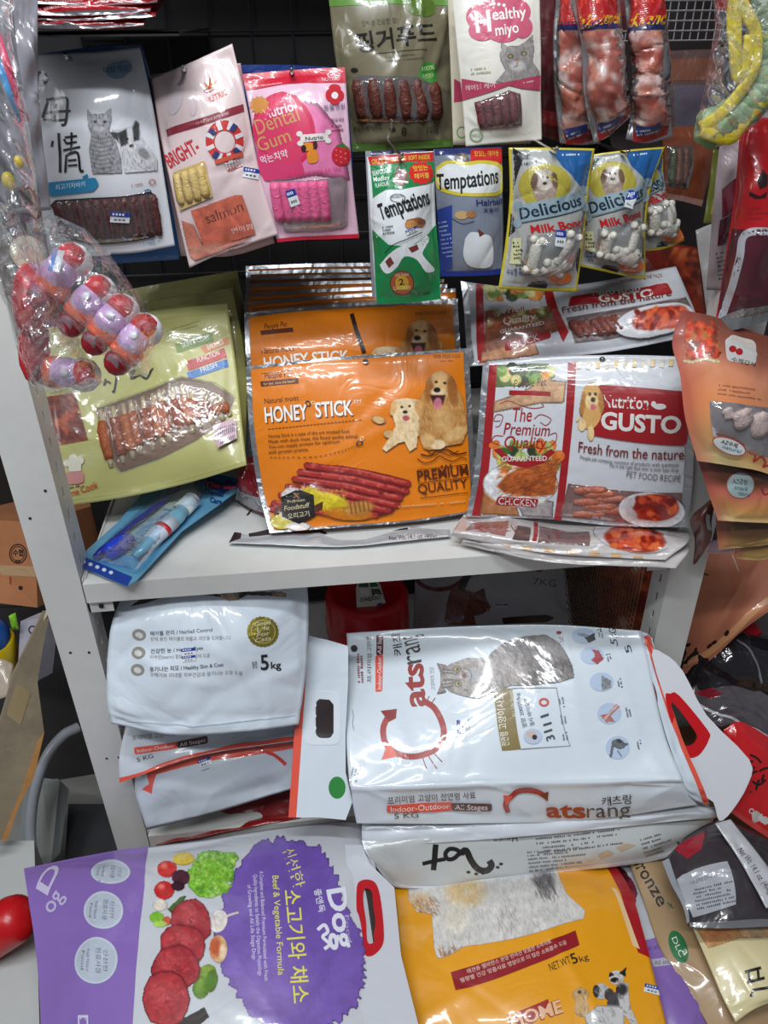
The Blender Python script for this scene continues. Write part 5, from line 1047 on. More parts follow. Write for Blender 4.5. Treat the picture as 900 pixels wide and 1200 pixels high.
for _ in range(50): bo.ell(775+bo.r.uniform(-28, 28), 375+bo.r.uniform(-9, 9), 5, 3, [C8(196, 66, 30), C8(120, 20, 14), C8(214, 96, 50)][bo.r.randint(3)], bo.r.uniform(-60, 60), 2, new=False)
B.pic(bo, 'bowl_picture', off=.006); B.window(W, .0045); B.done()
# packs lying flat below the chicken one
for k, (dx, dy, dz, lab) in enumerate(((0, 0, -.004, 'first'), (12, 10, .007, 'second'))):
    net = [[(545+dx, 600+dy, .90), (650, 604+dy, .895), (800, 610+dy, .89)], [(532+dx, 620+dy, -.892+dz-.0), (650, 632+dy, -.892+dz-.0), (808, 632+dy, -.892+dz-.0)], [(528+dx, 628+dy, -.884+dz), (640, 648+dy, -.884+dz), (780+dx, 656+dy, -.884+dz)]]
    B = Bag('treat_pack', ('white chicken treat pack lying flat under the upright chicken one' if not k else 'bottom treat pack of the flat pair at the shelf edge, mostly covered'), 'pet treat pack', net, C8(196, 190, 188), thick=.004, wr=.002, nwr=20, seed=95+k, n=(60, 20), crinkle=.8, cscale=40, rough=.22, seal=(.03, .03, .02, .25))
    if not k:
        B.poly([(552, 612), (596, 614), (592, 628), (545, 622)], C8(150, 100, 96), 'banner'); B.text('CHICKEN', (560, 622), (604, 625), 6, C8(130, 40, 44)); B.line([(628, 612), (626, 634)], 5, RD, 'red_band'); P = Pic(690, 610, 782, 652, .8, 3); P.ell(742, 628, 48, 20, C8(196, 194, 198), 8, 2); P.ell(744, 632, 36, 15, C8(160, 44, 22), 6, 2)
        for _ in range(50): P.ell(744+P.r.uniform(-30, 30), 632+P.r.uniform(-10, 10), 5, 3, [C8(206, 76, 34), C8(130, 26, 16), C8(214, 106, 56)][P.r.randint(3)], P.r.uniform(-60, 60), 2, new=False)
        B.pic(P, 'bowl_picture')
        B.poly([(606, 618), (622, 619), (620, 634), (600, 632)], C8(90, 66, 64), 'window_backing'); B.poly([(632, 616), (690, 622), (690, 640), (630, 636)], C8(120, 92, 92), 'window_backing')
        for j in range(8): B.poly([(560+j*26, 636+j*2), (572+j*26, 637+j*2), (572+j*26, 642+j*2), (560+j*26, 641+j*2)], C8(206, 170, 130), 'gingham_band')
    B.done()

# ================================================================ yellow-green home pack, left
YG = C8(190, 187, 116)
for k, (dx, dy, Y) in enumerate(((14, -30, 1.17), (4, -20, 1.145), (8, -10, 1.12))):
    net = [[(120+dx, 372+dy, Y), (200+dx, 358+dy, Y), (264+dx, 347+dy, Y)], [(100+dx, 470+dy, Y-.05), (190, 460+dy, Y-.05), (280+dx, 440+dy, Y-.05)], [(90+dx, 560+dy, Y-.1), (190, 555+dy, Y-.1), (288, 540+dy, Y-.1)]]
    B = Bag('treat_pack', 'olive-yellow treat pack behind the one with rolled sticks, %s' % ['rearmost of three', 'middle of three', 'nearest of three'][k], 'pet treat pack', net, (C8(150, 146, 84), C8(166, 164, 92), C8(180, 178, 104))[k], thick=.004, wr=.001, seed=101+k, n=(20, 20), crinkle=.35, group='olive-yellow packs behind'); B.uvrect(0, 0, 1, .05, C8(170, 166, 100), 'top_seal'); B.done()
net = [[(52, 385, 1.06), (130, 372, 1.075), (200, 362, 1.08), (266, 356, 1.08)], [(48, 455, 1.02), (130, 448, 1.03), (205, 438, 1.03), (276, 425, 1.03)], [(58, 530, .975), (140, 522, .975), (215, 512, .975), (284, 500, .975)], [(72, 594, .93), (150, 582, .935), (220, 566, .94), (289, 545, .94)]]
B = Bag('treat_pack', 'yellow-green treat pack with meat-wrapped sticks, left end of the shelf', 'pet treat pack', net, YG, thick=.006, wr=.001, nwr=12, seed=105, n=(60, 56), crinkle=.35, cscale=34, wavy=0)
B.uvrect(.0, .965, 1, .975, C8(176, 174, 96), 'bottom_seal'); B.uvrect(0, .0, 1, .05, C8(186, 184, 104), 'top_seal')
for pts, col, t, a, b in (([(205, 403), (248, 389), (251, 400), (208, 414)], C8(112, 140, 34), 'SKIN & COAT', (214, 408), (246, 397)), ([(235, 407), (268, 395), (269, 403), (240, 414)], C8(206, 120, 40), 'BALANCE', (244, 410), (263, 403)), ([(218, 424), (263, 408), (266, 419), (221, 435)], C8(186, 28, 40), 'FUNCTION', (232, 425), (258, 416)), ([(219, 437), (266, 421), (268, 430), (222, 445)], C8(36, 108, 186), 'FRESH', (236, 437), (255, 430))):
    B.poly(pts, col, 'banner'); B.text(t, a, b, 6, C8(232, 230, 214), bold=.01)
B.line(sm([(124, 444), (122, 452), (126, 447), (130, 450)]), 2.2, C8(34, 30, 26), 'lettering'); B.line(sm([(136, 430), (137, 440), (134, 459), (132, 458)]), 2.6, C8(34, 30, 26), 'lettering'); B.line(sm([(152, 438), (158, 434), (154, 444), (164, 440), (172, 444), (178, 434)]), 2.6, C8(34, 30, 26), 'lettering'); B.line([(176, 436), (180, 432)], 2, C8(34, 30, 26), 'lettering'); B.lines((196, 389), (250, 372), 2, 4, 2, C8(168, 166, 100))
P = Pic(42, 452, 106, 525, .8, 9); P.poly([(43, 466), (88, 460), (104, 516), (60, 524)], C8(146, 66, 40), 1)
for _ in range(160): P.ell(P.r.uniform(45, 100), P.r.uniform(462, 520), P.r.uniform(2, 6), P.r.uniform(2, 5), [C8(186, 90, 50), C8(110, 40, 26), C8(170, 70, 44), C8(90, 30, 20)][P.r.randint(4)], P.r.uniform(0, 180), 3, .7, False)
P.mottle(.12, 4); B.pic(P, 'meat_picture')
W = [(110, 478), (160, 460), (213, 441), (252, 448), (277, 465), (266, 494), (230, 518), (190, 538), (140, 556), (134, 548), (122, 515)]
B.poly([(112, 480), (162, 462), (213, 443), (250, 450), (275, 466), (264, 492), (230, 516), (190, 536), (142, 553), (136, 546), (124, 514)], C8(128, 96, 70), 'window_backing')
for k in range(13):
    x = 120+k*11.6; yt = 484-k*3.6+(0 if k < 9 else (k-8)*7); yb = 548-k*5.0-(0 if k < 9 else (k-8)*0)
    xb = x+12; dx = -2 if k % 3 == 0 else 1
    B.stick((x+dx, yt-4), (x+dx+13, yb), 5.5, C8(206, 186, 150), 'rawhide_stick', off=.0002, noise_amt=.12)
    B.stick((x+dx+2, yt+10), (x+dx+11, yb-10), 10.5, (C8(176, 92, 44), C8(160, 78, 40), C8(190, 108, 56))[k % 3], 'meat_wrap', off=.0006, var=.2, K=9)
B.window(W, .0075, m=clear_film(haze=.06)); B.disc(258, 472, 3, 3, C8(222, 216, 200), 'hang_hole', n=14)
B.poly([(250, 500), (277, 492), (279, 515), (256, 526)], C8(206, 160, 180), 'barcode_sticker', off=.009); 
for k in range(9): B.line([(256+k*2.3, 507-k*.7), (257+k*2.3, 513-k*.7)], 1.3, C8(40, 30, 36), 'barcode_sticker', off=.0093); B.line([(259+k*2, 517-k*.7), (260+k*2, 522-k*.7)], 1.2, C8(40, 30, 36), 'barcode_sticker', off=.0093)
B.text('한입스틱', (258, 506), (276, 500), 3, C8(60, 40, 50), off=.0095)
# chef emblem: a plain cook's hat
B.disc(86, 537, 5, 5, C8(224, 220, 200), 'emblem'); B.disc(94, 540, 5, 5, C8(224, 220, 200), 'emblem'); B.disc(79, 543, 4, 4, C8(224, 220, 200), 'emblem'); B.poly([(80, 540), (96, 540), (96, 552), (82, 553)], C8(224, 220, 200), 'emblem'); B.poly(rrect4([(74, 554), (98, 552), (100, 566), (76, 569)], .4), C8(206, 136, 130), 'emblem')
B.poly([(60, 528), (74, 524), (82, 560), (66, 560)], C8(206, 198, 40), 'yellow_patch') if 0 else None
B.lines((72, 576), (102, 568), 1, 4, 2.4, C8(70, 60, 50)); B.text('Home Cook', (73, 586), (116, 571), 8, C8(206, 86, 36), bold=.02); B.done()

# ================================================================ toothbrush blister card on the shelf
cp = Plane(at(93, 660, -.876), at(180, 682, -.878), at(275, 560, -.899))
card = sheet('toothbrush_pack', [(91, 654), (138, 612), (165, 580), (205, 549), (228, 550), (286, 562), (287, 568), (258, 590), (213, 622), (160, 680), (148, 687), (94, 664)], cp, mat(C8(96, 158, 192), rough=.35, crinkle=.3, scale=40), thick=.0012)
CB = np.zeros(3); tag(card, 'light blue blister card with navy toothbrush and gel tube, on the shelf', 'toothbrush pack')
def csheet(name, pts, col, off=.0006, m=None, holes=(), parent=None): return sheet(name, pts, cp, m or mat(col, rough=.35, crinkle=.3, scale=40), holes=holes, parent=parent or card, thick=.0003, off=off)
csheet('card_print', [(91, 655), (96, 651), (155, 676), (149, 687), (94, 664)], C8(24, 60, 150)); csheet('card_print', [(226, 551), (286, 562), (278, 573), (214, 561)], C8(40, 100, 160), .0007); csheet('card_print', [(244, 560), (262, 566), (268, 561), (279, 569), (262, 578), (240, 569)], C8(26, 50, 130), .0009)
for (t, p0, p1, h, c, off) in (('The ear', (240, 570), (277, 574), 6, C8(220, 80, 90), .0013), ('Dental', (240, 578), (262, 582), 6, C8(30, 60, 130), .0013), ('Care', (246, 588), (260, 591), 6, C8(30, 60, 130), .0013)):
    V, F = text_mesh(t, .03, .1, 1); a = (V[:, 0]-V[:, 0].min())/np.ptp(V[:, 0]); b_ = V[:, 1]/.72*h; V3 = np.array([cp.hit(p0[0]+(p1[0]-p0[0])*u, p0[1]+(p1[1]-p0[1])*u-v, off) for u, v in zip(a, b_)]); mesh_obj('lettering', V3, F, mat(c, rough=.4, crinkle=0, kind='plain'), None, card)
r_ = random.Random(4)
for k in range(5): x, y = 98+k*8, 658+k*3.2; csheet('logo_dot', [(x+2.6*math.cos(t), y+2.2*math.sin(t)) for t in np.linspace(0, 6.28, 9)[:-1]], C8(206, 222, 236), .001)
def rod(name, pts, rads, m, parent, off=.006, flat=1.0, n=12):
    b = MB(); C = [cp.hit(*p, off) for p in pts]; b.tube(C, rads, n, flat=flat, up=cp.n); return b.build(name, m, parent, None, True)
NV = mat(C8(22, 34, 150), rough=.3, crinkle=0, kind='plain')
tb = rod('toothbrush_handle', [(112, 652), (124, 640), (146, 622), (160, 611), (186, 592), (208, 574), (219, 560), (224, 556)], [.003, .0035, .0035, .0042, .0035, .003, .0035, .003], NV, card, .007)
hd = rod('brush_head', [(124, 650), (130, 646), (142, 638), (153, 630)], [.008, .011, .0115, .009], mat(C8(28, 60, 200), rough=.3, crinkle=.2, scale=200, kind='plain'), card, .010)
rod('bristle_block', [(112, 653), (120, 646), (126, 640)], [.004, .006, .004], NV, card, .006)
tubeb = rod('gel_tube', [(158, 652), (170, 640), (190, 622), (206, 606), (214, 596)], [.004, .009, .0115, .0125, .012], mat(C8(120, 178, 200), rough=.15, crinkle=.2, scale=60), card, .012, flat=.8, n=18)
rod('tube_label', [(176, 634), (190, 621), (200, 611)], [.0115, .0128, .0135], mat(C8(196, 206, 220), rough=.3, crinkle=0, kind='plain'), card, .0125, flat=.8, n=18)
rod('tube_label_band', [(188, 622.5), (192, 619)], [.0131, .0134], mat(C8(190, 40, 50), rough=.3, crinkle=0, kind='plain'), card, .0125, flat=.8, n=18)
rod('tube_cap', [(213, 598), (226, 585)], [.0125, .012], mat(C8(228, 232, 236), rough=.3, crinkle=0, kind='plain'), card, .012, flat=.9, n=18)
bl = [(103, 655), (135, 622), (170, 592), (205, 560), (222, 551), (232, 553), (240, 575), (238, 590), (205, 618), (178, 652), (160, 672), (135, 664)]
b2 = Plane(cp.o+cp.n*.0, cp.hit(180, 640), cp.hit(200, 560))
V, F = tess([(p[0], p[1]) for p in rrect4(bl, .25, 2)]); V, F = refine(V, F, .006, (.00095, .00095)); R4 = np.array(rrect4(bl, .25, 2)); d = np.full(len(V), 1e9)
for i in range(len(R4)):
    a, b_ = R4[i-1], R4[i]; t = np.clip(((V-a)@(b_-a))/((b_-a)@(b_-a)+1e-12), 0, 1)[:, None]; d = np.minimum(d, np.linalg.norm(V-a-t*(b_-a), axis=1))
V3 = np.array([cp.hit(p[0], p[1], .001+.024*min(1, (dd/16)**.5)) for p, dd in zip(V, d)]); mesh_obj('blister', V3, F, clear_film((.86, .95, 1), .07, 22, .35, .08), None, card, None, True)
def relocate(root, base):
    """give a thing that was built in world space an origin at its base"""
    base = Vector(base); T = Matrix.Translation(-base)
    def rec(o):
        if o.type == 'MESH' and o.data.users == 1: o.data.transform(T)
        for c in o.children: rec(c)
    rec(root); root.location = base
relocate(card, cp.hit(180, 640))
# ================================================================ packs hanging on the wire panel
WH = C8(214, 216, 222)
def hooked(B, px, py, Y=None):
    """chrome peg through the pack's hang hole"""
    uv = B.inv([(px, py)]); p = B.surf(uv)[0]; n = B._samp(B.N, uv)[0]
    b = MB(); b.tube([(p[0], 1.34, p[2]+.006), (p[0], p[1]+.002, p[2]+.002), (p[0], p[1]-.016, p[2]+.002), (p[0], p[1]-.020, p[2]+.007)], .0022, 8)
    o = b.build('display_hook', M_CHROME, None, (p[0], 1.34, p[2]), True); tag(o, None, 'hook', 'chrome hooks of the wire panel'); HOOKS.append((o, B.o['label'])); return o
HOOKS = []
def prism(P, n): return [tuple(x) for x in P]
# ---- blue pack behind the white brushed-lettering pack
net = [[(30, 66, 1.04), (100, 56, 1.04), (166, 52, 1.04)], [(60, 180, 1.03), (130, 172, 1.03), (196, 165, 1.03)], [(95, 312, 1.02), (150, 308, 1.02), (211, 304, 1.02)]]
B = Bag('treat_pack', 'blue treat pack directly behind the white one with black brush characters', 'pet treat pack', net, C8(36, 104, 168), thick=.004, wr=.001, seed=201, n=(24, 30), crinkle=.4); B.uvrect(0, 0, 1, .03, C8(28, 84, 140), 'top_seal'); B.done()
net = [[(30, 64, 1.0), (75, 62, 1.0), (120, 60, 1.0), (164, 55, 1.0)], [(34, 140, .985), (85, 136, .975), (130, 132, .975), (180, 128, .985)], [(44, 220, .975), (100, 215, .965), (145, 212, .965), (192, 205, .975)], [(58, 302, .975), (110, 299, .975), (160, 296, .975), (205, 288, .975)]]
B = Bag('treat_pack', 'white treat pack with black brush characters and a kitten beside a puppy, upper left', 'pet treat pack', net, WH, thick=.005, wr=.0008, nwr=8, seed=203, n=(50, 70), crinkle=.35, cscale=30, rough=.45)
B.disc(46, 92, 10, 9, C8(30, 44, 84), 'badge'); B.text('oks', (39, 97), (54, 95), 7, C8(170, 180, 210), bold=.02); B.disc(137, 83, 13, 10, C8(140, 170, 190), 'badge'); B.disc(146, 79, 9, 8, C8(130, 160, 186), 'badge'); B.text('더맘카오', (122, 86), (152, 83), 7, C8(50, 70, 90))
K_ = C8(30, 26, 28)
for st, w_ in (([(56, 119), (53, 128), (50, 138)], 3), ([(54, 117), (68, 115), (78, 115), (79, 126), (77, 144), (72, 147)], 3), ([(50, 133), (64, 131), (83, 130)], 2.8), ([(51, 140), (66, 141), (78, 140)], 2.6), ([(65, 122), (64, 127)], 2.6), ([(64, 134), (63, 139)], 2.4),
               ([(69, 156), (70, 176), (71, 202)], 3.2), ([(62, 165), (61, 172)], 2.6), ([(75, 163), (78, 168)], 2.4), ([(84, 155), (83, 180)], 2.4), ([(76, 161), (90, 159)], 2.2), ([(77, 168), (90, 166)], 2.2), ([(74, 176), (94, 172)], 2.4), ([(78, 181), (77, 202)], 2.8), ([(79, 181), (91, 179), (94, 199), (98, 200)], 2.8), ([(80, 188), (90, 187)], 2), ([(80, 194), (91, 193)], 2)):
    B.line(sm(st), w_, K_, 'brush_lettering')
P = Pic(95, 120, 186, 207, .7, 11)
k1, k2, k3 = C8(150, 150, 154), C8(96, 96, 100), C8(196, 196, 200)
P.poly([(102, 126), (108, 134), (122, 133), (130, 126), (131, 140), (128, 152), (136, 165), (142, 185), (143, 203), (108, 204), (104, 175), (107, 158), (103, 148)], k1, 1.5); P.fur(500, (100, 125, 145, 205), [k1, k2, k3, C8(60, 60, 64)], 5, 80, 40, .8, .55)
for k in range(9): P.line([(107, 160+k*5), (118, 163+k*5), (132, 160+k*5)], 1.4, C8(78, 78, 82), 1.2, .5, False)
P.ell(112, 143, 2, 1.6, C8(40, 40, 44)); P.ell(123, 143, 2, 1.6, C8(40, 40, 44)); P.ell(117.5, 148, 1.8, 1.2, C8(90, 70, 70)); P.ell(117, 151, 6, 4, k3, 0, 2, .6, False); P.line([(112, 133), (114, 138)], 1, k2); P.line([(121, 133), (120, 138)], 1, k2)
P.poly([(130, 152), (140, 152), (146, 150), (153, 148), (158, 140), (163, 143), (164, 158), (172, 168), (184, 186), (184, 200), (160, 202), (146, 203), (142, 180), (140, 168), (134, 160)], k3, 1.5); P.poly([(138, 156), (148, 151), (150, 168), (142, 172)], C8(44, 44, 48), 2); P.poly([(155, 150), (159, 141), (163, 146), (163, 164), (157, 166)], C8(50, 50, 54), 2); P.poly([(128, 154), (140, 156), (138, 166)], C8(60, 60, 64), 2)
P.ell(149, 163, 1.6, 1.5, C8(20, 20, 24)); P.ell(158, 162, 1.6, 1.5, C8(20, 20, 24)); P.ell(154, 171, 2.6, 2, C8(26, 26, 30)); P.fur(220, (142, 165, 184, 202), [k3, C8(230, 230, 232), k2], 5, 70, 40, .8, .5); P.ell(168, 180, 8, 5, k2, 40, 3, .6, False); P.mottle(.05, 4); B.pic(P, 'kitten_and_puppy_picture')
B.poly(rrect4([(55, 214), (112, 208), (116, 216), (110, 224), (58, 230)], .25), C8(40, 130, 176), 'banner'); B.text('쇠고기자바키', (66, 222), (100, 218), 6, C8(220, 232, 240)); B.line([(97, 208), (103, 205)], 3, C8(40, 130, 176), 'banner')
B.lines((154, 218), (173, 215), 1, 3, 2, C8(190, 110, 110)); B.disc(178, 213, 4, 3.4, C8(190, 90, 90), 'emblem', hole=.7)
for x, y in ((173, 225), (181, 235)):
    B.disc(x, y+1.5, 3, 2.4, C8(40, 90, 140), 'paw_mark', n=10)
    for d in (-3, -1, 1, 3): B.disc(x+d, y-3+abs(d)*.4, .9, 1.3, C8(40, 90, 140), 'paw_mark', n=8)
W = [(60, 240), (66, 234), (176, 224), (181, 228), (184, 272), (181, 277), (110, 286), (84, 281)]
B.poly(W, C8(52, 30, 32), 'window_backing')
for k in range(11): x = 68+k*11; B.stick((x, 238-k*1.0), (x+9, 280-k*.5), 9, C8(84, 44, 44), 'jerky_stick', off=.0002, noise_amt=.25)
B.window(W, .004); B.sticker(141, 252, 22, 13, 4, off=.0065); B.lines((168, 285), (193, 282), 1, 3, 2.2, C8(110, 150, 180)); B.poly([(88, 294), (130, 294), (130, 300), (90, 302)], C8(190, 200, 206), 'bottom_seal'); B.disc(83, 71, 3, 2.5, C8(60, 60, 64), 'hang_hole'); B.done(); hooked(B, 83, 71)
# ---- salmon packs
net = [[(176, 88, 1.03), (225, 80, 1.03), (282, 74, 1.03)], [(190, 180, 1.02), (240, 178, 1.02), (296, 170, 1.02)], [(212, 300, 1.01), (270, 300, 1.01), (322, 285, 1.01)]]
B = Bag('treat_pack', 'pinkish treat pack edge showing coral stripes, behind the salmon one', 'pet treat pack', net, C8(206, 170, 168), thick=.003, wr=.001, seed=205, n=(24, 24), crinkle=.4); B.poly([(178, 100), (186, 98), (196, 180), (190, 184)], C8(206, 96, 76), 'side_print'); B.poly([(276, 76), (283, 76), (286, 100), (278, 100)], C8(190, 150, 150), 'side_print'); B.done()
net = [[(178, 92, 1.0), (226, 72, 1.0), (272, 51, 1.0)], [(188, 160, .985), (240, 140, .975), (288, 118, .985)], [(204, 235, .975), (256, 225, .965), (305, 205, .975)], [(219, 312, .97), (250, 300, .968), (290, 288, .968), (325, 272, .97)][:3] + [] or None]
net[3] = [(222, 314, .97), (262, 296, .968), (326, 275, .97)]
B = Bag('treat_pack', 'pale pink treat pack reading salmon, with a toothbrush flag ring', 'pet treat pack', net, C8(226, 204, 204), thick=.006, wr=.0016, nwr=12, seed=207, n=(44, 70), crinkle=.4, cscale=30, rough=.4)
B.poly([(194, 152), (285, 122), (286, 131), (196, 160)], C8(138, 42, 58), 'banner'); B.text('dental care jerky treat', (230, 146), (268, 134), 4, C8(220, 190, 190))
B.text('NUTRIO', (242, 122), (268, 110), 7, C8(206, 60, 50), bold=.03); B.poly([(238, 96), (244, 100), (246, 88), (248, 98), (254, 94), (249, 103), (244, 104)], C8(222, 116, 60), 'emblem'); B.disc(245, 105, 7, 2.5, C8(206, 60, 50), 'emblem', hole=.75, rot=-20)
B.disc(206, 120, 8, 16, C8(214, 200, 206), 'faint_print', rot=20); B.disc(226, 122, 5, 14, C8(220, 198, 202), 'faint_print')
B.text('BRIGHT-', (199, 197), (235, 176), 17, C8(206, 50, 60), bold=.04); B.lines((216, 168), (230, 163), 1, 3, 2, C8(150, 120, 120))
B.disc(263, 166, 23, 26, C8(222, 214, 218), 'flag_ring', rot=-10, hole=.5); B.disc(263, 166, 22, 25, C8(206, 54, 50), 'flag_ring', rot=-10, hole=.52)
for a in (20, 70, 110, 160, 200, 250, 290, 340):
    t0 = math.radians(a); c0 = (263+12.6*math.cos(t0), 166+14*math.sin(t0)); c1_ = (263+22*math.cos(t0), 166+25*math.sin(t0)); B.line([c0, c1_], 5, C8(226, 222, 226), 'flag_ring'); B.line([c0, c1_], 0.1, C8(226, 222, 226), 'flag_ring')
for a in (45, 135, 225, 315):
    t0 = math.radians(a-10); B.line([(263+13*math.cos(t0), 166+14.6*math.sin(t0)), (263+21*math.cos(t0), 166+24*math.sin(t0))], 6, C8(50, 60, 110), 'flag_ring')
B.line([(252, 190), (270, 184), (284, 180)], 5, C8(214, 90, 70), 'toothbrush_print'); B.line([(266, 199), (284, 193)], 3, C8(206, 90, 80), 'toothbrush_print')
for k in range(6): B.line([(264+k*3.4, 190-k*.9), (267+k*3.4, 199-k*.9)], 1.4, C8(226, 222, 222), 'toothbrush_print')
W = [(203, 202), (240, 188), (249, 230), (212, 247)]
B.poly(W, C8(206, 176, 110), 'window_backing')
for k in range(4): B.stick((207+k*9, 204-k*3), (215+k*9, 240-k*3), 10, C8(208, 178, 108), 'pale_chew', off=.0002, noise_amt=.12)
B.window(W, .004)
P = Pic(208, 222, 316, 312, .8, 12); P.poly([(224, 246), (276, 228), (284, 228), (300, 274), (240, 292)], C8(206, 104, 82), 1.5); P.poly([(209, 256), (214, 258), (222, 300), (228, 306), (280, 286), (300, 275), (240, 291), (228, 262)], C8(206, 120, 100), 3)
P.ell(228, 294, 12, 8, C8(214, 150, 130), 0, 5, .7, False); P.ell(252, 290, 14, 6, C8(222, 170, 150), 0, 5, .6, False); P.mottle(.10, 7); B.pic(P, 'salmon_panel')
B.text('salmon', (243, 262), (286, 246), 13, C8(92, 60, 50)); B.text('연어껌', (272, 273), (296, 267), 6, C8(240, 210, 200)); B.sticker(294, 203, 19, 12, 10, off=.001); B.lines((256, 292), (312, 276), 2, 4.5, 2, C8(190, 150, 150)); B.disc(217, 84, 3, 4, C8(90, 86, 86), 'hang_hole'); B.done(); hooked(B, 217, 84)
# ---- pink dental gum
net = [[(278, 76, 1.03), (340, 76, 1.03), (403, 80, 1.03)], [(285, 170, 1.02), (345, 170, 1.02), (412, 170, 1.02)], [(305, 270, 1.01), (365, 270, 1.01), (416, 266, 1.01)]]
B = Bag('treat_pack', 'royal blue treat pack hanging behind the pink dental gum pack', 'pet treat pack', net, C8(24, 60, 140), thick=.003, wr=.001, seed=209, n=(20, 20)); B.uvrect(.0, 0, 1, .05, C8(20, 50, 120), 'top_seal'); B.done()
PK = C8(232, 120, 160)
net = [[(284, 87, 1.0), (320, 84, 1.0), (362, 81, 1.0), (404, 79, 1.0)], [(294, 140, .985), (330, 138, .975), (370, 136, .975), (408, 134, .985)], [(306, 215, .975), (345, 214, .965), (382, 212, .965), (413, 208, .975)], [(325, 284, .975), (355, 281, .972), (388, 280, .972), (421, 279, .975)]]
B = Bag('treat_pack', 'pink treat pack reading Dental Gum with pink chew sticks in its window', 'pet treat pack', net, C8(226, 186, 206), thick=.005, wr=.0012, nwr=10, seed=211, n=(44, 60), crinkle=.4, cscale=34)
RDG = C8(200, 30, 56)
B.poly([(284, 87), (404, 79), (405, 97), (288, 106)], RDG, 'header_band'); B.poly([(323, 280), (420, 274), (421, 279), (325, 284)], RDG, 'footer_band'); B.text('NUTRIO', (377, 96), (398, 94), 4.5, C8(226, 180, 190), bold=.02); B.disc(388, 88, 5, 3.5, C8(226, 170, 180), 'emblem', hole=.6); B.lines((291, 102), (348, 98), 1, 3, 2, C8(226, 160, 170))
P = Pic(286, 100, 412, 260, 1, 13); P.poly([(294, 160), (300, 120), (330, 108), (372, 120), (398, 150), (408, 200), (410, 212), (370, 206), (340, 212), (312, 214), (300, 190)], C8(224, 120, 168), 14); P.mottle(.03, 10); B.pic(P, 'pink_glow_print')
B.disc(333, 153, 36, 44, C8(206, 40, 84), 'round_panel', n=40, rot=-15); B.poly([(303, 175), (330, 190), (352, 185), (358, 205), (310, 212), (300, 195)], C8(210, 60, 110), 'round_panel'); B.disc(333, 153, 31, 39, C8(214, 60, 100), 'round_panel', n=40, rot=-15)
B.disc(304, 123, 10, 9, C8(206, 140, 70), 'emblem', star=.25, n=24)
B.text('Nutrio', (311, 140), (345, 130), 11, C8(240, 226, 232), bold=.03); B.text('Dental', (303, 158), (352, 141), 17, C8(206, 160, 100)); B.text('Gum', (305, 178), (342, 165), 16, C8(206, 160, 100)); B.text('먹는치약', (307, 192), (338, 183), 9, C8(236, 230, 236), bold=.01)
for a in ((392, 104, 7, 5), (386, 112, 5, 7), (398, 112, 5, 6), (392, 119, 6, 4)): B.disc(*a, C8(200, 40, 50), 'emblem')
B.disc(392, 112, 4, 4, C8(236, 230, 230), 'emblem'); B.text('동물병원', (379, 130), (404, 127), 6, C8(70, 70, 110)); B.text('전용제품', (388, 143), (403, 142), 4, C8(120, 60, 100)); B.lines((388, 149), (404, 148), 2, 5, 2.4, C8(150, 60, 90))
# bone sign held by a plain orange pup shape
B.poly(rrect4([(352, 158), (384, 156), (384, 164), (352, 167)], .2), C8(226, 220, 214), 'bone_mark'); 
for x, y in ((351, 157), (352, 168), (384, 155), (384, 165)): B.disc(x, y, 3.6, 3.2, C8(226, 220, 214), 'bone_mark')
B.text('Nutrio', (358, 165), (378, 163), 4.5, C8(60, 50, 50), bold=.03)
B.poly(rrect4([(359, 178), (371, 174), (373, 190), (361, 192)], .4), C8(220, 136, 40), 'pup_mark'); B.disc(361, 172, 7, 5, C8(222, 140, 44), 'pup_mark'); B.disc(356, 174, 3, 4, C8(40, 30, 26), 'pup_mark'); B.disc(369, 170, 2.5, 5, C8(60, 40, 26), 'pup_mark')
B.disc(399, 182, 11, 12, C8(196, 30, 50), 'strawberry_print', rot=10); B.poly([(392, 171), (408, 176), (401, 168)], C8(60, 110, 50), 'strawberry_print')
for k in range(8): B.disc(393+(k % 3)*5, 176+k*2, .8, .8, C8(230, 160, 120), 'strawberry_print', n=6)
B.text('구취, 치석제거에 도움을 주며 기호성', (334, 208), (398, 199), 5, C8(206, 60, 110))
W = [(318, 212), (398, 207), (406, 212), (407, 262), (402, 266), (334, 270)]
B.poly(W, C8(150, 128, 134), 'window_backing')
for k in range(6): x = 322+k*11; B.stick((x, 214-k*.5), (x+7 if k < 3 else x+5, 258-k*.4), 10.5, C8(226, 96, 146), 'pink_chew_stick', off=.0002, noise_amt=.06, var=.03, taper=.95)
B.window(W, .004); B.sticker(344, 230, 11, 19, -20, off=.0065); B.lines((332, 276), (410, 269), 1, 3, 1.6, C8(200, 120, 150), wmin=.95); B.disc(342, 87, 3, 3.5, C8(60, 30, 36), 'hang_hole'); B.done(); hooked(B, 342, 87)
# ---- kraft green jerky
net = [[(384, -16, 1.06), (430, -18, 1.05), (485, -18, 1.05), (530, -16, 1.06)], [(392, 60, 1.05), (440, 60, 1.035), (485, 58, 1.035), (530, 58, 1.05)], [(402, 120, 1.045), (445, 120, 1.03), (490, 118, 1.03), (532, 116, 1.045)], [(412, 178, 1.04), (450, 176, 1.04), (490, 174, 1.04), (531, 172, 1.04)]]
B = Bag('treat_pack', 'grey-brown paper pack with green bands and dark jerky, top centre', 'pet treat pack', net, C8(116, 109, 86), thick=.006, wr=.0022, nwr=24, seed=213, n=(50, 60), crinkle=.7, cscale=30, rough=.28)
B.uvrect(0, 0, 1, .10, C8(96, 140, 60), 'green_header'); B.uvrect(0, .94, 1, 1, C8(84, 116, 50), 'green_footer'); B.disc(494, 8, 18, 12, C8(86, 110, 40), 'leaf_print', rot=10); 
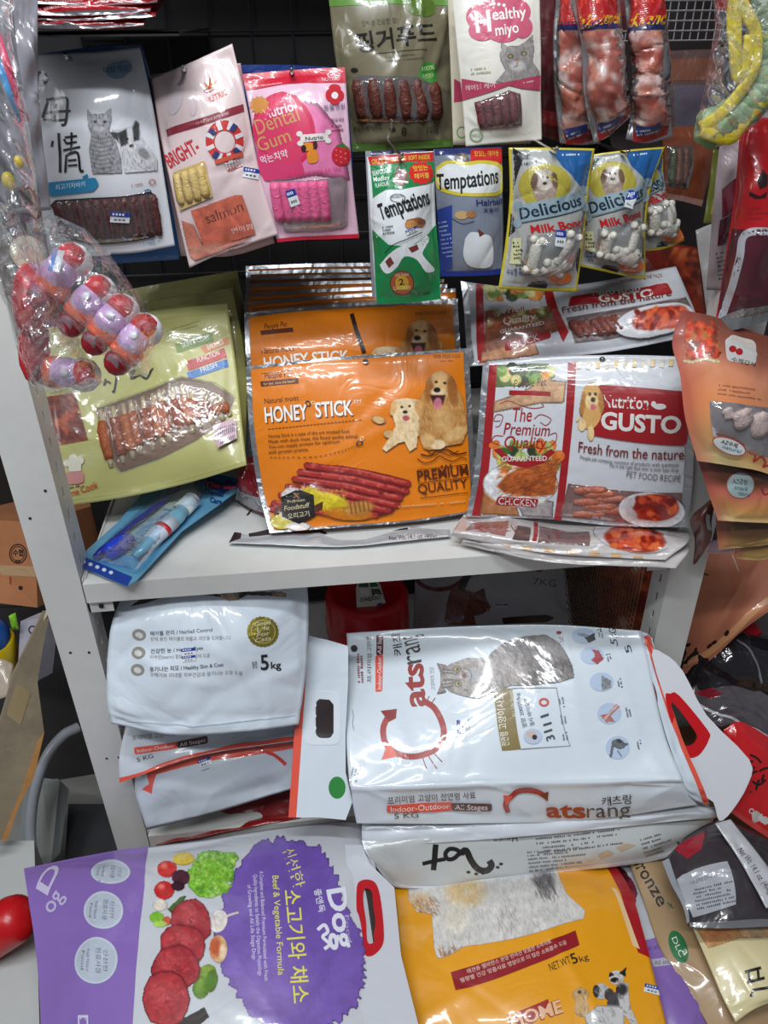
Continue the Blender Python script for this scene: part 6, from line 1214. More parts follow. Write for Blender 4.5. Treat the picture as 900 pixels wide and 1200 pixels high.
B.text('간식은 건강한 맛!', (424, 30), (466, 26), 6, C8(70, 64, 50)); B.text('핑거푸드', (418, 60), (511, 48), 22, C8(28, 24, 20), bold=.035); B.line([(440, 62), (500, 58)], .8, C8(70, 64, 50), 'print_rule'); B.lines((452, 67), (500, 63), 2, 5, 2, C8(96, 88, 70))
B.disc(502, 87, 11, 15, C8(60, 130, 50), 'badge'); B.text('100%', (495, 83), (509, 81), 5, C8(206, 220, 170)); B.text('자연건조', (495, 92), (509, 90), 5, C8(206, 220, 170))
W = [(414, 92), (425, 88), (490, 90), (514, 104), (516, 136), (512, 140), (418, 142)]; B.poly(W, C8(52, 34, 28), 'window_backing')
for k in range(6): x = 420+k*17; B.stick((x, 94+(4 if k > 4 else 0)), (x+6, 138), 14, C8(92, 44, 34), 'jerky_strip', off=.0002, noise_amt=.4)
B.window(W, .004, m=clear_film(haze=.1, strength=.8)); B.text('닭고기 핑거푸드', (414, 154), (448, 151), 5, C8(60, 54, 44)); B.poly([(456, 150), (462, 148), (464, 152), (457, 154)], C8(50, 44, 36), 'emblem'); B.text('8', (470, 157), (476, 157), 9, C8(50, 44, 36)); B.text('120g', (500, 155), (514, 154), 7, C8(60, 54, 44)); B.disc(416, 82, 4, 2.5, C8(40, 36, 30), 'emblem'); B.done()
# ---- pink cloud cat pack and its twin behind
net = [[(524, -14, 1.03), (570, -14, 1.03), (620, -14, 1.03)], [(528, 80, 1.02), (570, 80, 1.02), (620, 80, 1.02)], [(531, 170, 1.01), (570, 170, 1.01), (622, 168, 1.01)]]
B = Bag('treat_pack', 'cream-white treat pack, shifted left behind the one with the pink cloud', 'pet treat pack', net, C8(206, 198, 176), thick=.003, wr=.0006, seed=215, n=(20, 24), crinkle=.25); B.poly([(532, 92), (545, 100), (545, 118), (532, 120)], C8(170, 50, 84), 'side_print'); B.disc(541, 155, 6, 7, C8(110, 150, 90), 'badge', hole=.8); B.done()
net = [[(529, -14, 1.0), (580, -14, 1.0), (632, -14, 1.0)], [(536, 60, .99), (585, 60, .98), (634, 58, .99)], [(542, 120, .985), (590, 120, .975), (634, 116, .985)], [(546, 172, .98), (590, 168, .98), (635, 164, .98)]]
B = Bag('treat_pack', 'white treat pack with a pink cloud reading Healthy miyo and a grey cat', 'pet treat pack', net, C8(222, 218, 208), thick=.004, wr=.0007, seed=217, n=(44, 60), crinkle=.3, rough=.42)
CL = C8(200, 88, 116)
for a in ((560, 20, 14, 14), (580, 12, 18, 14), (604, 14, 18, 16), (612, 32, 12, 13), (590, 36, 20, 14), (565, 36, 16, 12), (585, 4, 12, 8), (580, 25, 24, 16)): B.disc(*a, CL, 'cloud_panel', n=20)
B.text('H', (558, 38), (576, 36), 24, C8(240, 234, 232), bold=.05); B.text('ealthy', (577, 24), (617, 20), 13, C8(240, 234, 232), bold=.03); B.text('miyo', (581, 42), (608, 38), 12, C8(240, 234, 232), bold=.03)
for k in range(3): B.disc(578+k*6, 5+k, 2, 2, C8(240, 234, 232), 'lettering')
P = Pic(575, 40, 634, 105, .7, 15); P.poly([(589, 56), (596, 54), (606, 54), (616, 48), (624, 40), (626, 58), (624, 72), (632, 84), (633, 104), (580, 96), (592, 82), (586, 70), (585, 62)], C8(150, 144, 142), 2); P.poly([(588, 66), (586, 48), (596, 55)], C8(150, 144, 142)); P.fur(500, (578, 42, 634, 104), [C8(110, 106, 106), C8(190, 186, 184), C8(130, 124, 122)], 4, 80, 50, .8, .5)
P.ell(598, 66, 3.4, 2.6, C8(60, 56, 54)); P.ell(614, 63, 3.4, 2.6, C8(60, 56, 54)); P.ell(598, 66, 2.2, 1.8, C8(160, 150, 90)); P.ell(614, 63, 2.2, 1.8, C8(160, 150, 90)); P.ell(606, 71, 2.5, 2, C8(150, 90, 90)); P.ell(606, 77, 9, 6, C8(206, 204, 202), 0, 3, .7, False); P.line([(606, 73), (606, 77), (602, 79)], .7, C8(80, 70, 70)); P.mottle(.05, 4); B.pic(P, 'cat_picture')
B.poly([(541, 92), (580, 98), (633, 88), (633, 106), (612, 104), (596, 100), (541, 118)], C8(176, 60, 88), 'banner'); B.text('헤어볼 케어', (546, 106), (580, 102), 6, C8(226, 206, 210)); B.lines((613, 98), (630, 95), 1, 3, 2, C8(220, 190, 196)); B.text('♡', (553, 73), (553.1, 73), .1, WH) if 0 else B.lines((552, 82), (576, 80), 2, 5, 2, C8(150, 150, 120))
W = [(556, 120), (596, 106), (609, 110), (611, 146), (562, 152)]; B.poly(W, C8(84, 40, 46), 'window_backing')
for k in range(5): x = 561+k*9.5; B.stick((x, 120-k*2.6), (x+4, 148-k*.8), 8, C8(112, 54, 58), 'jerky_stick', off=.0002)
B.window(W, .004); B.disc(558, 158, 8, 8, C8(130, 160, 110), 'badge', hole=.82); B.text('HACCP', (552, 160), (564, 159.5), 4, C8(110, 150, 90)); B.lines((566, 153), (610, 149), 1, 3, 1.8, C8(150, 110, 110), wmin=.95); B.done()
# ---- three silver-edged chicken packs
def chick(name, label, net, txt, seed, dark=False):
    B = Bag('treat_pack', label, 'pet treat pack', net, SIL, thick=.012, wr=.0025, nwr=22, seed=seed, n=(30, 64), crinkle=.8, cscale=40, m=mat(C8(186, 186, 190), **FOIL), seal=(.1, .1, .03, .04))
    g = lambda u0, v0, u1, v1, c, p='print': B.uvrect(u0, v0, u1, v1, c, p)
    g(.10, 0, .88, .22, C8(170, 24, 30), 'red_header'); g(.12, .20, .88, .26, C8(30, 30, 80), 'blue_band')
    B.poly([(.15, .92), (.9, .86), (.9, .97), (.15, 1)], C8(160, 26, 34), 'red_footer', uvs=True)
    q = lambda u, v: tuple(proj(B.surf(np.array([[u, v]])))[0])
    B.text(txt, q(.08, .22), q(.98, .22), 13, C8(214, 170, 30), bold=.05); B.text('Jerky', q(.2, .10), q(.9, .10), 12, C8(206, 60, 40), bold=.05)
    ps = proj(B.surf(np.array([(.1, .25), (.9, .25), (.9, .9), (.1, .9)]))); P = Pic(ps[:, 0].min()-1, ps[:, 1].min(), ps[:, 0].max()+1, ps[:, 1].max(), 1, seed)
    P.poly([tuple(x) for x in ps], C8(150, 84, 74), 1)
    for _ in range(60): a, b_ = P.r.uniform(ps[:, 0].min(), ps[:, 0].max()), P.r.uniform(ps[:, 1].min(), ps[:, 1].max()); P.ell(a, b_, P.r.uniform(4, 11), P.r.uniform(3, 9), [C8(186, 140, 128), C8(206, 186, 180), C8(140, 60, 50), C8(176, 104, 84), C8(214, 204, 202)][P.r.randint(5)], P.r.uniform(0, 180), 4, .6, False)
    P.mottle(.1, 5); B.pic(P, 'meat_print')
    for j in range(4): B.text('12345'[j] and '고기', q(.62, .66+j*.05), q(.86, .655+j*.05), 6, C8(190, 40, 50)) if j < 2 else None
    B.poly([(.2, .88), (.62, .84), (.64, .90), (.22, .95)], C8(40, 60, 130), 'blue_panel', uvs=True); B.lines(q(.22, .93), q(.62, .89), 2, 4, 2.4, C8(214, 214, 220)); B.done(); return B
chick('', 'silver-edged meat treat pack, leftmost of three, half hidden by the middle one', [[(652, -14, 1.0), (675, -14, .985), (700, -14, 1.0)], [(648, 50, 1.0), (672, 50, .985), (698, 50, 1.0)], [(650, 110, 1.0), (675, 112, .985), (700, 112, 1.0)], [(656, 168, 1.0), (680, 170, .995), (704, 168, 1.0)]], 'Chi', 221)
chick('', 'silver-edged meat treat pack reading Chickenchip, bulging in the middle of the three', [[(664, -14, .975), (695, -14, .955), (728, -14, .975)], [(680, 50, .97), (708, 50, .945), (730, 48, .97)], [(683, 110, .965), (712, 110, .94), (738, 105, .965)], [(696, 168, .96), (716, 158, .955), (740, 136, .96)]], 'Chickenchi', 223)
chick('', 'silver-edged meat treat pack, rightmost of three, with a wrinkled bright edge', [[(728, -14, .985), (755, -14, .965), (776, -14, .985)], [(736, 50, .98), (760, 50, .96), (784, 50, .98)], [(742, 110, .975), (762, 110, .955), (786, 110, .975)], [(733, 164, .97), (760, 168, .965), (788, 160, .97)]], 'ickench', 225)
# dark packs behind them
net = [[(632, -10, 1.06), (650, -10, 1.06)], [(634, 80, 1.05), (652, 80, 1.05)], [(636, 160, 1.04), (656, 166, 1.04)]]
B = Bag('treat_pack', 'dark maroon pack sliver between the cat pack and the silver ones', 'pet treat pack', net, C8(84, 30, 34), thick=.002, wr=.001, seed=227, n=(10, 20)); B.uvrect(0, .8, 1, .9, C8(140, 40, 44), 'side_print'); B.done()

# ---- lower hanging tier: cat treats
def white_blob(B, pts, col, part='wave_print'): B.poly(sm(pts+pts[:1], 3)[:-1], col, part)
net = [[(428, 177, .985), (470, 176, .985), (500, 176, .985)], [(432, 260, .98), (470, 260, .98), (510, 260, .98)], [(436, 348, .975), (470, 350, .975), (512, 340, .975)]]
B = Bag('treat_pouch', 'dark violet and silver pouch edge behind the green and white pouch', 'pet treat pouch', net, C8(52, 46, 84), thick=.003, wr=.001, seed=229, n=(16, 24)); B.uvrect(0, 0, .08, 1, C8(150, 152, 160), 'edge_seal'); B.done()
GR = C8(20, 128, 70)
net = [[(430, 184, .93), (468, 180, .925), (508, 177, .93)], [(433, 240, .92), (470, 238, .905), (510, 236, .92)], [(437, 300, .915), (475, 300, .90), (513, 296, .915)], [(441, 356, .912), (480, 354, .91), (517, 350, .912)]]
B = Bag('treat_pouch', 'green and white cat treat pouch reading Temptations, Seafood Medley flavour', 'pet treat pouch', net, C8(222, 226, 228), thick=.007, wr=.0012, nwr=10, seed=231, n=(36, 60), crinkle=.5, cscale=40, rough=.28)
B.poly([(431, 184), (508, 178), (508, 189), (434, 194)], C8(190, 40, 40), 'header_band'); B.text('CRUNCHY OUTSIDE  SOFT INSIDE', (436, 192), (504, 186), 5, C8(226, 206, 60), bold=.01)
B.poly([(434, 194), (508, 189), (510, 212), (500, 216), (470, 222), (452, 222), (442, 228), (437, 232)], GR, 'green_panel')
B.text('SEAFOOD', (437, 206), (455, 202), 5.5, C8(236, 240, 240), bold=.02); B.text('Medley', (438, 213), (457, 210), 5.5, C8(236, 240, 240), bold=.01); B.text('FLAVOUR', (440, 220), (456, 217), 5, C8(236, 240, 240), bold=.01)
B.disc(470, 208, 8, 10, C8(120, 70, 70), 'prawn_print'); B.line([(464, 200), (470, 190), (476, 196)], 2, C8(90, 60, 60), 'prawn_print'); B.line([(460, 212), (478, 214)], 2.4, C8(236, 226, 220), 'prawn_print')
B.disc(493, 203, 13, 12, C8(206, 34, 36), 'burst_badge', star=.2, n=26); B.text('맛있는', (484, 201), (501, 199), 6, C8(240, 214, 80)); B.text('헤어볼', (485, 210), (502, 208), 6, C8(240, 214, 80))
B.text('Temptations', (448, 257), (504, 238), 18, C8(26, 26, 28), bold=.045, shear=.12); B.text('WHISKAS', (459, 233), (472, 231), 3, C8(80, 80, 84)); B.disc(466, 232, 9, 5, C8(120, 120, 124), 'emblem', hole=.85)
B.poly(rrect4([(474, 258), (492, 254), (500, 260), (496, 266), (480, 266)], .4), C8(160, 96, 50), 'biscuit_print'); B.disc(481, 263, 7, 5, C8(196, 140, 80), 'biscuit_print'); B.disc(494, 260, 5, 3.5, C8(120, 66, 36), 'biscuit_print'); B.lines((449, 267), (466, 265), 3, 3.6, 2, C8(90, 90, 90)); B.sticker(482, 270, 14, 6, -25, off=.001)
B.poly([(438, 268), (446, 276), (456, 286), (480, 288), (500, 276), (513, 262), (516, 350), (441, 356)], GR, 'green_panel')
white_blob(B, [(446, 310), (456, 298), (470, 288), (486, 286), (500, 276), (502, 284), (494, 296), (500, 306), (508, 316), (498, 318), (488, 304), (474, 300), (466, 312), (456, 320), (450, 318)], C8(226, 228, 230))
B.poly([(452, 306), (458, 300), (462, 308), (456, 314)], C8(120, 50, 44), 'wave_print'); B.poly([(478, 290), (488, 286), (490, 292), (482, 296)], C8(120, 50, 44), 'wave_print'); B.line(sm([(452, 296), (462, 286), (476, 280), (494, 272)]), 1, C8(30, 30, 32), 'wave_print')
B.disc(471, 331, 14, 14, C8(70, 30, 20), 'badge'); B.disc(471, 331, 13, 13, C8(176, 84, 40), 'badge'); B.disc(471, 331, 8, 8, C8(206, 160, 40), 'badge'); B.text('2', (468, 334), (474, 333), 7, C8(40, 20, 16), bold=.04); B.text('CALORIES', (461, 339), (481, 338), 4, C8(236, 220, 120), bold=.03); B.text('LESS THAN', (463, 324), (479, 323), 3.4, C8(236, 220, 180)); B.lines((490, 345), (508, 343), 1, 3, 3, C8(20, 60, 40)); B.done(); hooked(B, 468, 184)
net = [[(508, 175, .97), (550, 173, .965), (588, 172, .97)], [(511, 230, .965), (552, 230, .955), (589, 226, .965)], [(514, 280, .96), (554, 280, .95), (590, 276, .96)], [(516, 324, .957), (555, 323, .955), (588, 321, .957)]]
B = Bag('treat_pouch', 'grey and blue cat treat pouch reading Temptations with a red corner patch', 'pet treat pouch', net, C8(126, 134, 150), thick=.006, wr=.001, nwr=8, seed=233, n=(36, 54), crinkle=.45, cscale=40, rough=.3)
B.poly([(509, 175), (588, 172), (588, 180), (510, 182)], C8(44, 56, 110), 'header_band'); B.poly(rrect4([(551, 175), (588, 173), (588, 192), (560, 194), (551, 190)], .2), C8(196, 34, 36), 'red_patch'); B.text('맛있는 헤어볼', (556, 183), (585, 182), 6, C8(240, 200, 80)); B.disc(541, 188, 9, 9, C8(90, 70, 56), 'biscuit_print')
white_blob(B, [(511, 196), (524, 188), (545, 190), (566, 188), (588, 194), (588, 226), (570, 230), (548, 230), (530, 228), (512, 220)], C8(206, 190, 60)); white_blob(B, [(512, 200), (526, 192), (548, 194), (566, 192), (586, 198), (586, 222), (568, 226), (548, 226), (530, 224), (514, 216)], C8(220, 224, 224))
B.text('Temptations', (513, 222), (584, 214), 18, C8(26, 26, 28), bold=.045, shear=.12); B.text('Hairball', (558, 241), (588, 239), 7, C8(30, 40, 110), bold=.02); B.text('포뮬라', (566, 249), (584, 248), 5, C8(30, 40, 110))
B.disc(541, 252, 8, 5, C8(196, 160, 110), 'biscuit_print'); B.disc(552, 251, 6, 4, C8(170, 120, 70), 'biscuit_print'); B.line(sm([(530, 256), (542, 262), (556, 259)]), .8, C8(60, 60, 70), 'biscuit_print')
B.poly([(512, 246), (530, 240), (530, 314), (516, 318)], C8(40, 66, 150), 'blue_panel'); B.lines((514, 262), (527, 260), 9, 5, 2, C8(170, 184, 214)); B.uvrect(0, .95, 1, 1, C8(30, 50, 140), 'footer_band')
white_blob(B, [(545, 280), (552, 272), (566, 274), (575, 278), (578, 296), (574, 312), (552, 312), (543, 300)], C8(220, 224, 228)); B.poly([(560, 268), (568, 274), (562, 278)], C8(110, 50, 40), 'wave_print'); B.done()
# ---- milk bones
YEL = C8(196, 180, 44)
def milkbone(label, net, seed, n1=3, stick_at=None):
    B = Bag('treat_pouch', label, 'pet treat pouch', net, YEL, thick=.010, wr=.0016, nwr=14, seed=seed, n=(36, 60), crinkle=.6, cscale=36, rough=.3, seal=(.06, .06, .04, .05))
    q = lambda u, v: tuple(proj(B.surf(np.array([[u, v]])))[0]); L = lambda P_: [q(*p) for p in P_]
    B.poly([(.03, .015), (.97, .015), (.955, .5), (.97, .975), (.03, .975), (.045, .5)], C8(166, 168, 164), 'front_panel', uvs=True)
    for P_ in ([(.05, .0), (.2, .05), (.1, .2), (.04, .3)], [(.03, .45), (.10, .50), (.12, .58), (.03, .62)], [(.96, .4), (.86, .5), (.9, .6), (.96, .62)], [(.35, .97), (.4, .93), (.55, .92), (.62, .95), (.6, .98)], [(.9, .7), (.97, .72), (.97, .88), (.92, .82)]): B.poly(P_, C8(30, 30, 34), 'cow_patch', uvs=True)
    B.poly([(.5, .015), (.97, .015), (.96, .34), (.80, .26), (.6, .14)], C8(30, 90, 150), 'blue_corner', uvs=True); B.lines(q(.62, .06), q(.9, .05), 1, 3, 2.4, C8(220, 226, 232))
    B.text('Doggy', q(.08, .08), q(.28, .07), 5, C8(40, 50, 70)); B.text('Friend', q(.12, .13), q(.34, .12), 5, C8(40, 50, 70))
    c = q(.42, .27); e = q(.72, .27); rx = abs(e[0]-c[0]); B.disc(c[0], c[1], rx*.9, rx*.78, C8(168, 156, 60), 'badge', n=30)
    P = Pic(c[0]-rx, c[1]-rx, c[0]+rx, c[1]+rx, .8, seed); P.ell(c[0], c[1]+2, rx*.42, rx*.6, C8(150, 132, 120), 0, 2); P.ell(c[0], c[1]-rx*.25, rx*.38, rx*.36, C8(186, 176, 166), 0, 2); P.ell(c[0]-rx*.35, c[1]-rx*.2, rx*.12, rx*.3, C8(100, 74, 60), 10, 2); P.ell(c[0]+rx*.35, c[1]-rx*.2, rx*.12, rx*.3, C8(100, 74, 60), -10, 2); P.ell(c[0]-3, c[1]-rx*.3, 1.4, 1.4, C8(30, 26, 26)); P.ell(c[0]+3, c[1]-rx*.3, 1.4, 1.4, C8(30, 26, 26)); P.ell(c[0], c[1]-rx*.1, 2.4, 1.8, C8(30, 26, 26)); P.mottle(.12, 3); B.pic(P, 'dog_picture')
    a0, a1, a2, a3 = q(.12, .40), q(.90, .30), q(.92, .42), q(.14, .52); B.poly(rrect4([a0, a1, a2, a3], .1), C8(140, 162, 172), 'bone_banner')
    for p in (a0, a1, a2, a3): B.disc(p[0], p[1], 5, 5.5, C8(140, 162, 172), 'bone_banner')
    B.text('Delicious', q(.18, .495), q(.86, .40), 13, C8(22, 40, 60), bold=.03, shear=.15); B.line([q(.2, .52), q(.88, .425)], .8, C8(22, 40, 60), 'bone_banner'); B.text('Milk Bone', q(.32, .585), q(.84, .545), 9, C8(190, 30, 40), bold=.045)
    W = L([(.28, .60), (.86, .57), (.90, .84), (.62, .90), (.26, .86)]); B.poly(W, C8(128, 130, 128), 'window_backing')
    for k, (u0, v0, u1, v1) in enumerate(((.40, .63, .36, .82), (.74, .61, .66, .78), (.50, .79, .72, .84))[:n1]):
        x0, y0 = q(u0, v0); x1, y1 = q(u1, v1)
        bn = B.stick((x0, y0), (x1, y1), 10.5, C8(206, 202, 190), 'milk_bone', off=.0002, noise_amt=.06, var=.04, taper=1, n=8)
        t_ = np.array([x1-x0, y1-y0]); t_ = t_/np.linalg.norm(t_); p_ = np.array([-t_[1], t_[0]])
        for (px, py) in ((x0, y0), (x1, y1)):
            for s_ in (-1, 1):
                C_ = B.surf(B.inv([(px+p_[0]*s_*4.5, py+p_[1]*s_*4.5)]), .004)[0]
                mb = MB(); mb.lathe([(.0005, -.0048), (.0034, -.0036), (.005, 0), (.0034, .0036), (.0005, .0048)], C_, (0, 1, .3), 10); kn = mb.build('knuckle', bn.data.materials[0], bn, None, True)
                kn.data.transform(Matrix.Translation(-Vector(B.base)))
    B.window(W, .011, m=clear_film(haze=.10, strength=.7, refl=.07))
    B.lines(q(.12, .70), q(.24, .69), 7, 4.2, 2.6, C8(60, 60, 50)); B.poly([(.10, .63), (.22, .62), (.24, .80), (.10, .81)], C8(206, 206, 160), 'small_card', uvs=True); B.lines(q(.11, .67), q(.22, .66), 5, 4.5, 2.8, C8(60, 60, 50)); B.text('우유껌 뼈다귀', q(.08, .885), q(.36, .88), 6, C8(40, 60, 140), bold=.01)
    c = q(.74, .90); B.disc(c[0], c[1], 13, 8, C8(222, 112, 40), 'price_flash', star=.12, n=24); B.text('100g', (c[0]-7, c[1]+2), (c[0]+7, c[1]+1), 5, C8(240, 150, 60)); B.disc(*q(.5, .03), 2, 2, C8(40, 40, 44), 'hang_hole', n=8)
    if stick_at: B.sticker(*stick_at, off=.0135)
    B.done(); return B
milkbone('cow-patched bone pouch, mostly hidden, right end of the bone pouch row', [[(724, 185, 1.0), (750, 183, .995), (777, 181, 1.0)], [(738, 230, .99), (765, 228, .985), (780, 225, .99)], [(750, 295, .985), (778, 292, .98), (802, 282, .985)]], 241)
Bm2 = milkbone('milk bone pouch with cow patches, right-hand one, its price sticker near the top', [[(686, 182, .965), (732, 176, .955), (779, 172, .965)], [(680, 225, .96), (722, 222, .945), (764, 218, .96)], [(679, 275, .955), (720, 276, .94), (757, 270, .955)], [(678, 312, .95), (715, 320, .945), (756, 328, .95)]], 243, stick_at=(731, 235, 8, 16, 14))
hooked(Bm2, 728, 181)
Bm1 = milkbone('milk bone pouch with cow patches, left-hand one, its price sticker at mid-height', [[(596, 173, .93), (645, 173, .92), (697, 174, .93)], [(597, 230, .925), (645, 230, .905), (690, 228, .925)], [(592, 285, .92), (640, 285, .90), (684, 282, .92)], [(584, 338, .915), (630, 341, .91), (676, 342, .915)]], 245, stick_at=(651, 277, 9, 17, 6))
hooked(Bm1, 646, 178)
# ---- dark packs right of the milk bones
net = [[(775, 150, 1.08), (810, 148, 1.08), (845, 150, 1.08)], [(778, 190, 1.07), (810, 190, 1.07), (838, 190, 1.07)], [(776, 232, 1.06), (800, 236, 1.06), (822, 242, 1.06)]]
B = Bag('treat_pack', 'dark brown pack with stick window, in shade right of the bone pouches', 'pet treat pack', net, C8(120, 60, 36), thick=.004, wr=.001, seed=251, n=(20, 30), crinkle=.5); W = [(782, 172), (812, 170), (806, 222), (780, 218)]; B.poly(W, C8(70, 44, 34), 'window_backing')
for k in range(3): B.stick((788+k*8, 174), (785+k*8, 216), 6, (C8(86, 96, 70), C8(120, 70, 50), C8(110, 60, 40))[k], 'jerky_stick', off=.0002)
B.window(W, .004); B.uvrect(0, .93, 1, 1, C8(150, 110, 100), 'bottom_seal'); B.done()
net = [[(778, 60, 1.10), (815, 58, 1.10), (850, 58, 1.10)], [(782, 110, 1.09), (815, 110, 1.09), (850, 110, 1.09)], [(785, 160, 1.08), (815, 160, 1.08), (850, 160, 1.08)]]
B = Bag('treat_pack', 'dim brown pack with orange pattern, below the wire lattice at upper right', 'pet treat pack', net, C8(84, 62, 60), thick=.003, wr=.001, seed=253, n=(16, 20), crinkle=.5); B.uvrect(.05, .1, .95, .35, C8(110, 66, 50), 'label_print'); B.uvrect(.1, .4, .9, .9, C8(84, 76, 88), 'label_print'); B.done()
net = [[(836, 175, 1.04), (850, 175, 1.04), (865, 175, 1.04)], [(830, 225, 1.03), (845, 225, 1.03), (860, 225, 1.03)], [(824, 262, 1.02), (838, 262, 1.02), (852, 262, 1.02)]]
B = Bag('treat_pack', 'narrow olive green pack edge in the shade beside the brown pack', 'pet treat pack', net, C8(96, 100, 26), thick=.002, wr=.001, seed=255, n=(10, 20)); B.uvrect(.2, .6, .8, .85, C8(140, 130, 50), 'label_print'); B.done()
# packs leaning behind the duck pack
net = [[(740, 285, 1.08), (780, 285, 1.08), (818, 290, 1.08)], [(752, 330, 1.05), (790, 330, 1.05), (824, 335, 1.05)], [(770, 380, 1.02), (800, 380, 1.02), (832, 380, 1.02)]]
B = Bag('treat_pack', 'dark red treat pack with an orange food picture, behind the duck pack', 'pet treat pack', net, C8(140, 40, 26), thick=.004, wr=.001, seed=257, n=(20, 20)); P = Pic(765, 285, 826, 378, 1, 5); P.poly([(772, 288), (818, 292), (826, 372), (790, 350)], C8(150, 54, 30), 2)
for _ in range(60): P.ell(P.r.uniform(770, 824), P.r.uniform(290, 370), P.r.uniform(3, 9), P.r.uniform(2, 6), [C8(196, 84, 40), C8(110, 30, 20), C8(206, 110, 60), C8(80, 24, 16)][P.r.randint(4)], P.r.uniform(0, 180), 3, .7, False)
B.pic(P, 'food_picture'); B.done()
net = [[(815, 270, 1.02), (835, 262, 1.02), (866, 255, 1.02)], [(822, 320, 1.0), (845, 315, 1.0), (870, 312, 1.0)], [(830, 378, .98), (850, 375, .98), (876, 372, .98)]]
B = Bag('treat_pack', 'pale grey pack with small print, behind the hanging red pouch', 'pet treat pack', net, C8(170, 166, 164), thick=.003, wr=.001, seed=259, n=(16, 20)); B.lines((834, 300), (858, 297), 10, 5, 2.6, C8(90, 86, 86)); B.done()

# ---- red packs stacked flat at the very top left, on the shelf of the panel
for k, (x0, x1, ya, yb, z, col, lab) in enumerate(((10, 186, -2, 6, 1.492, C8(150, 24, 30), 'topmost'), (8, 178, 4, 18, 1.478, C8(176, 30, 36), 'second from the top'), (12, 184, 14, 24, 1.463, C8(140, 20, 26), 'third from the top'), (16, 170, 22, 34, 1.449, C8(160, 26, 32), 'lowest'))):
    a = [at(x0, ya, .92), at(x1, ya-4, .92)]; 
    net = [[(x0+12, ya-16, 1.10), ((x0+x1)/2, ya-18, 1.10), (x1+14, ya-20, 1.10)], [(x0+6, ya-3, .98), ((x0+x1)/2, ya-4, .98), (x1+6, ya-8, .98)], [(x0, ya+4, .935), ((x0+x1)/2, ya+4, .93), (x1, ya, .935)], [(x0, yb-1, .925), ((x0+x1)/2, yb, .92), (x1-2, yb-4, .925)]]
    B = Bag('treat_pack', 'red treat pack lying flat in the stack at the top left, %s' % lab, 'pet treat pack', net, col, thick=.003, wr=.0018, nwr=14, seed=261+k, n=(44, 16), crinkle=.9, cscale=50, rough=.22, group='red packs stacked flat at the top left')
    B.uvrect(0, .88, 1, 1, SIL, 'foil_edge', m=mat(SIL, **FOIL)); B.lines((x0+20, (ya+yb)/2+1), (x1-20, (ya+yb)/2-3), 1, 4, 3, C8(196, 130, 130)); B.done()
# steel ledge that carries them
b = MB(); b.box((XL1+.003, .925, 1.4405), (-.10, 1.33, 1.4425)); b.box((XL1+.003, .925, 1.4385), (-.10, .927, 1.4425)); b.build('small_ledge', M_DARK, rack, RB)
for o, lab in HOOKS: o['label'] = 'chrome peg holding the ' + ' '.join(lab.replace(',', '').split()[:9])
# ---- shelf above the panel and added shade board, both out of frame, and back board
shelf(1.78, 'top_shelf_board', .90)
blocker = MB().box((.56, .50, 1.640), (1.45, 1.16, 1.665)).box((.56, .50, 1.60), (1.45, .515, 1.64)).box((1.40, .50, 0), (1.45, .55, 1.60)).box((1.40, 1.10, 0), (1.45, 1.15, 1.60)).build('shade_board', M_METAL, None, (1.0, .9, 0)); tag(blocker, 'unseen board on legs added above the upper right to shade the packs', 'shade board')  # unseen board, added only to keep light off the right-hand packs
struct('wall_panel', *boxmesh((-.42, 1.345, .40), (.62, 1.36, 1.93)), M_DARK)  # back board, near-black and widened to darken both sides
# ================================================================ right-hand side: packs hanging in front of the right upright
BRN = C8(120, 66, 50)
def peach(net, label, seed, extra):
    B = Bag('treat_pack', label, 'pet treat pack', net, C8(206, 138, 100), thick=.006, wr=.0016, nwr=10, seed=seed, n=(36, 44), crinkle=.35, cscale=26, rough=.42, back=C8(84, 44, 38))
    extra(B); B.done(); return B
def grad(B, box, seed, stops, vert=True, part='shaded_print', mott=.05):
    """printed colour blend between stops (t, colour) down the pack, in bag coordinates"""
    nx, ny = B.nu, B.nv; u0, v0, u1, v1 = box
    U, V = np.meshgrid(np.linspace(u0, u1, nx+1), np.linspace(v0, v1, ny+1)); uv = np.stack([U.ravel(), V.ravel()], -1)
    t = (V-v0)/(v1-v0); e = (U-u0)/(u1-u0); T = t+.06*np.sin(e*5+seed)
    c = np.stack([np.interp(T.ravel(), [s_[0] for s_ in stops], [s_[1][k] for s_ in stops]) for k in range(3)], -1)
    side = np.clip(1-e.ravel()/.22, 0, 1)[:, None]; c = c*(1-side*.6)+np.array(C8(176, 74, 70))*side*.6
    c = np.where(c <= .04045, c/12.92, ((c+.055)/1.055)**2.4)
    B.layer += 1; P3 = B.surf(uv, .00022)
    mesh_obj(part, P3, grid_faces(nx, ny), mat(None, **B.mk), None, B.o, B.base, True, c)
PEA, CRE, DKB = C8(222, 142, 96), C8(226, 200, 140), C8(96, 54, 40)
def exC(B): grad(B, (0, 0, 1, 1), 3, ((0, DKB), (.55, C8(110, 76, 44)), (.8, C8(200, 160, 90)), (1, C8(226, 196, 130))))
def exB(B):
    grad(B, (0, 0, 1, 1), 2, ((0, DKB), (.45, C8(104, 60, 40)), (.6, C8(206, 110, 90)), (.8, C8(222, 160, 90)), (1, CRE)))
    B.disc(868, 569, 17, 16, C8(176, 80, 70), 'badge', rot=20); B.disc(868, 569, 16, 15, C8(170, 190, 190), 'badge', rot=20); B.text('AZ공방', (858, 566), (876, 568), 6, C8(30, 34, 40), bold=.02); B.text('snack', (860, 573), (877, 576), 5, C8(30, 60, 90)); B.text('natural', (865, 580), (879, 583), 5, C8(30, 60, 90))
    B.line(sm([(893, 572), (897, 580), (904, 576), (906, 590)]), 1.6, C8(150, 30, 40), 'script_print')
